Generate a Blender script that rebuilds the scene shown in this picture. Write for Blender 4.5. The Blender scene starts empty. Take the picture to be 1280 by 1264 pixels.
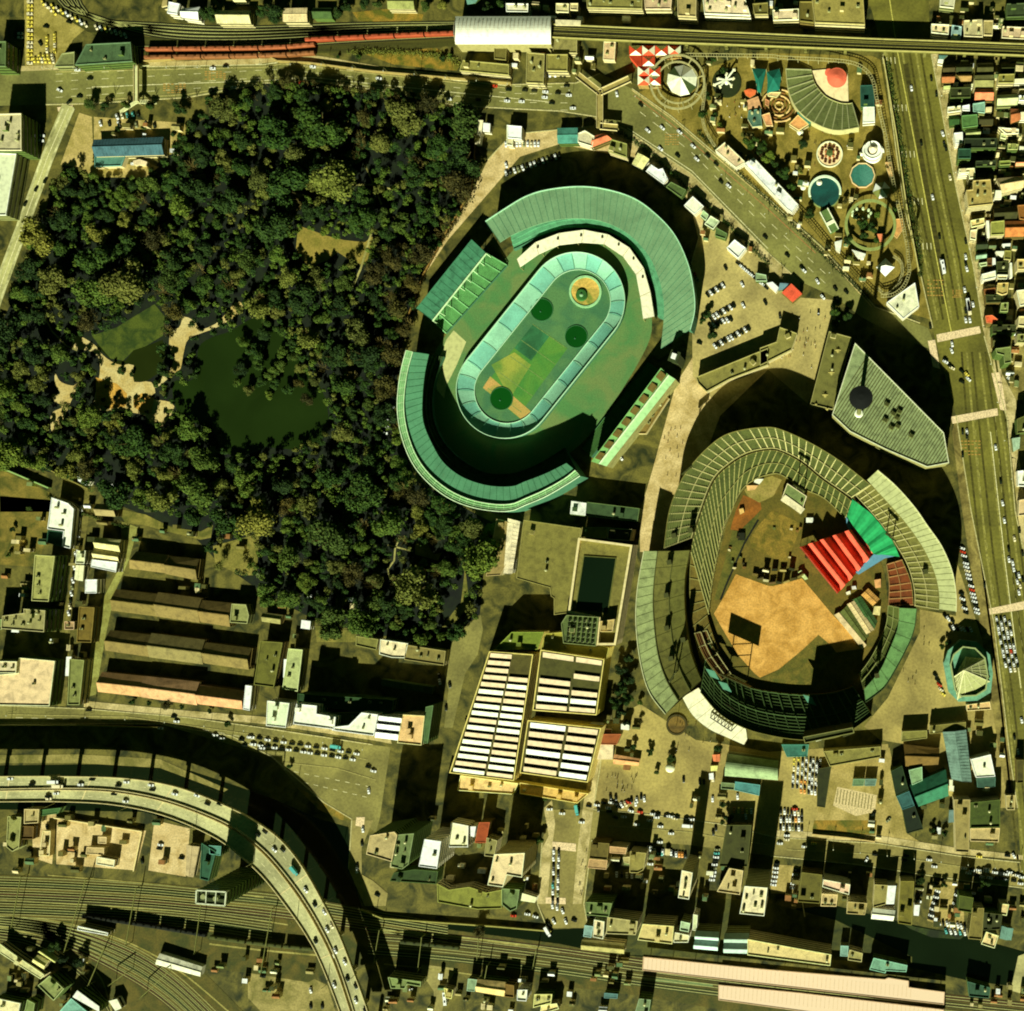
import bpy, bmesh, math, random
import numpy as np
from mathutils import Vector, Matrix

random.seed(7)
rng = np.random.default_rng(11)
SC = bpy.context.scene
COL = SC.collection

# ---------------------------------------------------------------- camera, sky, sun, exposure
S = 0.6                       # metres of ground per photograph pixel
NPX, NPY = 1050.0, 680.0      # the point of the ground straight under the aircraft
D = 700.0                     # flying height
NX, NY = (NPX - 640) * S, (632 - NPY) * S
SUN_EL, SUN_AZ = math.radians(28.5), math.radians(188)

cam = bpy.data.cameras.new('aerial_camera')
camo = bpy.data.objects.new('aerial_camera', cam)
COL.objects.link(camo)
camo.location = (NX, NY, D)
camo.rotation_euler = (0, 0, 0)
cam.sensor_width = 36
cam.lens = 36 * D / (1280 * S)
cam.shift_x = (640 - NPX) / 1280
cam.shift_y = (NPY - 632) / 1280
cam.clip_start = 10
cam.clip_end = 6000
SC.camera = camo

world = bpy.data.worlds.new('World')
SC.world = world
world.use_nodes = True
wn = world.node_tree
wn.nodes.clear()
wo = wn.nodes.new('ShaderNodeOutputWorld')
wb = wn.nodes.new('ShaderNodeBackground')
sky = wn.nodes.new('ShaderNodeTexSky')
sky.sky_type = 'NISHITA'
sky.sun_disc = False
sky.sun_elevation = SUN_EL
sky.sun_rotation = SUN_AZ
sky.air_density = 0.12
sky.dust_density = 0.1
sky.ozone_density = 0.4
tint = wn.nodes.new('ShaderNodeMix')
tint.data_type = 'RGBA'
tint.blend_type = 'MULTIPLY'
tint.inputs[0].default_value = 1.0
tint.inputs[7].default_value = (0.42, 1.0, 0.22, 1)
wn.links.new(sky.outputs[0], tint.inputs[6])
wn.links.new(tint.outputs[2], wb.inputs[0])
wb.inputs[1].default_value = 0.05
wn.links.new(wb.outputs[0], wo.inputs[0])

sl = bpy.data.lights.new('sun', 'SUN')
sl.energy = 5.0
sl.angle = math.radians(0.5)
sl.color = (0.91, 0.97, 0.73)
so = bpy.data.objects.new('sun', sl)
COL.objects.link(so)
sd = Vector((-math.sin(SUN_AZ) * math.cos(SUN_EL), -math.cos(SUN_AZ) * math.cos(SUN_EL), -math.sin(SUN_EL)))
so.rotation_euler = sd.to_track_quat('-Z', 'Y').to_euler()
so.location = (NX, NY - 500, 600)

SC.view_settings.view_transform = 'Standard'
SC.view_settings.look = 'None'
SC.view_settings.gamma = 1
SC.view_settings.exposure = 0.8
SC.cycles.max_bounces = 4
SC.cycles.diffuse_bounces = 2
SC.cycles.filter_width = 1.9

# ---------------------------------------------------------------- photograph tiles -> ground
K = 330 / 1264
TILES = {}
for r_, y0_ in zip('ABCD', (0, 310, 620, 934)):
	for c_, x0_ in zip('1234', (0, 310, 630, 950)):
		TILES[r_ + c_] = (x0_, y0_, K)
TILES.update({'P': (0, 0, 1.0), 'E1': (1140, 60, .11076), 'E2': (1180, 200, .07911), 'E3': (1190, 300, .0712),
			  'E4': (1180, 390, .07911), 'E5': (880, 60, .11076), 'E6': (980, 160, .13449), 'E7': (990, 600, .13449),
			  'E8': (890, 580, .13449), 'G1': (560, 970, .13449), 'G2': (730, 960, .13449), 'G3': (880, 920, .13449),
			  'G4': (0, 570, .13449), 'G5': (0, 1140, .0981), 'G6': (460, 1150, .140625), 'G7': (640, 1130, .140625),
			  'G8': (200, 0, .171875)})


def T(tile, pts):
	x0, y0, k = TILES[tile]
	return [(x0 + x * k, y0 + y * k) for x, y in pts]


def R(x0, y0, x1, y1):
	return [(x0, y0), (x1, y0), (x1, y1), (x0, y1)]


def W(px, py, h=0.0):
	"""a place at height h above the ground point seen at (px, py)"""
	gx, gy = (px - 640) * S, (632 - py) * S
	f = (D - h) / D
	return (NX + (gx - NX) * f, NY + (gy - NY) * f)


def WL(pts, h=0.0):
	return [W(x, y, h) for x, y in pts]


def curve(pts, n, closed=False):
	"""smooth line through the points, sampled n times at equal spacing"""
	P = [Vector((p[0], p[1])) for p in pts]
	m = len(P)
	out = []
	segs = m if closed else m - 1
	for i in range(segs):
		if closed:
			a, b, c, d = P[(i - 1) % m], P[i], P[(i + 1) % m], P[(i + 2) % m]
		else:
			a, b, c, d = P[max(i - 1, 0)], P[i], P[i + 1], P[min(i + 2, m - 1)]
		for k in range(12):
			t = k / 12
			out.append(0.5 * ((2 * b) + (c - a) * t + (2 * a - 5 * b + 4 * c - d) * t * t + (3 * b - a - 3 * c + d) * t ** 3))
	out.append(P[0].copy() if closed else P[-1].copy())
	return resample(out, n)


def resample(P, n):
	P = [Vector((p[0], p[1])) for p in P]
	L = [0]
	for i in range(1, len(P)):
		L.append(L[-1] + (P[i] - P[i - 1]).length)
	res = []
	j = 0
	for k in range(n):
		t = L[-1] * k / (n - 1)
		while j < len(P) - 2 and L[j + 1] < t:
			j += 1
		d = L[j + 1] - L[j]
		f = 0 if d < 1e-9 else (t - L[j]) / d
		q = P[j].lerp(P[j + 1], f)
		res.append((q.x, q.y))
	return res


def area(p):
	return 0.5 * sum(p[i][0] * p[(i + 1) % len(p)][1] - p[(i + 1) % len(p)][0] * p[i][1] for i in range(len(p)))


def ccw(p):
	return list(p) if area(p) > 0 else list(reversed(p))


def inset(p, d):
	"""offset a ccw polygon inwards by d"""
	n = len(p)
	out = []
	for i in range(n):
		a, b, c = Vector(p[i - 1]), Vector(p[i]), Vector(p[(i + 1) % n])
		e1, e2 = (b - a), (c - b)
		if e1.length < 1e-6 or e2.length < 1e-6:
			out.append(tuple(b)); continue
		e1.normalize(); e2.normalize()
		n1, n2 = Vector((-e1.y, e1.x)), Vector((-e2.y, e2.x))
		m = n1 + n2
		if m.length < 1e-4:
			out.append(tuple(b + n1 * d)); continue
		m.normalize()
		k = d / max(m.dot(n1), 0.35)
		out.append(tuple(b + m * k))
	return out


def centroid(p):
	return (sum(q[0] for q in p) / len(p), sum(q[1] for q in p) / len(p))


def inside(pt, poly):
	x, y = pt
	c = False
	n = len(poly)
	for i in range(n):
		x1, y1 = poly[i]
		x2, y2 = poly[i - 1]
		if (y1 > y) != (y2 > y) and x < (x2 - x1) * (y - y1) / (y2 - y1) + x1:
			c = not c
	return c


# ---------------------------------------------------------------- mesh builder
class MB:
	def __init__(self):
		self.v, self.f, self.m = [], [], []

	def face(self, pts, mi=0):
		b = len(self.v)
		self.v.extend(pts)
		self.f.append(tuple(range(b, b + len(pts))))
		self.m.append(mi)

	def prism(self, poly, z0, z1, side=0, top=0, cap=True, bottom=False):
		p = ccw(poly)
		n = len(p)
		b = len(self.v)
		self.v.extend([(x, y, z0) for x, y in p] + [(x, y, z1) for x, y in p])
		for i in range(n):
			j = (i + 1) % n
			self.f.append((b + i, b + j, b + n + j, b + n + i)); self.m.append(side)
		if cap:
			self.f.append(tuple(range(b + n, b + 2 * n))); self.m.append(top)
		if bottom:
			self.f.append(tuple(range(b + n - 1, b - 1, -1))); self.m.append(side)

	def box(self, cx, cy, z0, sx, sy, sz, rot=0.0, mi=0):
		c, s = math.cos(rot), math.sin(rot)
		q = [(cx + x * c - y * s, cy + x * s + y * c) for x, y in
			 ((-sx / 2, -sy / 2), (sx / 2, -sy / 2), (sx / 2, sy / 2), (-sx / 2, sy / 2))]
		self.prism(q, z0, z0 + sz, mi, mi, True, True)

	def ring(self, outer, inner, z0, z1, mi=0):
		"""closed band between two equal-length ccw loops"""
		n = len(outer)
		for i in range(n):
			j = (i + 1) % n
			o0, o1, i0, i1 = outer[i], outer[j], inner[i], inner[j]
			self.face([(*o0, z1), (*o1, z1), (*i1, z1), (*i0, z1)], mi)
			self.face([(*o0, z0), (*o1, z0), (*o1, z1), (*o0, z1)], mi)
			self.face([(*i1, z0), (*i0, z0), (*i0, z1), (*i1, z1)], mi)

	def bar(self, a, b, w, h=None, mi=0):
		"""square bar between two points in space"""
		h = h or w
		a, b = Vector(a), Vector(b)
		d = (b - a)
		if d.length < 1e-6:
			return
		d.normalize()
		u = d.cross(Vector((0, 0, 1)))
		if u.length < 1e-3:
			u = Vector((1, 0, 0))
		u.normalize()
		v = u.cross(d)
		q = [a + u * sx * w / 2 + v * sy * h / 2 for sx, sy in ((-1, -1), (1, -1), (1, 1), (-1, 1))]
		r = [p + (b - a) for p in q]
		bi = len(self.v)
		self.v.extend([tuple(p) for p in q + r])
		for f in ((0, 1, 5, 4), (1, 2, 6, 5), (2, 3, 7, 6), (3, 0, 4, 7), (3, 2, 1, 0), (4, 5, 6, 7)):
			self.f.append(tuple(bi + i for i in f)); self.m.append(mi)

	def cyl(self, cx, cy, z0, z1, r0, r1=None, n=16, mi=0, top=None):
		r1 = r0 if r1 is None else r1
		a = [(cx + r0 * math.cos(2 * math.pi * i / n), cy + r0 * math.sin(2 * math.pi * i / n), z0) for i in range(n)]
		b = [(cx + r1 * math.cos(2 * math.pi * i / n), cy + r1 * math.sin(2 * math.pi * i / n), z1) for i in range(n)]
		bi = len(self.v)
		self.v.extend(a + b)
		for i in range(n):
			j = (i + 1) % n
			self.f.append((bi + i, bi + j, bi + n + j, bi + n + i)); self.m.append(mi)
		self.f.append(tuple(range(bi + n, bi + 2 * n))); self.m.append(mi if top is None else top)

	def torus(self, cx, cy, z, r, w, h, n=48, mi=0):
		o = [(cx + (r + w / 2) * math.cos(2 * math.pi * i / n), cy + (r + w / 2) * math.sin(2 * math.pi * i / n)) for i in range(n)]
		q = [(cx + (r - w / 2) * math.cos(2 * math.pi * i / n), cy + (r - w / 2) * math.sin(2 * math.pi * i / n)) for i in range(n)]
		self.ring(o, q, z - h, z, mi)

	def build(self, name, mats, parent=None, smooth=False):
		me = bpy.data.meshes.new(name)
		ox, oy, oz = parent.location if parent is not None else (0, 0, 0)
		if parent is not None and parent.parent is not None:
			ox, oy, oz = (Vector(parent['wloc']))
		if parent is not None and 'wloc' in parent:
			ox, oy, oz = Vector(parent['wloc'])
		me.from_pydata([(x - ox, y - oy, z - oz) for x, y, z in self.v], [], self.f)
		for m in (mats if isinstance(mats, (list, tuple)) else [mats]):
			me.materials.append(m)
		me.polygons.foreach_set('material_index', self.m)
		if smooth:
			me.polygons.foreach_set('use_smooth', [True] * len(self.f))
		me.update()
		o = bpy.data.objects.new(name, me)
		COL.objects.link(o)
		if parent is not None:
			o.parent = parent
			o['wloc'] = (ox, oy, oz)
		return o


# ---------------------------------------------------------------- materials
KL = (1.03, 0.97, 0.80)   # how bright a white horizontal surface comes out, per channel


def lin(c):
	c /= 255
	return c / 12.92 if c <= 0.04045 else ((c + 0.055) / 1.055) ** 2.4


def alb(rgb, k=1.0):
	rgb = [min(255, max(6, 105 + (v - 105) * 1.13)) for v in rgb]
	if rgb[2] < rgb[0]:
		rgb[2] *= 1 - .26 * min(1, max(0, (205 - max(rgb)) / 110))
	return tuple(min(max(lin(c) / q * k, 0.004), 0.86) for c, q in zip(rgb, KL))


MATS = {}


def mat(kind, rgb, rough=0.85, rgb2=None):
	key = (kind, rgb, rgb2, rough)
	if key in MATS:
		return MATS[key]
	m = bpy.data.materials.new('%s %d %d %d' % ((kind,) + tuple(rgb)))
	m.use_nodes = True
	t = m.node_tree
	b = t.nodes['Principled BSDF']
	b.inputs['Roughness'].default_value = rough
	b.inputs['Specular IOR Level'].default_value = 0.25
	A = alb(rgb)

	def N(ty, **kw):
		n = t.nodes.new(ty)
		for k_, v_ in kw.items():
			setattr(n, k_, v_)
		return n
	geo = N('ShaderNodeNewGeometry')

	def noise(scale, detail=4, dist=0.0, src=None):
		n = N('ShaderNodeTexNoise')
		n.inputs['Scale'].default_value = scale
		n.inputs['Detail'].default_value = detail
		n.inputs['Distortion'].default_value = dist
		t.links.new(src or geo.outputs['Position'], n.inputs['Vector'])
		return n.outputs['Fac']

	def ramp(fac, stops):
		r = N('ShaderNodeValToRGB')
		while len(r.color_ramp.elements) < len(stops):
			r.color_ramp.elements.new(0.5)
		for e, (p, c) in zip(r.color_ramp.elements, stops):
			e.position = p
			e.color = (*c, 1) if not isinstance(c, (int, float)) else (c, c, c, 1)
		t.links.new(fac, r.inputs[0])
		return r.outputs[0]

	def mul(a, c, f=1.0):
		x = N('ShaderNodeMix', data_type='RGBA', blend_type='MULTIPLY')
		x.inputs[0].default_value = f
		t.links.new(a, x.inputs[6]); t.links.new(c, x.inputs[7])
		return x.outputs[2]

	def mixc(fac, a, c):
		x = N('ShaderNodeMix', data_type='RGBA')
		t.links.new(fac, x.inputs[0]); t.links.new(a, x.inputs[6]); t.links.new(c, x.inputs[7])
		return x.outputs[2]

	def rgbn(c):
		n = N('ShaderNodeRGB')
		n.outputs[0].default_value = (*c, 1)
		return n.outputs[0]

	def stretched(sx, sy, sz, rot=0.0):
		mp = N('ShaderNodeMapping')
		mp.inputs['Scale'].default_value = (sx, sy, sz)
		mp.inputs['Rotation'].default_value = (0, 0, rot)
		t.links.new(geo.outputs['Position'], mp.inputs['Vector'])
		return mp.outputs[0]

	base = rgbn(A)
	if kind == 'roof':
		c = mul(base, ramp(noise(0.22, 6, 0.4), [(0.3, 0.62), (0.5, 0.95), (0.72, 1.12)]))
		c = mul(c, ramp(noise(1.6, 4), [(0.3, 0.72), (0.6, 1.06)]))
	elif kind == 'streak':
		c = mul(base, ramp(noise(0.06, 6, 0.6), [(0.3, 0.78), (0.5, 0.98), (0.7, 1.12)]))
		c = mul(c, ramp(noise(0.9, 5, 0.3), [(0.3, 0.84), (0.55, 1.0), (0.75, 1.08)]))
		c = mixc(ramp(noise(0.35, 6, 0.8), [(0.6, 0.0), (0.8, 0.3)]), c, rgbn(alb((104, 112, 78))))
	elif kind == 'clean':
		c = mul(base, ramp(noise(0.35, 5), [(0.28, 0.74), (0.5, 0.98), (0.7, 1.06)]))
	elif kind == 'asphalt':
		c = mul(base, ramp(noise(0.035, 6, 0.6), [(0.34, 0.66), (0.66, 1.24)]))
		c = mul(c, ramp(noise(0.5, 5), [(0.3, 0.8), (0.62, 1.08)]))
		c = mul(c, ramp(noise(0.16, 2, 3.0), [(0.47, 1.0), (0.50, 0.78), (0.53, 1.0)]))
	elif kind == 'dirt':
		B2 = rgbn(alb(rgb2 or tuple(int(v * .62) for v in rgb)))
		c = mixc(ramp(noise(0.07, 7, 1.2), [(0.36, 0.0), (0.66, 1.0)]), base, B2)
		c = mul(c, ramp(noise(0.8, 5), [(0.3, 0.72), (0.65, 1.12)]))
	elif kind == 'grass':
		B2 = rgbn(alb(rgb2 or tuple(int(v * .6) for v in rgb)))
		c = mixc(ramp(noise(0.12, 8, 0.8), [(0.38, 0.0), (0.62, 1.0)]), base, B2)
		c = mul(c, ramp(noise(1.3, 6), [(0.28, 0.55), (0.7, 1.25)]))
	elif kind == 'water':
		c = mul(base, ramp(noise(0.02, 4, 0.5), [(0.3, 0.8), (0.7, 1.2)]))
		b.inputs['Roughness'].default_value = 0.12
		b.inputs['Specular IOR Level'].default_value = 0.5
		bp = N('ShaderNodeBump')
		bp.inputs['Strength'].default_value = 0.15
		bp.inputs['Distance'].default_value = 0.2
		t.links.new(noise(0.7, 3), bp.inputs['Height'])
		t.links.new(bp.outputs[0], b.inputs['Normal'])
	elif kind == 'leaf':
		oi = N('ShaderNodeObjectInfo')
		B2 = rgbn(alb(rgb2 or tuple(int(v * .55) for v in rgb)))
		c = mixc(ramp(noise(0.35, 4), [(0.35, 0.0), (0.65, 1.0)]), base, B2)
		c = mul(c, ramp(oi.outputs['Random'], [(0.0, (0.55, 0.6, 0.55)), (0.35, (0.95, 0.9, 0.8)), (0.7, (1.1, 1.15, 0.9)), (1.0, (1.6, 1.35, 1.0))]))
	elif kind == 'rail':
		c = mul(base, ramp(noise(0.4, 4, src=stretched(0.04, 1.0, 1.0, 0.09)), [(0.3, 0.5), (0.7, 1.3)]))
		c = mul(c, ramp(noise(0.9, 4), [(0.3, 0.7), (0.65, 1.1)]))
	elif kind == 'turf':
		B2 = rgbn(alb(rgb2 or tuple(int(v * .75) for v in rgb)))
		c = mixc(ramp(noise(0.05, 5, 0.8), [(0.36, 0.0), (0.62, 1.0)]), base, B2)
		c = mul(c, ramp(noise(1.1, 5), [(0.3, 0.8), (0.65, 1.1)]))
	elif kind == 'metal':
		c = mul(base, ramp(noise(0.6, 4), [(0.3, 0.75), (0.65, 1.08)]))
		b.inputs['Metallic'].default_value = 0.15
		b.inputs['Roughness'].default_value = 0.5
	elif kind == 'glass':
		c = base
		b.inputs['Roughness'].default_value = 0.15
		b.inputs['Specular IOR Level'].default_value = 0.5
	elif kind == 'paint':
		c = mul(base, ramp(noise(2.0, 3), [(0.3, 0.9), (0.65, 1.03)]))
		b.inputs['Roughness'].default_value = 0.4
	elif kind == 'marking':
		c = mul(base, ramp(noise(0.9, 5), [(0.35, 0.6), (0.6, 1.05)]))
	else:
		c = base
	t.links.new(c, b.inputs['Base Color'])
	MATS[key] = m
	return m


# ---------------------------------------------------------------- things, parts, labels
THINGS = []
ORD = 'first second third fourth fifth sixth seventh eighth ninth tenth eleventh twelfth'.split()


def ordw(i):
	return ORD[i] if i < len(ORD) else '%d%s' % (i + 1, {1: 'st', 2: 'nd', 3: 'rd'}.get((i + 1) % 10 if (i + 1) // 10 % 10 != 1 else 0, 'th'))


LANDMARKS = [('velodrome', 683, 437), ('baseball stadium', 985, 740), ('garden pond', 310, 490), ('sawtooth market hall', 655, 890),
			 ('striped wedge roof', 1110, 510), ('swimming hall', 745, 720), ('brown row houses', 220, 800), ('white rail shed', 628, 38),
			 ('pyramid glass roof', 1212, 845), ('fan-shaped theatre', 1030, 130), ('crossing at the avenue', 1215, 480),
			 ('pink platform roofs', 1000, 1225), ('rail yard', 120, 1130), ('elevated expressway', 330, 1060), ('taxi yard', 45, 40),
			 ('top avenue', 450, 105), ('tall slab building', 945, 1120), ('school block', 460, 830), ('mast tower', 1076, 505)]


def near(px, py, skip=None):
	best = min((l for l in LANDMARKS if l[0] != skip), key=lambda l: (l[1] - px) ** 2 + (l[2] - py) ** 2)
	a = math.degrees(math.atan2(best[2] - py, px - best[1])) % 360
	d = ['east', 'north-east', 'north', 'north-west', 'west', 'south-west', 'south', 'south-east'][int((a + 22.5) // 45) % 8]
	return '%s of the %s' % (d, best[0])


def thing(name, label, cat, loc, group=None, rotz=0.0):
	o = bpy.data.objects.new(name, None)
	o.empty_display_size = 1
	COL.objects.link(o)
	o.location = loc
	o.rotation_euler = (0, 0, rotz)
	o['wloc'] = tuple(loc)
	tag(o, label, cat, group)
	return o


def tag(o, label, cat, group=None):
	o['label'] = label
	o['category'] = cat
	if group:
		o['group'] = group
	THINGS.append(o)
	return o


def struct(o, label=None, kind='structure'):
	o['kind'] = kind
	if label:
		o['label'] = label
	return o


def finish_labels():
	by = {}
	for o in THINGS:
		by.setdefault(o['label'], []).append(o)
	for l, os_ in by.items():
		if len(os_) < 2:
			continue
		xs = [o.location.x for o in os_]
		ys = [o.location.y for o in os_]
		horiz = max(xs) - min(xs) >= max(ys) - min(ys)
		os_.sort(key=(lambda o: o.location.x) if horiz else (lambda o: -o.location.y))
		for i, o in enumerate(os_):
			o['label'] = '%s, %s from the %s' % (l, ordw(i), 'west' if horiz else 'north')
			if 'group' not in o:
				o['group'] = l


# ---------------------------------------------------------------- flat sheets of the setting
def sheet(name, pts, m, z, label=None):
	mb = MB()
	polys = pts if isinstance(pts[0][0], (list, tuple)) else [pts]
	for p in polys:
		mb.face([(x, y, z) for x, y in ccw(WL(p))])
	return struct(mb.build(name, m), label)


def ribbon_pts(line, w):
	"""polygon (photo pixels) around a line, w wide in pixels"""
	n = len(line)
	l, r = [], []
	for i in range(n):
		a, b = Vector(line[max(i - 1, 0)]), Vector(line[min(i + 1, n - 1)])
		d = (b - a).normalized()
		q = Vector((-d.y, d.x)) * w / 2
		c = Vector(line[i])
		l.append(tuple(c + q)); r.append(tuple(c - q))
	return l + r[::-1]

# ================================================================ THE SETTING
M_ROAD = mat('asphalt', (124, 118, 74))
M_AVE = mat('asphalt', (108, 101, 50))
M_WALK = mat('dirt', (194, 172, 116), rgb2=(140, 124, 78))
M_CROSS = mat('marking', (222, 192, 142))
M_PLAZA = mat('asphalt', (170, 150, 94))
M_BEIGE = mat('dirt', (206, 178, 120), rgb2=(168, 142, 90))
M_SOIL = mat('dirt', (84, 82, 40), rgb2=(46, 52, 24))
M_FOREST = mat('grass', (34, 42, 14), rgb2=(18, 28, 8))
M_WATER = mat('water', (38, 50, 12))
M_MARK = mat('marking', (222, 208, 150))
M_RAILBED = mat('dirt', (98, 86, 42), rgb2=(66, 68, 30))
M_LOT = mat('dirt', (120, 112, 66), rgb2=(92, 88, 48))

g = MB()
gv = 2500
g.face([(-gv, -gv, 0), (gv, -gv, 0), (gv, gv, 0), (-gv, gv, 0)])
struct(g.build('ground', mat('dirt', (112, 102, 56), rgb2=(46, 50, 24))), 'dusty olive city ground between the buildings')

# ---- garden park
PARK = [(84, 208), (95, 215), (180, 225), (235, 160), (290, 130), (340, 96), (420, 112), (520, 120), (600, 146), (596, 170),
		(590, 240), (560, 290), (530, 345), (515, 395), (500, 440), (492, 520), (520, 600), (590, 640), (620, 655), (606, 700),
		(600, 768), (560, 800), (480, 795), (400, 778), (330, 742), (270, 700), (240, 668), (150, 632), (110, 600), (60, 590), (-40, 560), (-40, 440), (2, 404), (20, 366), (46, 290), (66, 240)]
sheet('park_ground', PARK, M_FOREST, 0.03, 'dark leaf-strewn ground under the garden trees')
POND = curve(T('B1', [(950, 480), (1010, 430), (1100, 400), (1200, 340), (1264, 330)]) + T('B2', [(60, 330), (150, 400), (260, 560), (330, 640), (380, 760), (370, 900), (250, 960), (150, 960), (80, 950)]) + \
	T('B1', [(1264, 960), (1140, 1000), (1060, 960), (1020, 880), (900, 820), (840, 760), (830, 640), (900, 640), (940, 600)]), 90, True)[:-1]
sheet('pond_water', POND, M_WATER, 0.06, 'dark green still water of the garden pond')
sheet('pond_water', T('B1', [(470, 460), (540, 540), (600, 540), (640, 490), (700, 470), (780, 440), (790, 520), (760, 600), (700, 640), (640, 640), (630, 560), (560, 560), (460, 470)]), mat('water', (44, 50, 16)), 0.06)
sheet('lawn', T('B1', [(440, 420), (560, 380), (640, 330), (740, 270), (790, 330), (780, 420), (700, 470), (640, 490), (590, 540), (530, 530), (470, 460)]), mat('grass', (82, 90, 36), rgb2=(52, 66, 22)), 0.09, 'short green lawn by the pond')
sheet('sand_path', [curve(q_, 60, True)[:-1] for q_ in [T('B1', [(880, 330), (930, 350), (960, 390), (1020, 370), (1060, 340), (1130, 260), (1170, 280), (1140, 320), (1040, 380), (960, 410), (900, 440), (880, 500), (860, 590), (815, 590), (830, 540), (810, 470), (820, 400), (860, 380)]),
					T('B1', [(360, 420), (400, 430), (460, 470), (500, 520), (570, 560), (640, 560), (640, 640), (720, 640), (745, 690), (720, 720), (820, 740), (830, 780), (770, 860), (720, 840), (690, 800), (560, 780), (480, 780), (450, 740), (480, 580), (450, 500), (350, 480)]),
					T('B1', [(740, 650), (810, 590), (825, 605), (752, 668)]),
					T('B1', [(265, 600), (290, 640), (350, 660), (380, 640), (330, 760), (290, 860), (260, 890), (240, 850), (250, 790), (300, 760), (255, 730), (250, 700), (290, 700), (265, 650)])]],
	  mat('dirt', (198, 176, 116), rgb2=(178, 150, 88)), 0.12, 'pale trodden sand paths of the garden')
sheet('sand_path', [ribbon_pts(T('A2', [(560, 790), (600, 880), (640, 980)]), 2.2), ribbon_pts(T('A2', [(360, 950), (400, 905), (500, 885), (600, 885), (700, 910)]), 2.2),
					ribbon_pts(T('C2', [(725, 200), (705, 250), (700, 310), (670, 350), (680, 400)]), 2.2), ribbon_pts(T('C2', [(670, 235), (710, 245), (790, 265)]), 2),
					ribbon_pts(T('B1', [(215, 330), (250, 400), (320, 470), (370, 490)]), 2.2), ribbon_pts(T('B1', [(235, 440), (220, 530)]), 2),
					ribbon_pts(T('A2', [(590, 1120), (560, 1220)]) + T('B2', [(540, 100), (500, 190)]), 2.5)], mat('dirt', (172, 160, 98)), 0.12)
sheet('bare_clearing', [T('A2', [(240, 1080), (380, 1130), (460, 1150), (560, 1160), (600, 1130), (570, 1264)]) + T('B2', [(540, 80), (490, 60), (430, 20), (380, 60), (300, 90), (260, 60), (230, 0)])], mat('dirt', (150, 128, 66), rgb2=(112, 104, 48)), 0.09, 'bare brown clearing among the trees')
sheet('bare_clearing', [T('C1', [(560, 60), (700, 90), (820, 150), (960, 170), (1020, 140), (1010, 200), (960, 210), (800, 170), (690, 140), (600, 130)]),
						T('C1', [(1020, 240), (1240, 180), (1230, 380), (1150, 380), (1030, 320)]), T('C2', [(320, 620), (520, 650), (520, 700), (330, 700)]),
						T('C2', [(800, 230), (860, 230), (890, 280), (930, 270), (910, 310), (800, 280)]), T('C2', [(1040, 340), (1060, 520), (1000, 600), (920, 640), (980, 560), (1020, 510)])], mat('dirt', (138, 124, 66), rgb2=(92, 90, 44)), 0.09)
sheet('bare_clearing', T('B1', [(460, 620), (560, 650), (610, 700), (600, 760), (520, 770), (460, 740)]), mat('dirt', (198, 150, 66), rgb2=(176, 130, 58)), 0.15)
sheet('bare_clearing', T('B1', [(640, 720), (680, 695), (740, 720), (725, 790), (680, 790), (640, 760)]), mat('dirt', (200, 152, 70), rgb2=(176, 130, 58)), 0.15)

# ---- river under the expressway
RIVER = [(-60, 957), (0, 957), (157, 955), (240, 964), (300, 984), (345, 1000), (400, 1024), (436, 1034), (437, 1085), (452, 1134), (480, 1146), (620, 1156), (690, 1162), (740, 1160),
		 (820, 1150), (960, 1138), (1044, 1132), (1140, 1156), (1206, 1169), (1300, 1195), (1400, 1215), (1400, 1250), (1211, 1226), (1088, 1198), (1039, 1186), (900, 1196), (800, 1196), (690, 1186),
		 (640, 1182), (530, 1168), (450, 1166), (385, 1140), (330, 1085), (270, 1045), (180, 1015), (0, 1012), (-60, 1012)]
sheet('river_water', RIVER, mat('water', (28, 36, 6)), 0.05, 'black still river water in a walled channel')
sheet('river_bank', [[(-60, 945), (0, 944), (100, 943), (200, 949), (285, 987), (280, 990), (200, 960), (100, 954), (0, 954), (-60, 955)]], mat('dirt', (150, 134, 82), rgb2=(100, 94, 50)), 0.08, 'bare earth river bank')
sheet('river_bank', T('D2', [(230, 190), (330, 215), (430, 250), (500, 300), (510, 350), (450, 350), (340, 300), (270, 230)]), mat('grass', (150, 120, 50), rgb2=(96, 92, 40)), 0.09)
sheet('quay', [(735, 1124), (800, 1120), (880, 1122), (960, 1128), (1044, 1150), (1140, 1196), (1140, 1205), (1040, 1200), (900, 1198), (738, 1192)], M_SOIL, 0.09, 'grey quay strip between river and platforms')
sheet('river_bank', T('D4', [(660, 830), (740, 860), (860, 880), (980, 900), (960, 920), (820, 910), (720, 870)]), mat('grass', (60, 72, 28)), 0.10)

# ---- roads
sheet('road', [[(-60, 84), (56, 85), (330, 79.5), (352, 75), (390, 79), (640, 106), (720, 104), (750, 92), (790, 111), (840, 146), (960, 248), (1028, 310), (1094, 384), (1160, 410), (1172, 440), (1120, 420), (1076, 396), (1045, 372),
				(1000, 352), (960, 316), (865, 218), (784, 163), (745, 146), (700, 139), (640, 136), (570, 132), (466, 112), (388, 101), (330, 104), (280, 116), (235, 122), (105, 130), (56, 131), (-60, 134)]], M_ROAD, 0.12, 'worn asphalt road with lane lines')
sheet('avenue', [[(1080, -60), (1159, -60), (1161, 10), (1164, 66), (1195, 235), (1216, 330), (1228, 409), (1259, 524), (1269, 640), (1300, 800), (1330, 1000), (1340, 1330), (1290, 1330), (1272, 1010), (1263, 950), (1242, 777), (1214, 640), (1195, 519), (1169, 425), (1143, 310), (1130, 261), (1104, 66), (1086, 0)]], M_AVE, 0.15, 'wide olive asphalt avenue')
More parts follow.
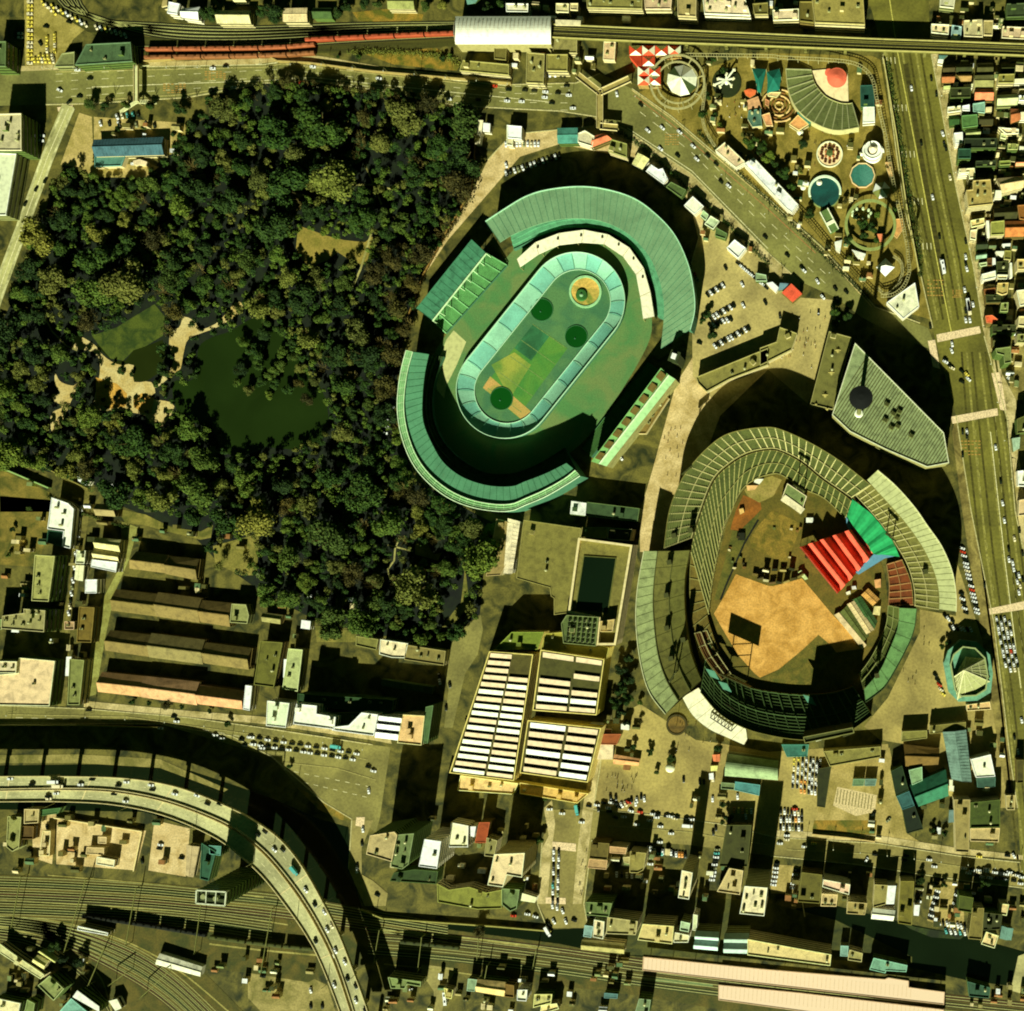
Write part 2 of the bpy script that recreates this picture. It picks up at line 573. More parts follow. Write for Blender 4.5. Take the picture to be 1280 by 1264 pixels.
sheet('road', [[(690, 1012), (742, 1012), (810, 1018), (900, 1030), (971, 1047), (1096, 1054), (1198, 1070), (1340, 1082), (1340, 1116), (1280, 1110), (1206, 1101), (1067, 1080), (963, 1070), (860, 1056), (740, 1048), (730, 1130), (735, 1160), (690, 1160), (672, 1130), (678, 1050)]], mat('asphalt', (136, 122, 76)), 0.12)
sheet('road', [[(-60, 882), (0, 882), (105, 886), (235, 897), (330, 910), (466, 931), (488, 934), (475, 1022), (470, 1040), (440, 1024), (405, 1003), (373, 984), (340, 946), (200, 905), (90, 904), (0, 904), (-60, 904)]], mat('asphalt', (128, 118, 74)), 0.12)
sheet('bridge_road', T('D2', [(500, 350), (600, 350), (545, 480), (545, 610), (600, 640), (670, 700), (660, 760), (560, 760), (480, 580)]), mat('asphalt', (150, 134, 84)), 0.20, 'pale road on the river bridge')
sheet('bridge_road', T('D4', [(1236, 1000), (1290, 980), (1290, 1190), (1200, 1165)]), mat('asphalt', (176, 164, 110)), 0.20, 'pale road crossing the river near the corner')
sheet('road', [T('C2', [(1115, 570), (1125, 640), (1100, 760), (1040, 850), (980, 1110), (940, 1110), (960, 930), (940, 850), (980, 700), (1010, 650)])], mat('asphalt', (132, 122, 76)), 0.12)
sheet('bridge_road', ribbon_pts([(86, 132), (60, 196), (26, 290), (8, 338), (-14, 400)], 16), mat('asphalt', (172, 164, 108)), 0.24, 'pale slanting road at the west edge')
sheet('road_marking', ribbon_pts([(86, 136), (60, 196), (26, 290), (8, 338), (-14, 400)], .8), M_MARK, 0.28)
for s_ in (-6.6, 6.6):
	sheet('pavement', ribbon_pts([(86 + s_, 136), (60 + s_, 196), (26 + s_, 290), (8 + s_, 338), (-14 + s_, 400)], 2.6), mat('dirt', (206, 196, 136)), 0.27)
sheet('road', [T('D2', [(830, 1040), (1000, 1060), (960, 1130), (930, 1264), (890, 1264), (890, 1170), (830, 1080)])], mat('asphalt', (150, 136, 86)), 0.12)

# pavements
sheet('pavement', [T('A2', [(-1190, 320), (-60, 285), (0, 265), (180, 258), (350, 270), (700, 330), (1264, 385), (1264, 412), (600, 350), (300, 308), (170, 292), (0, 312), (-600, 325), (-1190, 345)])], mat('dirt', (186, 166, 110), rgb2=(160, 140, 90)), 0.16, 'pale paved footway along the rail yard wall')
sheet('pavement', [[(745, 146), (784, 163), (865, 218), (960, 316), (1000, 352), (1000, 372), (950, 322), (860, 228), (780, 174), (742, 158)],
				   [(1164, 66), (1195, 235), (1216, 330), (1228, 409), (1244, 400), (1226, 320), (1204, 228), (1176, 66)],
				   [(1228, 409), (1259, 524), (1269, 640), (1290, 740), (1302, 740), (1284, 640), (1272, 560), (1270, 500), (1252, 466), (1244, 412)],
				   [(105, 884), (330, 905), (470, 926), (490, 930), (488, 922), (420, 912), (330, 896), (230, 888), (105, 876)],
				   [(730, 1000), (745, 930), (757, 930), (748, 960), (742, 1010), (727, 1130), (716, 1130), (722, 1060)],
				   [(672, 1130), (678, 1060), (686, 1045), (680, 1010), (690, 1000), (694, 1030), (690, 1060), (684, 1130)],
				   [(971, 1047), (1096, 1052), (1198, 1068), (1340, 1080), (1340, 1076), (1198, 1060), (1096, 1044), (971, 1038)]], M_WALK, 0.17)
sheet('pavement', [[(1214, 640), (1242, 777), (1263, 950), (1272, 1010), (1262, 1010), (1250, 950), (1228, 800), (1212, 700), (1200, 620), (1190, 540), (1195, 519)]], mat('dirt', (150, 132, 78)), 0.17)
# plazas and lots
sheet('plaza', [[(610, 200), (640, 168), (742, 158), (780, 174), (860, 228), (950, 322), (1000, 372), (1040, 375), (1045, 400), (1020, 420), (1005, 470), (960, 462), (900, 520), (870, 600), (840, 640), (835, 690), (800, 690), (800, 640), (815, 590), (845, 480), (870, 440), (880, 330), (862, 250), (800, 200), (700, 180), (650, 196), (625, 225), (560, 300), (530, 345), (546, 305), (590, 240)]], M_BEIGE, 0.06, 'sunlit beige paving between the stadiums')
sheet('plaza', [[(864, 330), (884, 262), (900, 268), (960, 330), (1000, 372), (1040, 376), (1040, 420), (1010, 505), (960, 462), (900, 510), (866, 470)]], M_PLAZA, 0.09)
sheet('plaza', [[(757, 905), (800, 880), (870, 925), (905, 930), (900, 1030), (742, 1012), (748, 960)], [(1080, 908), (1110, 872), (1150, 790), (1150, 762), (1195, 770), (1195, 700), (1228, 800), (1250, 950), (1262, 1010), (1200, 1010), (1130, 930), (1100, 925)],
				[(960, 940), (1110, 930), (1125, 1050), (971, 1047), (900, 1030), (905, 930)]], mat('asphalt', (160, 140, 84)), 0.07)
sheet('plaza', [[(790, 118), (940, 66), (1090, 70), (1104, 76), (1132, 270), (1146, 320), (1165, 400), (1094, 380), (1028, 306), (960, 246)]], mat('dirt', (142, 122, 62), rgb2=(104, 92, 42)), 0.06, 'trodden yard of the amusement park')
sheet('parking_lot', [T('A1', [(115, 0), (200, 0), (330, 90), (420, 130), (350, 190), (290, 320), (120, 315)])], mat('dirt', (170, 150, 84), rgb2=(126, 112, 56)), 0.08, 'oil-stained taxi yard')
sheet('parking_lot', [T('A1', [(380, 540), (440, 560), (450, 800), (700, 780), (760, 800), (700, 850), (440, 850), (380, 800), (290, 790)]), T('A1', [(450, 560), (900, 590), (880, 680), (820, 740), (450, 740)])], mat('dirt', (186, 160, 98), rgb2=(146, 128, 70)), 0.08)
sheet('parking_lot', [T('D1', [(270, 330), (700, 400), (650, 590), (270, 560)]), T('D1', [(150, 330), (270, 320), (250, 560), (160, 530)]), T('D1', [(740, 350), (910, 390), (890, 620), (710, 590)])], mat('dirt', (210, 182, 126), rgb2=(176, 148, 96)), 0.08)
sheet('parking_lot', [T('D4', [(320, 90), (580, 70), (620, 0), (700, 410), (790, 470), (640, 470), (560, 460), (560, 440), (250, 410), (280, 290)]), T('D4', [(190, 570), (60, 560), (50, 700), (180, 700)]), T('D4', [(830, 640), (970, 650), (980, 890), (800, 830)])], mat('dirt', (176, 152, 92), rgb2=(140, 122, 70)), 0.085)
sheet('parking_lot', T('D4', [(370, 190), (560, 230), (550, 310), (460, 330), (350, 280)]), mat('marking', (206, 180, 126)), 0.10)
sheet('parking_lot', [T('D2', [(0, 1080), (280, 1090), (380, 1140), (420, 1264), (60, 1264), (0, 1200)])], mat('dirt', (160, 142, 90), rgb2=(110, 102, 58)), 0.08)
sheet('vacant_lot', [T('C1', [(0, 0), (250, 20), (230, 170), (180, 340), (0, 330)]), T('B1', [(0, 1060), (240, 1170), (250, 1264), (0, 1264)])], mat('dirt', (132, 112, 56), rgb2=(78, 78, 34)), 0.07, 'weedy vacant lot with bare patches')
sheet('lane', [T('C1', [(580, 120), (660, 150), (620, 300), (560, 440), (530, 560), (500, 700), (460, 950), (400, 970), (440, 700), (500, 480), (580, 330)])], mat('dirt', (150, 146, 84), rgb2=(120, 112, 60)), 0.08, 'pale lane beside the row houses')
sheet('lane', [T('C1', [(400, 20), (440, 0), (380, 400), (330, 700), (320, 1000), (280, 1010), (310, 700), (330, 400)])], mat('dirt', (130, 118, 66)), 0.08)
sheet('lane', [[(1244, 70), (1247, 70), (1246, 165), (1242, 165)], [(1180, 70), (1280, 78), (1280, 74), (1180, 66)], [(1268, 430), (1280, 430), (1280, 500), (1260, 500)]], mat('dirt', (160, 142, 84)), 0.08)
sheet('river_bank', [G for G in [[(0, 600), (70, 628), (72, 633), (0, 606)]]], mat('grass', (96, 116, 62)), 0.05)
sheet('lane', [[(1196, 166), (1280, 168), (1280, 171), (1196, 169)], [(1200, 262), (1280, 256), (1280, 259), (1200, 265)], [(1222, 352), (1280, 346), (1280, 349), (1222, 355)], [(1262, 262), (1265, 262), (1268, 430), (1265, 430)], [(1232, 408), (1262, 404), (1262, 407), (1232, 411)]], mat('dirt', (150, 136, 80)), 0.09)
sheet('lawn', [T('A2', [(500, 60), (700, 40), (840, 70), (830, 105), (650, 110), (530, 100)]), T('A2', [(560, 260), (900, 230), (1020, 300), (1000, 340), (700, 310)]), T('D4', [(260, 350), (560, 350), (550, 430), (250, 400)])], mat('grass', (150, 118, 48), rgb2=(92, 92, 36)), 0.09)

# road markings: lanes, crossings, hatching
def dashes(line, n, ln, w, z, m, name='road_marking', fr=0.45):
	P = resample(line, n * 2 + 1)
	mb = MB()
	for i in range(0, 2 * n, 2):
		a, b = Vector(P[i]), Vector(P[i + 1])
		b = a + (b - a) * (fr * 2 if fr < 0.5 else 1)
		d = (b - a).normalized()
		q = Vector((-d.y, d.x)) * w / 2
		mb.face([(*W(*(a + q)), z), (*W(*(a - q)), z), (*W(*(b - q)), z), (*W(*(b + q)), z)])
	return struct(mb.build(name, m), 'pale painted lane dashes')


def solid(line, w, z, m, name='road_marking'):
	return sheet(name, ribbon_pts(line, w), m, z)


for off in (-14, -5, 6, 15):
	dashes([(70, 107 + off), (350, 91 + off * .85), (640, 122 + off), (720, 123 + off)], 34, 8, .55, 0.2, M_MARK)
solid([(115, 109), (330, 101), (390, 97), (560, 115), (690, 128)], .8, 0.21, M_MARK)
solid([(56, 86), (330, 81), (352, 77), (390, 81), (640, 108)], .7, 0.22, M_MARK)
for off in (-8, 4):
	dashes([(800, 136 + off), (865, 187 + off), (960, 284 + off), (1040, 358 + off)], 16, 8, .6, 0.2, M_MARK)
solid([(790, 113), (840, 149), (960, 252), (1026, 313), (1090, 384)], 1.0, 0.21, mat('marking', (206, 178, 112)))
solid([(792, 119), (838, 154), (955, 257), (1020, 317)], .7, 0.2, mat('marking', (180, 120, 76)))
solid([(784, 160), (865, 214), (960, 311)], .8, 0.2, M_MARK)
solid([(1112, 0), (1122, 66), (1172, 330), (1189, 415)], 1.3, 0.21, mat('marking', (190, 176, 84)))
for k, off in enumerate((-14, 21)):
	dashes([(1126 + off, 80), (1150 + off, 215), (1174 + off, 330), (1187 + off * .85, 400)], 22, 8, .6, 0.2, mat('marking', (156, 146, 86)))
for off in (-14, 12):
	dashes([(1232 + off, 520), (1242 + off, 640), (1262 + off, 780), (1284 + off, 940)], 24, 8, .6, 0.2, mat('marking', (156, 146, 86)))
for k, off in enumerate((-25, -17, -9, 3, 12, 20, 26)):
	sheet('wheel_track', [ribbon_pts([(1124 + off, 60), (1150 + off, 215), (1173 + off, 325), (1187 + off * .9, 400)], 2.6), ribbon_pts([(1222 + off * .8, 440), (1236 + off, 560), (1250 + off, 690), (1276 + off, 880), (1300 + off, 1100)], 2.6)], mat('rail', ((82, 76, 32), (140, 130, 70))[k % 2]), 0.17 + .003 * k)
solid([(1238, 540), (1256, 700), (1276, 860)], .9, 0.21, M_MARK)
# tram track strip, rubbed dark
sheet('tram_strip', ribbon_pts([(1132, 80), (1150, 190), (1172, 310), (1180, 380)], 6), mat('rail', (78, 72, 34)), 0.18, 'darker tram strip in the avenue')
cross = [T('B4', [(845, 415), (1050, 375), (1058, 408), (850, 452)]), T('B4', [(803, 445), (838, 440), (862, 580), (828, 570)]), T('B4', [(915, 808), (1136, 768), (1140, 802), (922, 842)]),
		 T('B4', [(1108, 600), (1150, 595), (1180, 780), (1150, 775)]), T('C4', [(1096, 540), (1320, 492), (1320, 535), (1100, 568)]), T('D3', [(232, 452), (345, 462), (345, 500), (232, 488)]), T('D3', [(200, 718), (296, 722), (296, 752), (200, 748)]),
		 T('A1', [(275, 515), (350, 505), (345, 528), (280, 535)]), T('D2', [(520, 335), (560, 335), (555, 385), (515, 375)])]
for q in cross:
	sheet('crosswalk', q, M_CROSS, 0.22, 'pale worn pedestrian crossing')
for tl, x0, y0, x1, y1 in (('A1', 980, 340, 1085, 385), ('A1', 780, 400, 895, 450), ('B4', 800, 150, 880, 240), ('B4', 920, 200, 970, 240), ('B4', 960, 920, 1060, 1000), ('A3', 770, 640, 840, 700)):
	mb = MB()
	for j in range(5):
		for i in range(6):
			if rng.random() < .8:
				xx = x0 + (x1 - x0) * (i + .1) / 6
				yy = y0 + (y1 - y0) * (j + .2) / 5
				q = WL(T(tl, R(xx, yy, xx + (x1 - x0) / 9, yy + 4)))
				mb.face([(x, y, 0.23) for x, y in ccw(q)])
	struct(mb.build('road_marking', mat('marking', (186, 142, 70))), 'ochre painted slow-down hatching')
for ax, ay in ((1112, 76), (1126, 135), (1136, 193), (1146, 252), (1157, 308)):
	mb = MB()
	for i in range(4):
		q = WL([(ax - 9 + i * 5, ay - 4), (ax - 8.2 + i * 5, ay - 4), (ax - 7.4 + i * 5, ay + 4), (ax - 8.2 + i * 5, ay + 4)])
		mb.face([(x, y, 0.22) for x, y in ccw(q)])
	struct(mb.build('road_marking', M_MARK), 'lane arrows on the avenue')
# parking bays
mb = MB()
for i in range(12):
	q = WL(T('D4', [(372 + i * 15, 198 + i * 3), (376 + i * 15, 199 + i * 3), (366 + i * 15, 268 + i * 3), (362 + i * 15, 267 + i * 3)]))
	mb.face([(x, y, 0.13) for x, y in ccw(q)])
struct(mb.build('parking_marking', mat('marking', (120, 108, 66))), 'parking bay lines')

# ---- railways
sheet('railbed', [[(-60, 1092), (0, 1093), (170, 1106), (250, 1118), (340, 1128), (450, 1150), (560, 1162), (700, 1180), (820, 1205), (1040, 1225), (1400, 1268), (1400, 1330), (900, 1262), (800, 1245), (640, 1225), (540, 1212), (470, 1206), (430, 1205), (385, 1228),
				   (310, 1216), (250, 1210), (330, 1290), (150, 1290), (136, 1240), (110, 1200), (50, 1170), (0, 1160), (-60, 1150)]], M_RAILBED, 0.10, 'rusty brown ballast of the rail yard')
sheet('railbed', [[(60, -60), (70, 0), (110, 18), (180, 46), (250, 50), (380, 47), (450, 38), (570, 32), (690, 36), (690, 54), (560, 58), (460, 66), (330, 68), (180, 76), (168, 62), (110, 40), (60, 10), (40, -60)]], mat('rail', (74, 72, 34)), 0.10)
M_RAIL = mat('metal', (172, 166, 104))
M_RAILD = mat('rail', (70, 62, 30))


TRK = [0]


def track(line, name='railway_track', z=0.14, n=40, dark=False):
	P = curve(line, n)
	mb = MB()
	for off, w, zz, mi in ((0, 4.6, z, 1), (-1.05, .42, z + .16, 0), (1.05, .42, z + .16, 0)):
		for i in range(n - 1):
			a, b = Vector(P[i]), Vector(P[i + 1])
			d0 = (Vector(P[min(i + 1, n - 1)]) - Vector(P[max(i - 1, 0)])).normalized()
			d1 = (Vector(P[min(i + 2, n - 1)]) - Vector(P[i])).normalized()
			k = off / S
			q = [a + Vector((-d0.y, d0.x)) * (k + w / 2 / S), a + Vector((-d0.y, d0.x)) * (k - w / 2 / S), b + Vector((-d1.y, d1.x)) * (k - w / 2 / S), b + Vector((-d1.y, d1.x)) * (k + w / 2 / S)]
			mb.face([(*W(*p), zz) for p in q], mi)
	TRK[0] += 1
	return struct(mb.build(name, [M_RAIL, mat('rail', ((70, 62, 30), (92, 82, 42), (62, 66, 30), (106, 92, 50), (78, 58, 30))[TRK[0] % 5]) if not dark else mat('rail', (44, 42, 20))]), 'pair of steel rails on brown sleepers')


for k in range(8):
	y = 1096 + k * 6.6
	track([(-60, y), (60, y + 4), (170, y + 10), (250, y + 17), (340, y + 24 + k), (460, y + 44), (560, y + 60)][: 7 if k < 4 else 5])
for k in range(4):
	y = 1163 + k * 9
	track([(460, y), (560, y + 8), (700, y + 25), (820, y + 42), (1000, y + 64), (1340, y + 100)])
for k in range(7):
	track([(-60, 1143 + k * 2.6), (60, 1153 + k * 3.6), (150, 1178 + k * 6), (215, 1216 + k * 7), (280, 1276 + k * 8)])
sheet('ballast_path', [ribbon_pts(curve(q_, 40), w_) for q_, w_ in (([(-60, 1141), (60, 1150), (150, 1174), (222, 1212), (290, 1268)], 1.8), ([(0, 1158), (50, 1170), (52, 1171)], 2.4), ([(100, 1196), (128, 1226), (146, 1290)], 2.0), ([(262, 1180), (330, 1188), (420, 1196)], 2.2), ([(470, 1162), (560, 1170), (640, 1180), (700, 1190)], 2.6), ([(480, 1205), (560, 1214), (640, 1226)], 1.6), ([(0, 1125), (120, 1132), (260, 1142), (360, 1156)], 1.6), ([(60, 1094), (200, 1106), (330, 1122)], 1.4))], mat('dirt', (164, 150, 88), rgb2=(120, 110, 58)), 0.16, 'pale trodden strips between the tracks')
track([(0, 1172), (40, 1180), (90, 1208), (130, 1250), (150, 1290)])
for k in range(4):
	track([(62 + k * 6, -60), (74 + k * 7, 0 - k * 2), (120, 22 - k * 1.2 + k * 2), (200, 44 - 4 * k), (300, 48 - 4 * k), (450, 41 - 3.2 * k), (570, 36 - 2 * k)], dark=True)
track([(168, 60), (300, 59), (450, 50), (570, 44)], dark=True)


def kerb(line, w=.75, rgb=(186, 172, 116)):
	P_ = WL(line)
	m = MB()
	for i in range(len(P_) - 1):
		m.bar((*P_[i], .17), (*P_[i + 1], .17), w, .3)
	struct(m.build('kerb', mat('marking', rgb)), 'pale kerb stones')


for ln in ([(56, 131), (105, 130), (235, 122), (330, 104), (388, 101), (466, 112), (570, 132), (640, 136), (700, 139), (745, 146), (784, 163), (865, 218), (960, 316), (1000, 352)],
		   [(790, 111), (840, 146), (960, 248), (1028, 310), (1094, 384), (1150, 404)], [(640, 106), (720, 104), (750, 92)],
		   [(1104, 68), (1130, 261), (1143, 310), (1166, 410)], [(1195, 519), (1214, 640), (1242, 777), (1263, 950), (1272, 1010)], [(1164, 68), (1195, 235), (1216, 330), (1228, 400)],
		   [(1230, 420), (1259, 524), (1269, 640), (1290, 740)], [(971, 1047), (1096, 1054), (1198, 1070), (1275, 1078)], [(963, 1070), (1067, 1080), (1206, 1101), (1280, 1110)], [(742, 1012), (810, 1018), (900, 1030), (971, 1047)],
		   [(740, 1050), (730, 1130), (735, 1160)], [(678, 1050), (672, 1130), (684, 1160)], [(0, 882), (105, 886), (235, 897), (330, 910), (466, 931)], [(0, 904), (200, 905), (290, 920), (340, 946), (405, 1003), (440, 1024), (436, 1086)],
		   [(757, 905), (750, 960), (742, 1010)], [(1000, 1110), (1006, 1146)], [(864, 330), (884, 262)], [(610, 200), (640, 168), (742, 158)]):
	kerb(ln)
for ln in ([(70, 90), (330, 84), (352, 80), (390, 84), (640, 111)], [(110, 126), (235, 118), (330, 101)], [(984, 1062), (1100, 1068), (1260, 1092)], [(760, 1032), (860, 1040), (960, 1056)], [(10, 893), (160, 896), (330, 920), (460, 950)], [(345, 952), (420, 960), (470, 975)]):
	kerb(ln, .5, (168, 154, 96))
dashes([(355, 962), (470, 985)], 9, 8, .6, .2, M_MARK)
dashes([(380, 978), (465, 998)], 7, 8, .6, .2, M_MARK)
dashes([(20, 897), (200, 902), (330, 926)], 16, 8, .5, .2, M_MARK)

# ================================================================ BUILDING HELPERS
M_GLASS = mat('glass', (34, 44, 30))
WALLS = {'beige': (190, 172, 118), 'yellow': (212, 186, 92), 'grey': (128, 126, 86), 'white': (222, 208, 166), 'brown': (112, 94, 54), 'green': (84, 100, 54), 'dark': (74, 76, 44)}


FOOT = []


def storey_walls(mb, poly, z0, h, floor_h=3.4, wall=0, glass=1, band=True):
	"""outer wall with recessed window bands, storey by storey"""
	p = ccw(poly)
	n = max(1, round((h - z0) / floor_h))
	fh = (h - z0) / n
	if not band or h - z0 < 4.5:
		mb.prism(p, z0, h, wall, wall, False)
		return
	q = inset(p, 0.18)
	for k in range(n):
		a = z0 + k * fh
		mb.prism(p, a, a + fh * .34, wall, wall, True)
		mb.prism(q, a + fh * .34, a + fh * .78, glass, glass, False)
		mb.prism(p, a + fh * .78, a + fh, wall, wall, False, True)


def building(tile, pts, h, rc=(150, 138, 92), label=None, wc='beige', roof='flat', name='building', cat='building', clutter=0, z0=0.0, par=0.7, rkind='roof', rh=None,
			 group=None, seams=0, along=None, parc=None, floor_h=3.4, bands=True, extra=None):
	px = T(tile, pts)
	poly = ccw(WL(px, h))
	cx, cy = centroid(poly)
	c0 = centroid(px)
	if not label:
		tone = sum(rc) / 3
		cn = 'pale' if tone > 185 else 'brown' if rc[0] > rc[1] * 1.12 else 'green' if rc[1] > rc[0] * 1.1 else 'grey' if tone > 100 else 'dark'
		kn = {'flat': 'flat-roofed building', 'gable': 'house with pitched roof', 'shed': 'shed', 'vault': 'vaulted shed'}[roof]
		label = '%s %s %s' % (cn, kn, near(*c0))
	FOOT.append(poly)
	t = thing(name, label, cat, (cx, cy, z0), group)
	if rc[1] > rc[0] * 1.12:
		gm = sum(rc) / 3
		rc = tuple(int((v * .78 + gm * .22) * .9) for v in rc)
	wcol = WALLS[wc] if isinstance(wc, str) else wc
	MR = mat(rkind, rc)
	w = MB()
	eave = h if roof == 'flat' else h - (rh or 0)
	storey_walls(w, poly, z0, eave - .25 if roof == 'flat' else eave, floor_h, band=bands)
	seed = int(abs(cx * 7 + cy * 13)) % 1000
	rr = random.Random(seed)
	if roof == 'flat':
		r = MB()
		r.prism(poly, h - .25, h, 0, 0, True, True)
		ro = None
		if par:
			q = inset(poly, .45)
			pm = MB()
			pm.ring(poly, q, h, h + par, 0)
		ro = r.build('roof', MR, t)
		if par:
			pm.build('parapet', mat('clean', parc or tuple(min(240, int(v * 1.12 + 12)) for v in rc)), t)
		n = max(clutter, min(3, int(abs(area(poly)) / 130))) if h > 5 else clutter
		xs = [p[0] for p in poly]; ys = [p[1] for p in poly]
		placed = []
		tries = 0
		while n > 0 and tries < 80:
			tries += 1
			x, y = rr.uniform(min(xs), max(xs)), rr.uniform(min(ys), max(ys))
			q = inset(poly, 2.2)
			if not inside((x, y), q) or any(abs(x - a) < 4.2 and abs(y - b) < 4.2 for a, b in placed):
				continue
			placed.append((x, y)); n -= 1
			e = Vector(poly[1]) - Vector(poly[0])
			rot = math.atan2(e.y, e.x)
			k = rr.random()
			m = MB()
			if k < .35 and len(placed) < 3:
				m.box(x, y, h, rr.uniform(2.6, 4), rr.uniform(2.4, 3.4), 2.5, rot)
				m.box(x, y, h + 2.5, 3.4, 3.0, .15, rot, 1)
				m.build('stair_hut', [mat('clean', wcol), MR], ro)
			elif k < .55:
				m.cyl(x, y, h + .5, h + 2.3, 1.0, n=12)
				m.cyl(x, y, h + 2.3, h + 2.6, 1.0, .3, n=12)
				for sx in (-.6, .6):
					for sy in (-.6, .6):
						m.bar((x + sx, y + sy, h), (x + sx, y + sy, h + .5), .15)
				m.build('water_tank', mat('metal', (170, 164, 118)), ro)
			else:
				a, b = rr.uniform(1.2, 2.6), rr.uniform(1, 1.8)
				m.box(x, y, h + .15, a, b, rr.uniform(.9, 1.5), rot)
				m.box(x, y, h, a * .8, b * .8, .15, rot)
				m.cyl(x, y, h + 1.5, h + 1.65, min(a, b) * .38, n=10, mi=1)
				m.build('cooling_unit', [mat('metal', (150, 146, 104)), mat('metal', (60, 60, 40))], ro)
	else:
		p = poly if len(poly) == 4 else ccw(WL(px, eave))
		p = ccw(WL(px, (h + eave) / 2))
		e0, e1 = (Vector(p[1]) - Vector(p[0])).length, (Vector(p[2]) - Vector(p[1])).length
		if (e0 < e1) != (along == 'short'):
			p = p[1:] + p[:1]
		a, b, c, d = [Vector(q) for q in p]      # long edges a-b and c-d
		r = MB()
		ov = .35
		if roof == 'gable':
			m0, m1 = (a + d) / 2, (b + c) / 2
			ax = (m1 - m0).normalized() * ov
			nrm = Vector((-ax.y, ax.x)).normalized() * ov
			A, B_, C_, D_ = a - ax - nrm, b + ax - nrm, c + ax + nrm, d - ax + nrm
			M0, M1 = m0 - ax, m1 + ax
			th = .18
			for (u, v, mm, nn) in ((A, B_, M1, M0), (C_, D_, M0, M1)):
				top = [(u.x, u.y, eave), (v.x, v.y, eave), (mm.x, mm.y, h), (nn.x, nn.y, h)]
				r.face(top)
				r.face([(x, y, z - th) for x, y, z in reversed(top)])
				for i in range(4):
					s_, e_ = top[i], top[(i + 1) % 4]
					r.face([(s_[0], s_[1], s_[2] - th), (e_[0], e_[1], e_[2] - th), e_, s_])
				if seams:
					for i in range(seams + 1):
						f = i / seams
						q0, q1 = u.lerp(v, f), nn.lerp(mm, f)
						r.bar((q0.x, q0.y, eave + .05), (q1.x, q1.y, h + .05), .16, .12)
			r.bar((M0.x, M0.y, h + .05), (M1.x, M1.y, h + .05), .5, .25)
			for (u, v, mm) in ((a, d, m0), (b, c, m1)):
				w.face([(u.x, u.y, eave), (v.x, v.y, eave), (mm.x, mm.y, h - .18)])
		elif roof == 'shed':
			top = [(a.x, a.y, eave), (b.x, b.y, eave), (c.x, c.y, h), (d.x, d.y, h)]
			if a.y > c.y:
				top = [(a.x, a.y, h), (b.x, b.y, h), (c.x, c.y, eave), (d.x, d.y, eave)]
			r.face(top)
			for i in range(4):
				s_, e_ = top[i], top[(i + 1) % 4]
				r.face([(s_[0], s_[1], eave - .2), (e_[0], e_[1], eave - .2), e_, s_])
			if seams:
				for i in range(seams + 1):
					f = i / seams
					q0, q1 = Vector(top[0]).lerp(Vector(top[1]), f), Vector(top[3]).lerp(Vector(top[2]), f)
					r.bar(q0, q1, .16, .2)
		elif roof == 'vault':
			K_ = 12
			prev = None
			for i in range(K_ + 1):
				f = i / K_
				z = eave + (h - eave) * math.sin(math.pi * f)
				u, v = a.lerp(d, f), b.lerp(c, f)
				if prev:
					r.face([(prev[0].x, prev[0].y, prev[2]), (prev[1].x, prev[1].y, prev[2]), (v.x, v.y, z), (u.x, u.y, z)])
				prev = (u, v, z)
			for u, v in ((a, d), (b, c)):
				w.face([(*u.lerp(v, i / K_), eave + (h - eave - .05) * math.sin(math.pi * i / K_)) for i in range(K_ + 1)])
			if seams:
				for s in range(seams + 1):
					f0 = s / seams
					for i in range(K_):
						f, f2 = i / K_, (i + 1) / K_
						u = a.lerp(d, f).lerp(b.lerp(c, f), f0); v = a.lerp(d, f2).lerp(b.lerp(c, f2), f0)
						r.bar((u.x, u.y, eave + (h - eave) * math.sin(math.pi * f) + .05), (v.x, v.y, eave + (h - eave) * math.sin(math.pi * f2) + .05), .2, .12)
		ro = r.build('roof', MR, t)
		if clutter:
			for _ in range(clutter):
				m = MB()
				q = a.lerp(b, rr.uniform(.15, .85)).lerp(d.lerp(c, rr.uniform(.15, .85)), rr.uniform(.3, .7))
				m.box(q.x, q.y, eave + .2, .9, .9, max(1.0, h - eave + .5), 0)
				m.build('chimney', mat('clean', (150, 130, 90)), ro)
	w.build('wall', [mat('clean', wcol), M_GLASS], t)
	return t


def polyline_strip(outer, inner, zo, zi, n, ho=None, hi=None):
	O = [W(*p, zo) for p in curve(outer, n)]
	I = [W(*p, zi) for p in curve(inner, n)]
	return O, I


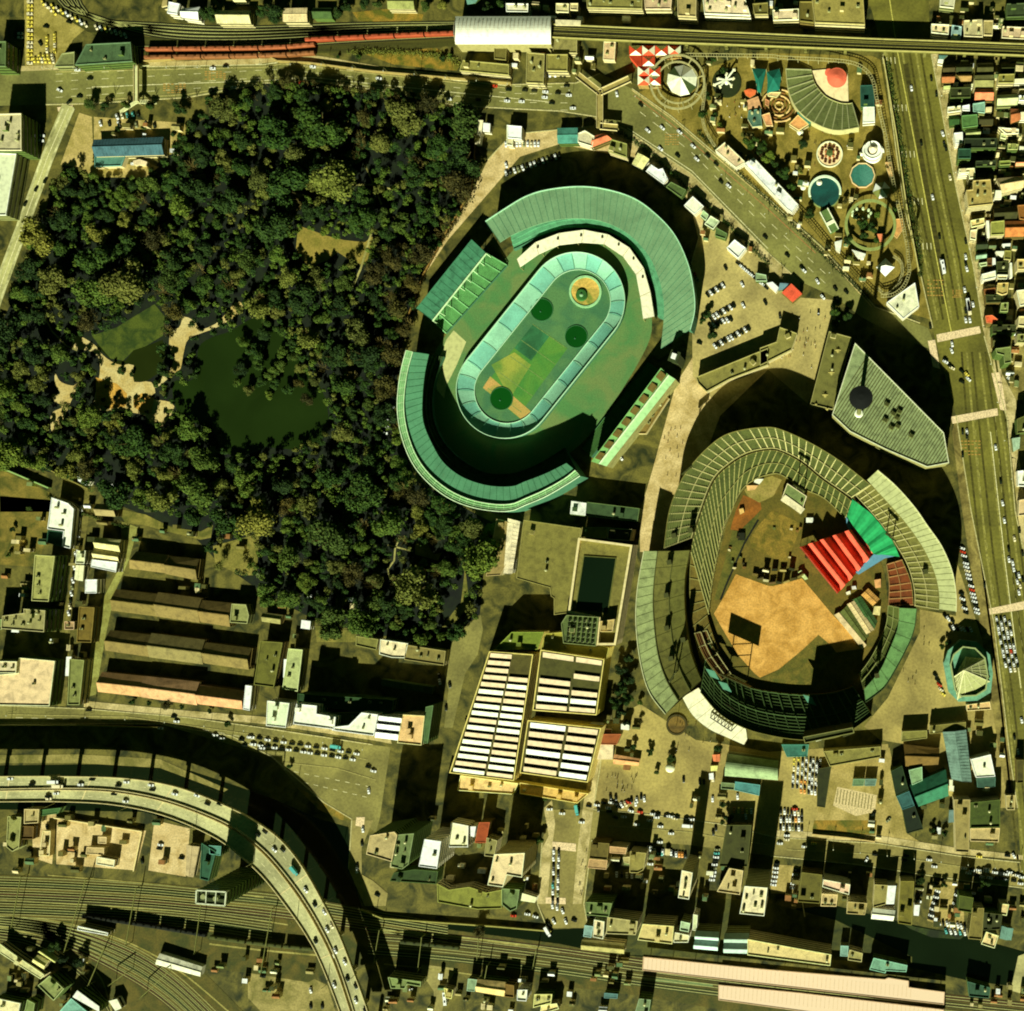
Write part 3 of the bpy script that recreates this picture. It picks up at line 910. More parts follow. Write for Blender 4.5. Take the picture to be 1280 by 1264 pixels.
def stand(name, parent, outer, inner, zo, zi, n, steps, m_seat, m_wall, aisles=0, m_aisle=None, front=True, rail=True, back=1.2):
	"""stepped seating between an outer and an inner line, with its outer wall"""
	O, I = polyline_strip(outer, inner, zo, zi, n)
	mb = MB()
	O_, I_ = [Vector(p) for p in O], [Vector(p) for p in I]
	for j in range(steps):
		f0, f1 = j / steps, (j + 1) / steps
		z = zi + (zo - zi) * j / max(steps - 1, 1)
		zn = zi + (zo - zi) * (j + 1) / max(steps - 1, 1)
		for i in range(n - 1):
			a, b = I_[i].lerp(O_[i], f0), I_[i + 1].lerp(O_[i + 1], f0)
			c, d = I_[i + 1].lerp(O_[i + 1], f1), I_[i].lerp(O_[i], f1)
			mb.face([(*a, z), (*b, z), (*c, z), (*d, z)], 0)
			if j < steps - 1:
				mb.face([(*d, z), (*c, z), (*c, zn), (*d, zn)], 0)
	s = mb.build(name, m_seat, parent)
	w = MB()
	for i in range(n - 1):
		a, b = O_[i], O_[i + 1]
		w.face([(*a, 0), (*b, 0), (*b, zo + back), (*a, zo + back)], 0)
		k0 = (I_[i] - O_[i]).normalized() * .5
		k1 = (I_[i + 1] - O_[i + 1]).normalized() * .5
		w.face([(*a, zo + back), (*b, zo + back), (*(b + k1), zo + back), (*(a + k0), zo + back)], 0)
		w.face([(*(a + k0), zo), (*(b + k1), zo), (*(b + k1), zo + back), (*(a + k0), zo + back)], 0)
		if front:
			w.face([(*I_[i], 0), (*I_[i + 1], 0), (*I_[i + 1], zi + .9), (*I_[i], zi + .9)], 0)
	for i in (0, n - 1):
		prof = [(*I_[i], 0), (*O_[i], 0), (*O_[i], zo)]
		for j in range(steps - 1, -1, -1):
			z = zi + (zo - zi) * j / max(steps - 1, 1)
			prof.append((*I_[i].lerp(O_[i], (j + 1) / steps), z))
			prof.append((*I_[i].lerp(O_[i], j / steps), z))
		w.face(prof, 0)
	w.build('outer_wall', m_wall, s)
	if aisles:
		am = MB()
		for k in range(aisles + 1):
			i = min(n - 1, round(k * (n - 1) / aisles))
			a, b = I_[i], O_[i]
			am.bar((*a, zi + .35), (*b, zo + .35), .75, .3)
		am.build('aisle_stairs', m_aisle, s)
	if rail and steps > 6:
		for f in (0.02, .5):
			rm = MB()
			z = zi + (zo - zi) * f + .9
			for i in range(n - 1):
				a, b = I_[i].lerp(O_[i], f), I_[i + 1].lerp(O_[i + 1], f)
				rm.bar((*a, z), (*b, z), .5, .35)
			rm.build('walkway_rail', m_aisle or m_wall, s)
	return s


def canopy(name, parent, outer, inner, zo, zi, n, m, seams=0, m_seam=None, th=.5, smooth=True, rim=None):
	O, I = polyline_strip(outer, inner, zo, zi, n) if smooth else ([W(*p, zo) for p in resample(outer, n)], [W(*p, zi) for p in resample(inner, n)])
	mb = MB()
	for i in range(n - 1):
		a, b, c, d = O[i], O[i + 1], I[i + 1], I[i]
		mb.face([(*a, zo), (*b, zo), (*c, zi), (*d, zi)])
		mb.face([(*d, zi - th), (*c, zi - th), (*b, zo - th), (*a, zo - th)])
		mb.face([(*a, zo - th), (*b, zo - th), (*b, zo), (*a, zo)])
		mb.face([(*d, zi - th), (*c, zi - th), (*c, zi), (*d, zi)])
	for i in (0, n - 1):
		mb.face([(*O[i], zo), (*I[i], zi), (*I[i], zi - th), (*O[i], zo - th)])
	r = mb.build(name, m, parent)
	if seams:
		s = MB()
		for k in range(seams + 1):
			f = k * (n - 1) / seams
			i = min(int(f), n - 2)
			t_ = f - i
			a = Vector(O[i]).lerp(Vector(O[i + 1]), t_); b = Vector(I[i]).lerp(Vector(I[i + 1]), t_)
			s.bar((*a, zo + .04), (*b, zi + .04), .22, .14)
		s.build('roof_seam', m_seam or m, r)
	if rim:
		s = MB()
		for i in range(n - 1):
			s.bar((*O[i], zo + .3), (*O[i + 1], zo + .3), .55, .6)
		s.build('edge_rail', rim, r)
	return r


def curtain(name, parent, line, z0, z1, n, m, px_h=None, smooth=True):
	P = [W(*p, px_h if px_h is not None else z1) for p in (curve(line, n) if smooth else resample(line, n))]
	mb = MB()
	for i in range(n - 1):
		mb.face([(*P[i], z0), (*P[i + 1], z0), (*P[i + 1], z1), (*P[i], z1)])
	return mb.build(name, m, parent)

# ================================================================ VELODROME
VC = W(683, 437)
velo = thing('velodrome', 'oval cycling velodrome with green curved stand roofs', 'stadium', (VC[0], VC[1], 0))
M_VG = mat('streak', (122, 152, 118))
M_VG2 = mat('streak', (90, 140, 98))
M_VDK = mat('clean', (70, 110, 78))
M_PALE = mat('clean', (168, 200, 140))
M_CONC = mat('roof', (150, 142, 92))
M_SEAT_G = mat('roof', (96, 150, 104))
V_FIELD = curve([(650, 305), (700, 290), (750, 295), (795, 330), (815, 400), (800, 450), (740, 540), (690, 580), (620, 605), (560, 580), (535, 520), (540, 450), (580, 390)], 90, True)[:-1]
sheet('stadium_ground', V_FIELD, mat('turf', (82, 122, 80), rgb2=(108, 124, 82)), 0.10, 'green painted apron inside the velodrome')
# apron wedge, pale
sheet('stadium_ground', T('B2', [(985, 395), (1045, 450), (1000, 560), (950, 660), (940, 720), (905, 680), (895, 600), (920, 520), (950, 440)]), mat('clean', (186, 180, 118)), 0.13)
N_, S_ = Vector((723, 378)), Vector((634, 489))
ax_ = (N_ - S_).normalized()
px_ = Vector((-ax_.y, ax_.x))


def oval(rad, k=28, flat=14):
	out = []
	a0 = math.atan2(px_.y, px_.x)
	for i in range(k + 1):
		t = math.pi * i / k
		out.append(tuple(N_ + (px_ * math.cos(t) + ax_ * math.sin(t)) * rad))
	for i in range(1, flat):
		out.append(tuple((N_ - px_ * rad).lerp(S_ - px_ * rad, i / flat)))
	for i in range(k + 1):
		t = math.pi * i / k
		out.append(tuple(S_ + (-px_ * math.cos(t) - ax_ * math.sin(t)) * rad))
	for i in range(1, flat):
		out.append(tuple((S_ + px_ * rad).lerp(N_ + px_ * rad, i / flat)))
	return out


tr = MB()
steps = 6
L0 = [WL(oval(40.5 + 19.5 * j / steps)) for j in range(steps + 1)]
n = len(L0[0])
for j in range(steps):
	z0, z1 = .4 + 4.0 * (j / steps) ** 1.5, .4 + 4.0 * ((j + 1) / steps) ** 1.5
	for i in range(n):
		k = (i + 1) % n
		tr.face([(*L0[j][i], z0), (*L0[j][k], z0), (*L0[j + 1][k], z1), (*L0[j + 1][i], z1)], 1 if (i // 3) % 2 else 0)
track_o = tr.build('banked_track', [mat('streak', (136, 180, 140)), mat('streak', (114, 168, 136))], velo)
m = MB()
for q, z, hh in ((L0[-1], 4.4, 1.2), (L0[0], .4, .5)):
	m = MB()
	for i in range(n):
		k = (i + 1) % n
		m.bar((*q[i], z + hh / 2), (*q[k], z + hh / 2), .45, hh)
	m.build('track_rail', mat('paint', (176, 206, 160)), track_o)
for i in range(0, n, 3):
	m = MB(); m.bar((*L0[0][i], .55), (*L0[-1][i], 4.55), .3, .15); m.build('track_joint', mat('paint', (90, 140, 104)), track_o)
m = MB()
for i in range(n):
	k = (i + 1) % n
	m.face([(*L0[-1][i], 0), (*L0[-1][k], 0), (*L0[-1][k], 4.4), (*L0[-1][i], 4.4)])
m.build('track_wall', M_VDK, track_o)
sheet('stadium_ground', oval(40), mat('turf', (88, 122, 86), rgb2=(68, 108, 70)), 0.16, 'grey green infield of the velodrome')
sheet('stadium_ground', T('B3', [(140, 365), (305, 480), (95, 770), (60, 800)]) + T('B2', [(1340, 850), (1125, 670)]), mat('turf', (92, 132, 62), rgb2=(66, 120, 62)), 0.19, 'rectangular green turf court')
sheet('stadium_ground', T('B3', [(140, 365), (220, 420), (130, 540), (50, 480)]), mat('turf', (60, 116, 70)), 0.21)
sheet('stadium_ground', [T('B2', [(1160, 615), (1125, 670), (1345, 850), (1375, 800)])], mat('turf', (196, 150, 84), rgb2=(140, 140, 70)), 0.22, 'worn brown patch of the turf')
sheet('stadium_ground', [T('B3', [(-60, 560), (50, 500), (130, 560), (30, 720)])], mat('turf', (150, 150, 70), rgb2=(100, 128, 64)), 0.215)
mb = MB()
for i in range(5):
	a, b = Vector((666 - i * 14, 405 + i * 20)), Vector((708 - i * 14, 435 + i * 20))
	q = [a, b, b + Vector((-.5, .6)), a + Vector((-.5, .6))]
	mb.face([(*W(*p), .24) for p in ccw(q)][::-1])
struct(mb.build('turf_line', mat('marking', (120, 140, 86))), 'faint court lines')
for x, y, r, nm in ((677.5, 387.5, 13.6, 'north-western'), (720.5, 421, 13.6, 'north-eastern'), (627, 498.5, 13.8, 'southern')):
	c = W(x, y)
	t = thing('wading_pool', 'round dark green pool on the velodrome infield, %s one' % nm, 'pool', (*c, 0.16), 'dark round pools on the velodrome infield')
	m = MB(); m.cyl(*c, .16, .42, r * S, n=40); m.build('water', mat('water', (24, 74, 26)), t)
	m = MB(); m.torus(*c, .6, r * S + .2, .5, .5); m.build('rim', mat('clean', (58, 104, 60)), t)
	m = MB(); m.cyl(c[0] - 1, c[1] - 1.5, .3, .9, .5, n=8); m.build('drain_post', M_VDK, t)
c = W(732, 365)
t = thing('playground', 'round sand playground with pale rim inside the velodrome', 'playground', (*c, 0.16))
m = MB(); m.torus(*c, .9, 19 * S, 1.6, .8, 40); m.build('rim', mat('clean', (150, 190, 130)), t)
m = MB(); m.cyl(*c, .16, .4, 18 * S, n=40); m.build('sand', mat('dirt', (214, 170, 84), rgb2=(120, 128, 60)), t)
m = MB(); m.cyl(c[0] - 2.8, c[1] - 2.6, .3, 1.6, 4.6, 4.0, n=30); m.build('mound', mat('turf', (64, 118, 62)), t)
m = MB(); m.cyl(c[0] - 2.8, c[1] - 2.6, 1.6, 2.6, 1.5, .4, n=14); m.build('turret', M_VG, t)

# stands and roofs
NO = [(607, 277), (630, 262), (656, 246.5), (682, 238), (721, 233.5), (755, 236.5), (792, 248), (821, 269), (844, 295), (860, 330), (867, 362), (868.5, 388), (863, 412)]
NI = [(625, 303), (640, 294), (667, 282.5), (695, 275), (721, 273), (747, 275.5), (771, 284), (792, 298), (811, 320), (822, 344), (828, 366), (830, 392), (826, 436)]
r = canopy('curved_roof', velo, NO, NI, 18, 20, 60, M_VG, 44, mat('clean', (76, 128, 92)), rim=mat('clean', (170, 206, 160)))
curtain('outer_wall', r, NO, 0, 17.4, 60, M_VDK, 18)
stand('seating_bank', velo, [(p[0], p[1]) for p in NO[1:]], [(642, 312), (655, 306), (672, 297), (698, 288), (721, 285), (750, 287), (775, 297), (794, 314), (806, 334), (816, 356), (820, 375), (822, 396)], 13, 4, 50, 9, M_SEAT_G, M_VDK, rail=False, back=.2)
pts_o = [(646, 324), (669, 303), (700, 291), (732, 287), (753, 290), (776, 300), (797, 319), (810, 347), (818, 396)]
pts_i = [(650, 334), (676, 316), (695, 307), (721, 303), (753, 304), (771, 313), (787, 329), (797, 347), (804, 399)]
r = canopy('white_canopy', velo, pts_o, pts_i, 8.5, 8.0, 9, mat('clean', (238, 214, 172)), 8, mat('clean', (160, 140, 100)), smooth=False)
for i in range(1, 8):
	p = W(*[(a + b) / 2 for a, b in zip(pts_o[i], pts_i[i])], 8)
	m = MB(); m.box(*p, 8.3, 1.2, 1.2, .9, .3); m.build('roof_vent', mat('clean', (70, 60, 40)), r)
for i in range(9):
	p = W(*pts_i[i], 8)
	m = MB(); m.bar((*p, 0), (*p, 8), .4); m.build('column', M_CONC, r)
curtain('back_wall', r, pts_o, 0, 8.2, 9, M_CONC, 8, smooth=False)
SO = [(508, 438), (502, 461), (498, 487), (497, 514), (502, 545), (514, 576), (532, 600), (558, 621), (587, 633.5), (618, 639), (640, 638.5), (656, 632), (682, 621), (708, 606), (725, 595)]
SI = [(536, 443), (531, 467), (528, 498), (529, 527), (540, 555), (555, 579), (579, 597), (610, 607), (640, 608), (656, 602), (682, 592), (708, 579)]
SO2 = [(516, 440), (510, 462), (506, 488), (505, 514), (510, 543), (521, 571), (538, 594), (562, 613), (589, 625), (618, 630.5), (640, 630), (655, 624), (680, 613), (705, 599), (719, 588)]
r = canopy('curved_roof', velo, SO2, SI, 23, 22, 60, M_VG2, 40, mat('clean', (52, 100, 62)))
r2 = canopy('roof_walkway', velo, SO, SO2, 23.8, 23.6, 60, mat('roof', (128, 172, 112)), 40, mat('clean', (200, 216, 160)), rim=mat('clean', (206, 222, 170)))
m = MB()
P_ = [W(*p, 24) for p in curve(SO2, 60)]
for i in range(59):
	m.bar((*P_[i], 24), (*P_[i + 1], 24), .5, .8)
m.build('edge_rail', mat('clean', (196, 214, 160)), r2)
m = MB()
for f in (.33, .66):
	Q1, Q2 = curve(SO, 60), curve(SO2, 60)
	PP = [W(a[0] + (b[0] - a[0]) * f, a[1] + (b[1] - a[1]) * f, 24) for a, b in zip(Q1, Q2)]
	for i in range(59):
		m.bar((*PP[i], 23.9), (*PP[i + 1], 23.9), .22, .25)
m.build('pipe_run', mat('clean', (170, 196, 140)), r2)
curtain('outer_wall', r2, SO, 0, 23.4, 60, M_VDK, 23.8)
stand('seating_bank', velo, SO, [(555, 446), (546, 470), (541, 498), (543, 525), (553, 549), (569, 568), (590, 583), (612, 592), (640, 592), (660, 586), (684, 574), (706, 560)], 19, 3, 50, 10, mat('roof', (70, 92, 60)), M_VDK, rail=False, back=.2)

# north-west grandstand
r = canopy('grandstand_roof', velo, [(521, 386), (590, 300)], [(541, 401), (608, 317)], 13, 15, 2, mat('roof', (80, 136, 96)), 12, mat('clean', (58, 104, 72)), smooth=False, rim=mat('clean', (70, 120, 84)))
m = MB()
a, b = W(541, 401, 15.4), W(608, 317, 15.4)
m.bar((*a, 15.4), (*b, 15.4), .8, .8)
for i in range(9):
	p = Vector(a).lerp(Vector(b), i / 8)
	m.bar((p.x, p.y, 15.4), (p.x, p.y, 5), .5)
m.build('roof_edge', mat('clean', (200, 220, 160)), r)
stand('seating_bank', velo, [(541, 401), (608, 317)], [(558, 417), (634, 332)], 8, 1.5, 20, 10, mat('roof', (92, 140, 88)), M_VDK, 8, mat('clean', (120, 170, 110)), rail=False, back=.3)
curtain('outer_wall', r, [(521, 386), (590, 300)], 0, 12.6, 2, M_VDK, 13, smooth=False)
# south-east grandstand
r = canopy('grandstand_roof', velo, [(758, 583), (844, 474)], [(749, 580), (836, 469)], 19, 20.5, 2, mat('clean', (158, 192, 128)), 0, smooth=False)
r2 = canopy('grandstand_roof', velo, [(749, 580), (836, 469)], [(739, 577), (826, 460)], 20, 21.5, 2, mat('clean', (118, 160, 96)), 0, smooth=False)
m = MB()
for i in range(8):
	f = (i + .3) / 8
	A, B_ = Vector((749, 580)).lerp(Vector((836, 469)), f), Vector((739, 577)).lerp(Vector((826, 460)), f)
	A2, B2 = Vector((749, 580)).lerp(Vector((836, 469)), f + .07), Vector((739, 577)).lerp(Vector((826, 460)), f + .07)
	q = [A.lerp(B_, .2), A2.lerp(B2, .2), A2.lerp(B2, .85), A.lerp(B_, .85)]
	m.prism([W(*p, 21.5) for p in q], 20.5, 21.8, 0, 0)
m.build('skylight', mat('roof', (120, 100, 56)), r2)
m = MB()
m.bar((*W(749, 580, 20.6), 20.6), (*W(836, 469, 20.6), 20.6), .8, .6)
m.build('ridge_beam', mat('clean', (214, 222, 170)), r2)
curtain('outer_wall', r, [(758, 583), (844, 474)], 0, 18.6, 2, M_CONC, 19, smooth=False)
curtain('end_wall', r, [(739, 577), (758, 583)], 0, 18.6, 2, M_CONC, 19, smooth=False)
curtain('front_glass', r, [(739, 577), (826, 460)], 9, 20.8, 2, M_GLASS, 20.8, smooth=False)
stand('seating_bank', velo, [(740, 572), (824, 462)], [(727, 560), (809, 452)], 7, 1, 20, 10, mat('roof', (74, 110, 66)), M_VDK, rail=False, back=.2)
# press tower
c = W(843, 446, 26)
t = thing('lookout_tower', 'small dark tower with white top by the velodrome roof', 'tower', (*c, 0))
m = MB(); m.box(*c, 0, 5.5, 6.5, 26, math.radians(-20)); m.build('shaft', mat('clean', (60, 66, 40)), t)
m = MB(); m.box(*c, 26, 7, 8.5, 1.2, math.radians(-20)); m.build('deck', mat('clean', (54, 62, 38)), t)
m = MB(); m.box(*c, 27.2, 3.2, 3.8, 2, math.radians(-20)); m.build('roof_hut', mat('clean', (244, 236, 200)), t)

# ================================================================ BASEBALL STADIUM
BC = W(985, 740)
base = thing('baseball_stadium', 'open baseball stadium bowl with double-deck concrete stands', 'stadium', (BC[0], BC[1], 0))
M_ST = mat('roof', (96, 100, 62))
M_ST2 = mat('roof', (116, 108, 62))
M_AISLE = mat('clean', (176, 164, 108))
M_OUT = mat('clean', (120, 112, 66))
UO = [(830, 685), (836, 641), (847, 610), (860, 587), (881, 563), (904, 545), (930, 537), (960, 534), (976, 537), (1002, 548), (1028, 562), (1054, 579), (1088, 606)]
UM = [(865, 672), (875, 640), (891, 600), (912, 579), (935, 566), (960, 561), (976, 563), (1002, 576), (1028, 597), (1054, 615), (1064, 622)]
LM = [(864, 690), (867, 672), (877, 640), (893, 601), (913, 581), (936, 568), (960, 563), (976, 565), (1001, 578), (1027, 599), (1053, 617), (1064, 626)]
LI = [(886, 768), (890, 735), (897, 695), (904, 664), (914, 641), (925, 616), (940, 602), (960, 594), (976, 594), (1002, 611), (1028, 622), (1048, 640), (1056, 650)]
stand('upper_deck', base, UO, UM, 25, 13.5, 70, 14, M_ST, M_OUT, 34, M_AISLE)
stand('lower_deck', base, LM, LI, 12, 2.5, 70, 14, mat('roof', (84, 90, 52)), M_OUT, 34, mat('clean', (140, 132, 84)), back=.3)
stand('lower_deck', base, [(864, 690), (862, 720), (863, 765), (872, 812), (882, 848)], [(894, 706), (889, 735), (884, 765), (890, 790), (898, 812)], 5, 3, 30, 12, mat('roof', (112, 96, 48)), M_OUT, 10, mat('clean', (132, 122, 76)), back=.3, rail=False)
# south-west upper wing
w0_, w1_, w2_, w3_ = [(805, 689), (797, 735), (795, 780), (801, 830), (812, 866), (832, 893)], [(822, 689), (817, 735), (817, 770), (822, 815), (832, 848), (848, 876)], [(843, 689), (837, 730), (837, 767), (842, 810), (851, 840), (863, 864)], [(862, 688), (856, 724), (856, 764), (861, 806), (868, 830), (877, 851)]
canopy('stand_roof', base, w0_, w1_, 26, 24, 40, mat('roof', (150, 156, 108)), 18, mat('clean', (80, 84, 50)), rim=mat('clean', (190, 186, 136)))
canopy('stand_roof', base, w1_, w2_, 23.6, 19, 40, mat('roof', (116, 110, 64)), 9, mat('clean', (90, 88, 50)), rim=mat('clean', (80, 80, 48)))
canopy('stand_roof', base, w2_, w3_, 18.8, 13, 40, mat('roof', (112, 108, 62)), 9, mat('clean', (90, 88, 50)), rim=mat('clean', (84, 84, 50)))
curtain('outer_wall', base, w0_, 0, 25.6, 40, M_OUT, 26)
curtain('outer_wall', base, w3_, 0, 12.6, 40, M_OUT, 13)
curtain('outer_wall', base, [w0_[0], w3_[0]], 0, 12.6, 2, M_OUT, 18, smooth=False)
curtain('outer_wall', base, [w0_[-1], w3_[-1]], 0, 12.6, 2, M_OUT, 18, smooth=False)
for tl, x, y in (('C3', 815, 190), ('C3', 893, 165), ('C3', 792, 318), ('C3', 778, 475), ('C3', 780, 632), ('C3', 858, 688), ('C3', 800, 778), ('C4', 560, 860), ('C4', 792, 362)):
	p = W(*T(tl, [(x, y)])[0], 22)
	m = MB()
	m.box(*p, 12, 3, 3, 11.4, .2)
	m.box(p[0], p[1], 23.4, 3.4, 3.4, .3, .2, 1)
	m.build('stair_exit', [mat('clean', (48, 48, 28)), mat('clean', (72, 72, 44))], base)
# north-east wing with roof strip
NEo = [(1097, 588), (1120, 608), (1143, 634), (1159, 657), (1177, 683), (1190, 714), (1195, 743), (1195, 765)]
NEm = [(1084, 600), (1106, 624), (1126, 646), (1143, 668), (1158, 692), (1169, 718), (1174, 742), (1174, 762)]
NEi = [(1065, 615), (1091, 643), (1112, 670), (1133, 704), (1142, 735), (1143, 757)]
canopy('stand_roof', base, NEo, NEm, 28, 27, 40, mat('clean', (178, 176, 122)), 26, mat('clean', (120, 120, 80)), rim=mat('clean', (214, 206, 150)))
curtain('outer_wall', base, NEo, 0, 27.5, 40, M_OUT, 28)
stand('upper_deck', base, NEm, NEi, 23, 12, 50, 14, mat('roof', (120, 114, 68)), M_OUT, 24, M_AISLE)
stand('lower_deck', base, [(1128, 700), (1139, 728), (1142, 756)], [(1108, 706), (1111, 730), (1110, 757)], 11, 3, 20, 12, mat('roof', (122, 66, 34)), M_OUT, 6, mat('clean', (156, 116, 74)), back=.2)
# south-east stand, teal
SEo = [(1146, 761), (1142, 790), (1130, 818), (1109, 855), (1096, 868), (1082, 878)]
SEm = [(1124, 760), (1122, 785), (1112, 812), (1100, 838), (1080, 862)]
SEi = [(1110, 757), (1107, 782), (1096, 808), (1086, 826), (1074, 842)]
canopy('stand_roof', base, SEo, SEm, 12, 11, 30, mat('roof', (108, 142, 92)), 7, mat('clean', (66, 84, 52)), rim=mat('clean', (60, 70, 44)))
curtain('outer_wall', base, SEo, 0, 11.6, 30, M_OUT, 12)
stand('lower_deck', base, SEm, SEi, 8.5, 3, 30, 9, mat('roof', (92, 98, 54)), M_OUT, 7, mat('clean', (140, 140, 92)), back=.2)
# south bleachers behind a tall back wall
SBo = [(876, 866), (900, 893), (930, 910), (960, 919), (1000, 925), (1040, 923), (1066, 912), (1090, 895)]
SBi = [(886, 800), (897, 826), (912, 845), (935, 858), (960, 864), (1000, 868), (1040, 866), (1066, 858)]
stand('bleachers', base, SBo, SBi, 14.5, 3, 50, 14, mat('roof', (66, 82, 48)), M_OUT, 18, mat('clean', (84, 104, 70)), back=1.2)
q = WL([(1006, 929), (1068, 916), (1066, 909), (1004, 921)], 33)
m = MB(); m.prism(q, 10, 33); sb_ = m.build('scoreboard', mat('clean', (70, 72, 42)), base)
m = MB(); m.ring(ccw(q), inset(ccw(q), .5), 33, 34); m.build('scoreboard_rim', mat('clean', (130, 126, 82)), sb_)
for q_ in q:
	m = MB(); m.bar((*q_, 0), (*q_, 10), .8); m.build('scoreboard_leg', M_OUT, sb_)
for tl, x, y in (('C3', 1000, 850), ('C3', 1060, 910), ('C4', 240, 975)):
	p = T(tl, [(x, y)])[0]
	q = WL([(p[0] - 9, p[1] - 6), (p[0] + 2, p[1] - 3), (p[0] + 8, p[1] + 8), (p[0] - 3, p[1] + 4)], 14)
	m = MB(); m.prism(q, 13.4, 14, bottom=True); m.build('awning', mat('clean', (92, 140, 108)), base)
stand('bleachers', base, [(868, 792), (880, 822), (902, 850)], [(884, 788), (896, 815), (914, 842)], 8, 3, 20, 7, mat('roof', (110, 76, 44)), M_OUT, 4, mat('clean', (170, 160, 110)), back=.2)
# white gatehouse roof on the south-west
canopy('gate_roof', base, [(853, 872), (866, 894), (886, 911), (907, 921), (930, 931)], [(873, 860), (886, 874), (901, 885), (928, 902), (934, 924)], 9, 9, 30, mat('clean', (238, 216, 172)), 6, mat('clean', (190, 168, 124)))
curtain('gate_wall', base, [(853, 872), (866, 894), (886, 911), (907, 921), (930, 931)], 0, 8.5, 30, mat('clean', (200, 180, 130)), 9)
canopy('gate_roof', base, [(930, 903), (960, 916)], [(934, 898), (962, 910)], 8, 8, 2, mat('clean', (236, 220, 180)), smooth=False)
m = MB()
for i in range(7):
	f = i / 6
	a = W(905 + 26 * f, 879 + 17 * f, 11); b = W(888 + 26 * f, 897 + 17 * f, 11)
	m.bar((*a, 11), (*b, 11), .6, .6)
	m.bar((*a, 0), (*a, 11), .5); m.bar((*b, 8), (*b, 11), .5)
m.bar((*W(905, 879, 11), 11.3), (*W(931, 896, 11), 11.3), .6)
m.bar((*W(888, 897, 11), 11.3), (*W(914, 914, 11), 11.3), .6)
m.build('sign_frame', mat('clean', (54, 46, 30)), base)
# long white south verge roof
canopy('verge_roof', base, [(1020, 927), (1045, 920), (1072, 908)], [(1016, 922), (1042, 915), (1068, 902)], 7, 7, 12, mat('clean', (232, 222, 180)))
sheet('stadium_ground', curve([(1110, 757), (1107, 782), (1096, 808), (1080, 846), (1040, 868), (1000, 870), (960, 866), (912, 845), (886, 800), (888, 740), (900, 690), (914, 641), (940, 602), (976, 594), (1028, 622), (1060, 650), (1100, 700)], 80, True)[:-1], mat('dirt', (112, 94, 44), rgb2=(84, 78, 34)), 0.26, 'worn brown ground inside the baseball stadium')
sheet('outfield_sand', T('C3', [(1110, 375), (1264, 430)]) + T('C4', [(60, 432), (130, 415), (200, 395), (240, 440), (340, 560), (500, 730), (430, 740), (360, 750), (280, 665), (200, 740), (90, 830), (0, 870)]) + T('C3', [(1200, 850), (1120, 760), (1060, 660), (1005, 565), (1060, 470)]),
	  mat('dirt', (210, 158, 80), rgb2=(176, 128, 58)), 0.30, 'orange sand of the outfield under repair')
sheet('outfield_turf', T('C4', [(280, 665), (345, 720), (365, 750), (290, 840), (260, 925), (190, 935), (100, 915), (20, 870), (100, 825), (200, 740)]), mat('grass', (112, 98, 46), rgb2=(84, 82, 36)), 0.33, 'dull winter turf wedge')
sheet('infield_turf', T('E8', [(560, 430), (840, 560), (700, 900), (640, 910), (370, 780), (350, 700), (440, 560)]), mat('grass', (138, 112, 50), rgb2=(98, 88, 36)), 0.31, 'patchy brown infield turf')
sheet('infield_clay', T('E8', [(290, 290), (450, 350), (460, 420), (310, 580), (250, 620), (170, 610), (220, 440)]), mat('dirt', (150, 92, 36), rgb2=(120, 78, 32)), 0.31, 'reddish clay')
sheet('infield_clay', T('E8', [(400, 160), (560, 110), (650, 150), (570, 300), (440, 360), (330, 300), (300, 240)]), mat('dirt', (156, 134, 78), rgb2=(128, 116, 60)), 0.32)
sheet('infield_turf', T('E8', [(450, 440), (420, 540), (270, 800), (60, 1264), (20, 1264), (130, 860), (190, 620), (260, 620), (320, 560)]), mat('dirt', (104, 96, 46), rgb2=(70, 74, 34)), 0.34)
sheet('running_track', ribbon_pts(T('E8', [(430, 520), (300, 740), (130, 1130), (80, 1264)]), 2.4), mat('dirt', (36, 40, 18)), 0.36, 'dark drainage strip')
m = MB()
P_ = curve(T('E8', [(30, 830), (90, 620), (150, 460), (230, 260)]), 14)
for i in range(13):
	m.bar((*W(*P_[i], 2.5), 1.4), (*W(*P_[i + 1], 2.5), 1.4), 1.5, 2.8)
m.build('field_wall', mat('clean', (206, 176, 116)), base)
# blockhouse by the north stand
building('E8', [(700, 180), (880, 300), (830, 460), (640, 340)], 6, (120, 130, 88), 'grey and white dugout building on the infield edge', 'white', par=.4, parc=(236, 206, 156), seams=0, name='dugout')
building('E8', [(640, 330), (680, 285), (860, 415), (820, 465)], 6.6, (238, 208, 160), 'white flat roof strip beside the infield dugout', 'white', par=0, name='dugout')
for pts, rc, lb in ((R(875, 500, 940, 545), (246, 232, 190), 'small white awning at the infield edge'), ([(400, 140), (480, 140), (440, 190), (390, 170)], (244, 226, 186), 'cream tarpaulin shelter north of the clay'), ([(320, 200), (430, 200), (400, 240), (330, 250)], (232, 176, 110), 'orange tarpaulin shelter at the clay edge'), ([(250, 420), (290, 410), (300, 450), (260, 470)], (240, 180, 100), 'small orange heap cover on the red clay'), (R(240, 640, 305, 710), (40, 42, 24), 'black square pit cover on the infield')):
	building('E8', pts, 2.2, rc, lb, 'brown', par=0, name='shelter', cat='shelter')
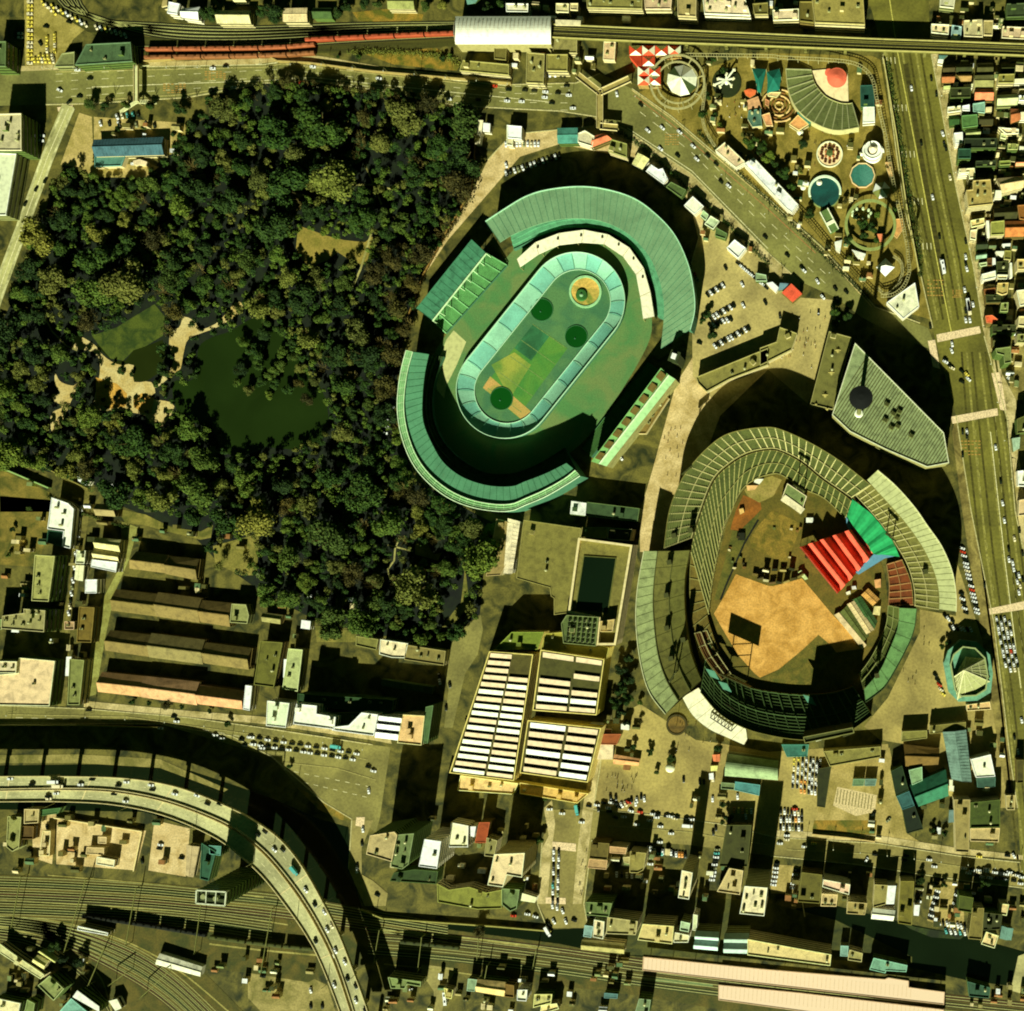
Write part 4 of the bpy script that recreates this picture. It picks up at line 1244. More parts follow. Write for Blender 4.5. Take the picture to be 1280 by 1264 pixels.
# floodlight frames
for i, (x, y, hgt, wid, an) in enumerate(((921, 848, 19, 25, -24), (1000, 612, 30, 10, -30), (1112, 672, 30, 10, -40), (863, 590, 30, 10, 40), (846, 842, 30, 10, 60), (1060, 913, 30, 8, 20))):
	c = W(x, y, hgt * .5)
	t = thing('floodlight_mast', 'tall floodlight frame of the ballpark, on its %s side' % ('south-west', 'north', 'east', 'north-west', 'west', 'south-east')[i], 'floodlight', (*c, 0), 'floodlight frames of the ballpark')
	m = MB()
	a = math.radians(an)
	u = Vector((math.cos(a), math.sin(a)))
	for s in (-1, 1):
		p = Vector(c) + u * s * wid * .3
		m.bar((p.x, p.y, 0), (p.x, p.y, hgt), .7)
	for k in range(4):
		z = hgt * (k + .5) / 4
		p, q = Vector(c) - u * wid * .3, Vector(c) + u * wid * .3
		m.bar((p.x, p.y, z), (q.x, q.y, z + hgt / 5), .3)
	m.build('mast', mat('metal', (104, 100, 64)), t)
	m = MB()
	k_ = 10.5 if i == 0 else 4
	m.box(*c, hgt - k_ * .3, wid, .8, k_ * .75, a)
	for q in range(7):
		p = Vector(c) + u * (q - 3) * wid / 7.5 + Vector((-u.y, u.x)) * .6
		m.box(p.x, p.y, hgt, .9, .5, .9, a, 1)
	m.build('lamp_panel', [mat('metal', (70, 70, 44)), mat('metal', (210, 200, 150))], t)

# event tents in the outfield
c = W(1045, 695)
t = thing('red_tent', 'big red pleated tent roof with ridges inside the stadium', 'tent', (*c, 0))
m = MB()
A, B_, C_, D_ = [Vector(p) for p in T('E7', [(70, 625), (590, 445), (760, 690), (420, 1060)])]
K_ = 40
rows = 8
grid = []
for i in range(K_ + 1):
	f = i / K_
	z = 9.4 + 3.0 * math.cos(i * 2 * math.pi / 8.6) + .5 * math.sin(i * 1.3)
	row = []
	for j in range(rows + 1):
		s = j / rows
		p0, p1 = A.lerp(B_, f), D_.lerp(C_, f)
		p = p0.lerp(p1, s)
		zz = z + 1.2 * math.sin(math.pi * s) + .8 * math.sin(s * 9 + i * .22)
		wv = W(p.x, p.y, zz)
		row.append((*wv, zz))
	grid.append(row)
for i in range(K_):
	for j in range(rows):
		m.face([grid[i][j], grid[i][j + 1], grid[i + 1][j + 1], grid[i + 1][j]])
for j in (0, rows):
	for i in range(K_):
		a, b = grid[i][j], grid[i + 1][j]
		m.face([(a[0], a[1], 3.5), (b[0], b[1], 3.5), b, a])
m.build('canopy', mat('streak', (234, 96, 68)), t)
m = MB()
for i in range(0, K_ + 1, 5):
	for j in (0, rows):
		x, y, z = grid[i][j]
		m.bar((x, y, 0), (x, y, z), .3)
m.build('pole', mat('metal', (150, 140, 100)), t)
c = W(1090, 660)
t = thing('green_tent', 'green fan-shaped tent roof between red tent and stand', 'tent', (*c, 0))
gp = T('E7', [(560, 180), (640, 240), (740, 320), (840, 440), (930, 560), (1000, 715)])
gi = T('E7', [(510, 340), (570, 430), (640, 520), (700, 600), (760, 690), (860, 690)])
m = MB()
G1 = [(*W(*p, 13), 13) for p in curve(gp, 21)]
G2 = [(*W(*p, 10), 10) for p in curve(gi, 21)]
for i in range(20):
	za = .9 if i % 4 in (1, 2) else 0
	zb = .9 if (i + 1) % 4 in (1, 2) else 0
	m.face([(G1[i][0], G1[i][1], 13 + za), (G1[i + 1][0], G1[i + 1][1], 13 + zb), (G2[i + 1][0], G2[i + 1][1], 10 + zb), (G2[i][0], G2[i][1], 10 + za)])
m.build('canopy', mat('clean', (40, 142, 80)), t)
m = MB()
for i in range(0, 21, 4):
	for q in (G1, G2):
		m.bar((q[i][0], q[i][1], 0), q[i], .3)
m.build('pole', mat('metal', (150, 140, 100)), t)
for pts, lb in (([(590, 860), (760, 690), (870, 680), (1000, 700), (860, 730), (700, 830), (620, 880)], 'blue awning strip along the red tent south corner'), ([(500, 340), (530, 380), (560, 440), (540, 480), (510, 430)], 'small blue awning at the red tent north corner')):
	P2 = T('E7', pts)
	cc = W(*centroid(P2), 8)
	t = thing('awning', lb, 'awning', (*cc, 0))
	m = MB(); m.prism(WL(P2, 8), 7.7, 8, bottom=True); m.build('canopy', mat('clean', (96, 140, 150)), t)
	m = MB()
	for p in P2[::2]:
		m.bar((*W(*p, 8), 0), (*W(*p, 8), 7.7), .25)
	m.build('pole', mat('metal', (150, 140, 100)), t)
# event sheds
for pts, rc, h, lb in ((T('E7', [(560, 1120), (640, 1085), (740, 1240), (650, 1290)]), (70, 110, 60), 3.5, 'green striped event shed in the outfield'), (T('C4', [(420, 520), (450, 505), (545, 640), (510, 660)]), (206, 180, 124), 3.8, 'cream long event shed in the outfield'),
					   (T('C4', [(455, 505), (480, 485), (560, 600), (545, 640)]), (72, 104, 58), 3.3, 'dark green long event shed'), (T('C4', [(385, 560), (420, 525), (520, 670), (490, 700)]), (96, 100, 58), 3.3, 'olive long event shed beside the sand'),
					   (T('C4', [(355, 570), (378, 558), (510, 715), (490, 735)]), (222, 192, 136), 3.0, 'pale boundary walkway roof beside the sand'), (T('E7', [(650, 1070), (710, 1015), (810, 1110), (750, 1165)]), (204, 152, 78), 3.6, 'tan striped shed near the brown seats'),
					   (T('E7', [(765, 930), (825, 920), (825, 1000), (775, 1005)]), (216, 156, 96), 3.0, 'small orange shed near the brown seats'), (T('E7', [(765, 1175), (825, 1175), (815, 1260), (750, 1250)]), (236, 204, 132), 3.0, 'small cream shed near the teal stand'),
					   (T('E7', [(555, 990), (590, 985), (600, 1015), (560, 1020)]), (248, 236, 200), 2.6, 'white kiosk south-east of the red tent'), (T('E7', [(500, 1045), (540, 1030), (545, 1060), (510, 1070)]), (240, 228, 180), 2.6, 'cream kiosk south of the red tent'),
					   (T('E7', [(55, 860), (85, 840), (150, 920), (120, 930)]), (206, 216, 140), 3.0, 'pale green cabin west of the red tent')):
	building('P', pts, h, rc, lb, 'beige', roof='gable' if h > 3.2 else 'flat', rh=.7, par=0, seams=8 if h > 3.2 else 0, name='event_shed', cat='shed')

for k, (x, y, a, rc) in enumerate(((400, 1030, 10, (120, 100, 56)), (450, 1060, -14, (70, 62, 36)), (500, 1085, 8, (190, 176, 124)), (560, 1100, -6, (90, 70, 40)), (620, 1105, 12, (60, 58, 34)), (690, 1090, -20, (140, 120, 70)), (760, 1070, -12, (76, 70, 40)), (820, 1035, -30, (100, 90, 50)), (740, 980, 14, (60, 60, 34)), (660, 985, 4, (150, 132, 84)), (580, 985, 0, (52, 54, 30)), (500, 990, 10, (214, 200, 150)))):
	u = Vector((math.cos(math.radians(a)), math.sin(math.radians(a)))); v = Vector((-u.y, u.x)); c = Vector((x, y))
	building('E8', [tuple(c - u * 26 - v * 11), tuple(c + u * 26 - v * 11), tuple(c + u * 26 + v * 11), tuple(c - u * 26 + v * 11)], 3.2 + k % 3, rc, 'site hut on the turf north of the orange sand', 'brown', roof='gable' if k % 2 else 'flat', rh=.7, par=0, name='site_hut', cat='hut')

for k in range(16):
	x, y = rng.uniform(560, 1000), rng.uniform(560, 960)
	if k > 7:
		x, y = rng.uniform(130, 300), rng.uniform(640, 1000)
	c = T('E8', [(x, y)])[0]
	building('P', [(c[0], c[1]), (c[0] + rng.uniform(2, 5), c[1] + .4), (c[0] + 3, c[1] + rng.uniform(2, 4)), (c[0] - .4, c[1] + 2)], rng.uniform(1.2, 2.6), ((206, 186, 130), (64, 56, 32), (130, 96, 50), (100, 104, 64))[k % 4], 'small stack of timber and gear on the ballpark infield', 'brown', par=0, name='gear_stack', cat='stack')

# ================================================================ OTHER LARGE STRUCTURES
# ---- wedge building with a seamed metal roof, its strip annexe and the mast tower
wp = T('B4', [(455, 455), (880, 885), (905, 1030), (800, 1050), (600, 965), (430, 880), (345, 800)])
wh = 26
poly = ccw(WL(wp, wh))
cc = centroid(poly)
t = thing('bowling_hall', 'wedge-shaped hall with blue-grey striped metal roof', 'building', (*cc, 0))
w = MB(); storey_walls(w, poly, 0, wh - .3, 4.2); w.build('wall', [mat('clean', (150, 140, 92)), M_GLASS], t)
r = MB(); r.prism(poly, wh - .3, wh, bottom=True)
ro = r.build('roof', mat('roof', (138, 146, 108)), t)
r = MB()
a, b = Vector((1065, 432)), Vector((1040, 519))
dirv = Vector((1180 - 1069, 541 - 429)).normalized()
lines = 0
for i in range(46):
	# seams run south-west to north-east
	q = Vector((1036, 519)) + Vector((3.4, 1.5)) * i
	d = Vector((.55, -.835))
	seg = [q + d * s for s in np.linspace(-8, 105, 114)]
	ins = [p for p in seg if inside(tuple(p), wp)]
	if len(ins) > 4:
		r.bar((*W(*ins[0], wh), wh + .12), (*W(*ins[-1], wh), wh + .12), .5, .3)
r.build('roof_seam', mat('roof', (96, 92, 62)), ro)
r = MB(); r.ring(poly, inset(poly, .6), wh, wh + .8); r.build('parapet', mat('clean', (204, 200, 156)), ro)
for x, y in ((608, 750), (640, 795), (668, 785), (600, 825), (630, 862), (660, 855), (725, 900), (655, 815)):
	p = W(*T('B4', [(x, y)])[0], wh)
	m = MB(); m.box(*p, wh, 3.6, 3.2, 1.5, -.5); m.box(*p, wh + 1.5, 2.6, 2.2, .3, -.5, 1)
	m.build('cooling_unit', [mat('metal', (120, 122, 84)), mat('metal', (76, 76, 50))], ro)
building('B4', [(330, 400), (440, 430), (350, 775), (240, 750)], 10, (112, 106, 64), 'long olive flat-roofed block beside the striped wedge roof', 'beige', par=.9, parc=(150, 140, 92))
for i, (x, y) in enumerate(((373, 488), (342, 595), (312, 702), (268, 748), (322, 770))):
	p = W(*T('B4', [(x, y)])[0], 10)
	t = thing('roof_light', 'small pyramid rooflight on the olive strip roof', 'rooflight', (*p, 10), 'pyramid rooflights on the olive strip roof')
	m = MB()
	k_ = 2.6 if i < 3 else 1.6
	m.cyl(*p, 10, 11.6, k_, .1, 4); m.build('glazing', mat('clean', (146, 132, 80)), t)
	m = MB(); m.box(*p, 10, k_ * 1.2, k_ * 1.2, .35); m.build('curb', mat('clean', (120, 110, 66)), t)
p = W(1073.5, 516.5, 26)
t = thing('mast_tower', 'tall slender tower with dark round disc cabin near its top', 'tower', (*p, 26))
m = MB()
m.cyl(*p, 26, 98, 1.7, 1.1, 14)
m.build('mast', mat('metal', (120, 116, 80)), t)
m = MB(); m.cyl(*p, 26, 28, 3.4, 2.6, 16); m.build('base', mat('clean', (240, 228, 184)), t)
m = MB(); m.cyl(*p, 94, 96.5, 4.5, 7.6, 32); m.cyl(*p, 96.5, 98.3, 7.6, 7.6, 32); m.cyl(*p, 98.3, 99.3, 7.6, 2.0, 32)
m.build('disc_cabin', [mat('roof', (22, 26, 14))], t)

# ---- market hall with sawtooth roofs
def sawtooth(tile, quad, h, n, rc_light, rc_dark, label, wc, bright, base_rc, tooth=1.3, darks=()):
	"""rows of north-light ridges on a flat roof; quad = corners nw, ne, se, sw in tile units"""
	q = [Vector(p) for p in T(tile, quad)]
	poly = ccw(WL([tuple(v) for v in q], h))
	c = centroid(poly)
	t = thing('market_hall', label, 'building', (*c, 0))
	w = MB(); storey_walls(w, poly, 0, h - .25, 4.0); w.build('wall', [mat('clean', wc), M_GLASS], t)
	r = MB(); r.prism(poly, h - .25, h, bottom=True)
	ro = r.build('roof', mat('roof', base_rc), t)
	pm = MB(); pm.ring(poly, inset(poly, .7), h, h + .9); pm.build('parapet', mat('clean', (222, 198, 110)), ro)
	nw, ne, se, sw = q
	rr = random.Random(5)
	for k in range(n):
		f0, f1 = (k + .25) / n, (k + .86) / n
		cuts = [.04, .5, .58, .96]
		for (s0, s1) in ((.04, .52), (.56, .96)):
			if (k, s0) in darks:
				continue
			A = nw.lerp(sw, f0).lerp(ne.lerp(se, f0), s0); B_ = nw.lerp(sw, f0).lerp(ne.lerp(se, f0), s1)
			C_ = nw.lerp(sw, f1).lerp(ne.lerp(se, f1), s1); D_ = nw.lerp(sw, f1).lerp(ne.lerp(se, f1), s0)
			a, b, c_, d = [W(v.x, v.y, h + 1) for v in (A, B_, C_, D_)]
			m = MB()
			z0, z1 = h + .3, h + tooth
			m.face([(*d, z0), (*c_, z0), (*b, z1), (*a, z1)])
			m.face([(*a, z1), (*b, z1), (*b, h), (*a, h)], 1)
			m.face([(*a, h), (*d, h), (*d, z0), (*a, z1)], 1); m.face([(*c_, h), (*b, h), (*b, z1), (*c_, z0)], 1)
			m.face([(*d, h), (*c_, h), (*c_, z0), (*d, z0)], 1)
			m.build('rooflight', [mat('clean', rc_light if rr.random() < bright else (204, 178, 136)), mat('clean', rc_dark)], ro)
	return t, ro


sawtooth('P', [(612, 814), (667, 818), (643, 976), (562, 966)], 17, 17, (246, 222, 182), (60, 54, 36), 'long market hall with rows of white sawtooth rooflights', (222, 192, 104), .55, (90, 82, 48), darks=((0, .56), (1, .56), (2, .56)))
sawtooth('P', [(676, 812), (756, 824), (746, 894), (666, 888)], 20, 7, (250, 230, 190), (60, 54, 36), 'taller market block with broken rows of rooflights', (222, 192, 84), .6, (84, 80, 46), darks=((1, .04), (1, .56), (2, .04), (3, .56)))
sawtooth('P', [(660, 900), (752, 910), (735, 978), (650, 966)], 17, 6, (252, 232, 194), (60, 54, 36), 'south-east market block with wide white rooflights', (222, 192, 104), .65, (86, 78, 46))
building('P', [(640, 790), (680, 790), (672, 812), (618, 812)], 14, (112, 122, 50), 'yellow-green terrace block north of the market hall', 'yellow', par=.8)
building('P', [(682, 792), (705, 790), (762, 810), (758, 824), (676, 812)], 15, (150, 140, 62), 'ochre terrace with vents behind the market hall', 'yellow', par=.8, clutter=5)
building('P', [(576, 969), (648, 979), (642, 993), (572, 988)], 8, (222, 184, 116), 'ochre balcony strip along the market hall south front', 'yellow', par=.8)
building('P', [(650, 978), (736, 992), (722, 1004), (650, 992)], 6, (214, 172, 92), 'sand-coloured balcony strip south-east of the market hall', 'yellow', par=.8)
# ---- swimming hall, gym block
building('C3', [(95, 115), (370, 155), (310, 560), (240, 570), (240, 490), (225, 480), (220, 440), (60, 395)], 12, (126, 116, 66), 'wide plain brown-roofed hall west of the swimming hall', 'beige', par=.5)
pp = T('C3', [(355, 200), (615, 235), (535, 715), (440, 715), (450, 590), (305, 560)])
poly = ccw(WL(pp, 20)); cc = centroid(poly)
t = thing('pool_building', 'white-rimmed block with a dark sunken pool on its roof', 'building', (*cc, 0))
w = MB(); storey_walls(w, poly, 0, 16, 4); w.build('wall', [mat('clean', (190, 170, 118)), M_GLASS], t)
r = MB(); r.prism(poly, 15.7, 16, bottom=True); ro = r.build('roof', mat('roof', (122, 112, 64)), t)
m = MB(); m.ring(poly, inset(poly, 1.6), 15.9, 20); m.build('parapet', mat('clean', (214, 192, 134)), ro)
q = WL(T('C3', [(385, 290), (535, 300), (495, 560), (345, 545)]), 16.2)
m = MB(); m.prism(q, 16, 16.3); m.build('pool_water', mat('water', (24, 34, 14)), ro)
m = MB(); m.ring(ccw(q), inset(ccw(q), -.6), 16, 16.7); m.build('pool_rim', mat('clean', (96, 96, 56)), ro)
building('C3', [(275, 610), (300, 570), (455, 580), (440, 720), (285, 705)], 21, (90, 100, 66), 'plant deck crowded with round cooling fans', 'beige', par=.8, parc=(130, 136, 96))
k_ = 0
for i in range(6):
	for j in range(5):
		u, v = .12 + i * .152, .14 + j * .18
		P0 = Vector((300, 575)).lerp(Vector((455, 585)), u); P1 = Vector((285, 705)).lerp(Vector((440, 720)), u)
		p = W(*T('C3', [tuple(P0.lerp(P1, v))])[0], 21)
		t = thing('cooling_tower', 'round fan on the plant deck beside the roof pool', 'cooling tower', (*p, 21), 'round fans of the plant deck')
		m = MB(); m.cyl(*p, 21, 22.3, 1.35, 1.15, 14); m.cyl(*p, 22.3, 22.4, 1.0, 1.0, 14, 1)
		m.build('casing', [mat('metal', (134, 140, 100)), mat('metal', (40, 44, 26))], t)
building('C3', [(460, 600), (530, 590), (520, 650), (460, 650)], 21, (176, 150, 92), 'small tan roof hut by the plant deck', 'beige', par=.5, clutter=1)
building('C3', [(325, 20), (650, 60), (640, 125), (318, 90)], 10, (70, 96, 64), 'dark green long roof with slatted north edge', 'green', par=.4, parc=(104, 120, 80))
building('C3', [(322, 24), (395, 34), (390, 95), (316, 86)], 11, (246, 232, 196), 'white roof square at the end of a dark green roof', 'white', par=0, name='roof_house')
building('C3', [(375, 150), (495, 150), (490, 205), (365, 195)], 12, (136, 124, 72), 'brown link block north of the pool roof', 'beige', par=.5)
building('C3', [(500, 152), (615, 160), (605, 215), (495, 208)], 13, (66, 66, 40), 'dark roof court with pale rim by the pool roof', 'beige', par=1.0, parc=(190, 176, 124), clutter=2)
# strip buildings west of it
building('C2', [(1190, 110), (1264, 130), (1250, 300), (1210, 380), (1140, 385)], 7, (150, 128, 82), 'narrow tan building with white ribs on its roof', 'beige', par=.5, clutter=4)
m_ = [(1245, 110), (1300, 125), (1262, 370), (1225, 370)]
building('C2', m_, 8, (226, 206, 160), 'long white corrugated roof beside a narrow tan building', 'white', roof='gable', rh=.8, seams=14, par=0)

# ---- elevated expressway, two carriageways
XO_T = [(-60, 970.5), (0, 970.5), (78, 970.5), (157, 973), (222, 984), (282, 1007), (313, 1023), (349, 1048), (378, 1083), (404, 1128), (424, 1168), (442, 1214), (458, 1258), (474, 1310)]
XO_B = [(-60, 986), (0, 986), (78, 985), (144, 987.5), (209, 1000), (272, 1023), (306, 1043), (336, 1068), (366, 1104), (388, 1136), (408, 1172), (424, 1208), (442, 1262), (456, 1312)]
XI_T = [(-60, 988.5), (0, 988.5), (78, 987.5), (144, 990.5), (208, 1003), (270, 1026), (304, 1046), (333, 1071), (362, 1106), (384, 1138), (404, 1174), (420, 1210), (438, 1264), (452, 1314)]
XI_B = [(-60, 1002), (0, 1002), (78, 1002), (144, 1006), (208, 1020), (268, 1046), (302, 1071), (330, 1097), (360, 1135), (384, 1170), (402, 1205), (425, 1264), (440, 1314)]
XH = 20.0
c = W(250, 1015)
exw = thing('elevated_expressway', 'curving elevated expressway on piers with two carriageways', 'expressway', (*c, 0))
M_XW = mat('asphalt', (176, 168, 120))
NXP = 120
for top, bot, lab in ((XO_T, XO_B, 'outer'), (XI_T, XI_B, 'inner')):
	A_ = [W(*p, XH) for p in curve(top, NXP)]
	B2 = [W(*p, XH) for p in curve(bot, NXP)]
	m = MB()
	for i in range(NXP - 1):
		a, b, c_, d = A_[i], A_[i + 1], B2[i + 1], B2[i]
		m.face([(*d, XH), (*c_, XH), (*b, XH), (*a, XH)])
		m.face([(*a, XH - 1.6), (*b, XH - 1.6), (*c_, XH - 1.6), (*d, XH - 1.6)], 1)
		m.face([(*a, XH), (*b, XH), (*b, XH - 1.6), (*a, XH - 1.6)], 1)
		m.face([(*c_, XH), (*d, XH), (*d, XH - 1.6), (*c_, XH - 1.6)], 1)
	dk = m.build('deck', [M_XW, mat('clean', (150, 136, 86))], exw)
	for ln in (A_, B2):
		m = MB()
		for i in range(NXP - 1):
			m.bar((*ln[i], XH + .5), (*ln[i + 1], XH + .5), .45, 1.0)
		m.build('barrier', mat('clean', (206, 186, 128)), dk)
	for i in range(NXP - 1):
		if i % 2:
			continue
		for f in (.5,):
			m = MB()
			p, q = Vector(A_[i]).lerp(Vector(B2[i]), f), Vector(A_[i + 1]).lerp(Vector(B2[i + 1]), f)
			dd = (q - p).normalized(); nn = Vector((-dd.y, dd.x)) * .16
			m.face([(*(p + nn), XH + .03), (*(p - nn), XH + .03), (*(q - nn), XH + .03), (*(q + nn), XH + .03)])
			m.build('lane_marking', M_MARK, dk)
	m = MB()
	for i in range(12, NXP, 17):
		m.bar((*A_[i], XH + .02), (*B2[i], XH + .02), .8, .1)
	m.build('expansion_joint', mat('clean', (206, 186, 128)), dk)
Cm = curve([((a[0] + b[0]) / 2, (a[1] + b[1]) / 2) for a, b in zip(XO_B, [XI_T[min(i, len(XI_T) - 1)] for i in range(len(XO_B))])], 60)
for i in range(3, 60, 4):
	p = W(*Cm[i], XH)
	q = W(*Cm[min(i + 1, 59)], XH)
	d = (Vector(q) - Vector(p)).normalized(); nn = Vector((-d.y, d.x))
	m = MB()
	m.cyl(*p, 0, XH - 3.4, 1.6, 1.4, 16)
	a, b = Vector(p) - nn * 9.5, Vector(p) + nn * 9.5
	m.bar((a.x, a.y, XH - 2.6), (b.x, b.y, XH - 2.6), 2.0, 1.9)
	pr = m.build('pier', mat('clean', (168, 152, 100)), exw)
	if i % 8 == 3:
		m = MB()
		for s in (-1, 1):
			e = Vector(p) + nn * s * 10.5
			f_ = Vector(p) + nn * s * 18
			m.bar((e.x, e.y, XH), (e.x + nn.x * s * .8, e.y + nn.y * s * .8, XH + 8), .3)
		m.build('lamp_post', mat('metal', (150, 144, 100)), pr)

# ---- subway viaduct at the top and its white shed
c = W(630, 38)
t = thing('rail_shed', 'big white barrel-vaulted shed over the railway viaduct', 'building', (*c, 0))
m = MB()
prev = None
for i in range(13):
	f = i / 12
	y = 20.5 + 35 * f
	z = 11 + 3.6 * math.sin(math.pi * f)
	a, b = W(569, y, z), W(688.5, y, z)
	if prev:
		m.face([(*prev[0], prev[2]), (*a, z), (*b, z), (*prev[1], prev[2])])
	prev = (a, b, z)
ro = m.build('roof', mat('clean', (244, 222, 186)), t)
m = MB()
for k in range(25):
	x = 569 + 119.5 * k / 24
	for i in range(12):
		f, f2 = i / 12, (i + 1) / 12
		m.bar((*W(x, 20.5 + 35 * f, 12), 11.06 + 3.6 * math.sin(math.pi * f)), (*W(x, 20.5 + 35 * f2, 12), 11.06 + 3.6 * math.sin(math.pi * f2)), .2, .1)
m.build('roof_seam', mat('clean', (214, 194, 158)), ro)
w = MB()
for x in (569.3, 688.2):
	w.face([(*W(x, 20.5 + 35 * i / 12, 12), 10.9 + 3.6 * math.sin(math.pi * i / 12)) for i in range(13)] + [(*W(x, 55.5, 12), 0), (*W(x, 20.5, 12), 0)])
for y in (20.6, 55.4):
	w.face([(*W(569, y, 11), 0), (*W(688, y, 11), 0), (*W(688, y, 11), 11), (*W(569, y, 11), 11)])
w.build('wall', mat('clean', (150, 138, 92)), t)


def viaduct(name, label, top, bot, h, n, deckm, rails=True):
	A_ = [W(*p, h) for p in curve(top, n)]
	B2 = [W(*p, h) for p in curve(bot, n)]
	c = centroid(A_)
	t = thing(name, label, 'viaduct', (*c, 0))
	m = MB()
	for i in range(n - 1):
		a, b, c_, d = A_[i], A_[i + 1], B2[i + 1], B2[i]
		m.face([(*d, h), (*c_, h), (*b, h), (*a, h)])
		m.face([(*a, h - 2), (*b, h - 2), (*c_, h - 2), (*d, h - 2)], 1)
		m.face([(*a, h), (*b, h), (*b, h - 2), (*a, h - 2)], 1)
		m.face([(*c_, h), (*d, h), (*d, h - 2), (*c_, h - 2)], 1)
	dk = m.build('deck', [deckm, mat('clean', (110, 104, 62))], t)
	for ln in (A_, B2):
		m = MB()
		for i in range(n - 1):
			m.bar((*ln[i], h + .6), (*ln[i + 1], h + .6), .5, 1.2)
		m.build('parapet', mat('clean', (160, 148, 90)), dk)
	if rails:
		for f in (.22, .36, .64, .78):
			m = MB()
			for i in range(n - 1):
				p, q = Vector(A_[i]).lerp(Vector(B2[i]), f), Vector(A_[i + 1]).lerp(Vector(B2[i + 1]), f)
				m.bar((p.x, p.y, h + .12), (q.x, q.y, h + .12), .4, .2)
			m.build('rail', mat('metal', (140, 130, 74)), dk)
	for i in range(1, n, 3):
		p = Vector(A_[i]).lerp(Vector(B2[i]), .5)
		m = MB(); m.box(p.x, p.y, 0, 2.2, 6.5, h - 2); m.build('pier', mat('clean', (110, 104, 62)), t)
	return t


viaduct('railway_viaduct', 'narrow railway viaduct with two tracks crossing the avenue', [(690, 31), (800, 36), (960, 43), (1090, 49), (1180, 52), (1340, 58)], [(690, 47), (800, 52), (960, 58), (1090, 63), (1180, 66), (1340, 72)], 9.5, 40, mat('rail', (50, 48, 24)))

# ---- pink platform roofs of the station, south-east
for quad, h, lab in (([(804, 1196), (960, 1212), (1106, 1224), (1110, 1222), (1136, 1226), (1136, 1234), (1181, 1240), (1180, 1256), (960, 1231), (803, 1213)], 8, 'long pink platform roof beside the river'),
					 ([(898, 1231), (1000, 1241), (1180, 1262), (1180, 1290), (1000, 1264), (898, 1250)], 8, 'second pink platform roof south of the tracks')):
	poly = ccw(WL(quad, h)); c = centroid(poly)
	t = thing('platform_roof', lab, 'station roof', (*c, 0), 'pink station roofs')
	m = MB(); m.prism(poly, h - .4, h, bottom=True); ro = m.build('roof', mat('paint', (222, 190, 152)), t)
	m = MB()
	for i in range(70):
		px = quad[0][0] + 1 + i * 5.3
		py = quad[0][1] + (px - quad[0][0]) * .106
		if inside((px, py + 3), quad) and inside((px - 1, py + 15), quad):
			m.bar((*W(px, py + 2, h), h + .03), (*W(px - 1, py + 15.5, h), h + .03), .35, .12)
	m.build('roof_seam', mat('clean', (206, 172, 130)), ro)
	m = MB(); m.ring(poly, inset(poly, .5), h, h + .25); m.build('gutter', mat('clean', (196, 160, 120)), ro)
	x0, x1 = min(p[0] for p in poly), max(p[0] for p in poly)
	for i in range(14):
		f = i / 13
		px = quad[0][0] + 4 + (quad[0 if 0 else 3][0] if 0 else 1172 - quad[0][0]) * f if False else quad[0][0] + 6 + (1170 - quad[0][0]) * f
		py = (quad[0][1] + quad[-1][1]) / 2 + (px - quad[0][0]) * .108
		p = W(px, py, h)
		m = MB(); m.cyl(*p, 1.1, h - .4, .25, n=8); m.build('column', mat('metal', (150, 130, 96)), t)
	sheet('platform', [(x, y) for x, y in quad], mat('clean', (120, 108, 74)), 1.1, 'station platform under the roof')
sheet('roof_walk', T('D3', [(665, 1100), (1000, 1135), (1000, 1150), (665, 1115)]), mat('clean', (110, 124, 90)), 0.2)
building('D3', [(375, 925), (575, 945), (572, 990), (370, 970)], 9, (170, 156, 96), 'ochre ridged ticket hall roof beside the tracks', 'beige', roof='gable', rh=1.6, seams=16)
# white roofs by the rail yard
building('D1', [(745, 1040), (765, 992), (965, 1055), (955, 1098)], 5, (240, 216, 176), 'white gabled shed with pink south slope by the rails', 'white', roof='gable', rh=1.0, seams=10)
building('D1', [(375, 855), (520, 888), (518, 902), (372, 875)], 7, (236, 228, 176), 'slim white-topped signal block beside the rails', 'beige', par=.5)
building('D1', [(0, 940), (60, 985), (215, 1090), (195, 1110), (100, 1050), (0, 985)], 6, (200, 190, 128), 'long slanting cream shed roof at the yard edge', 'beige', par=.3, clutter=3)

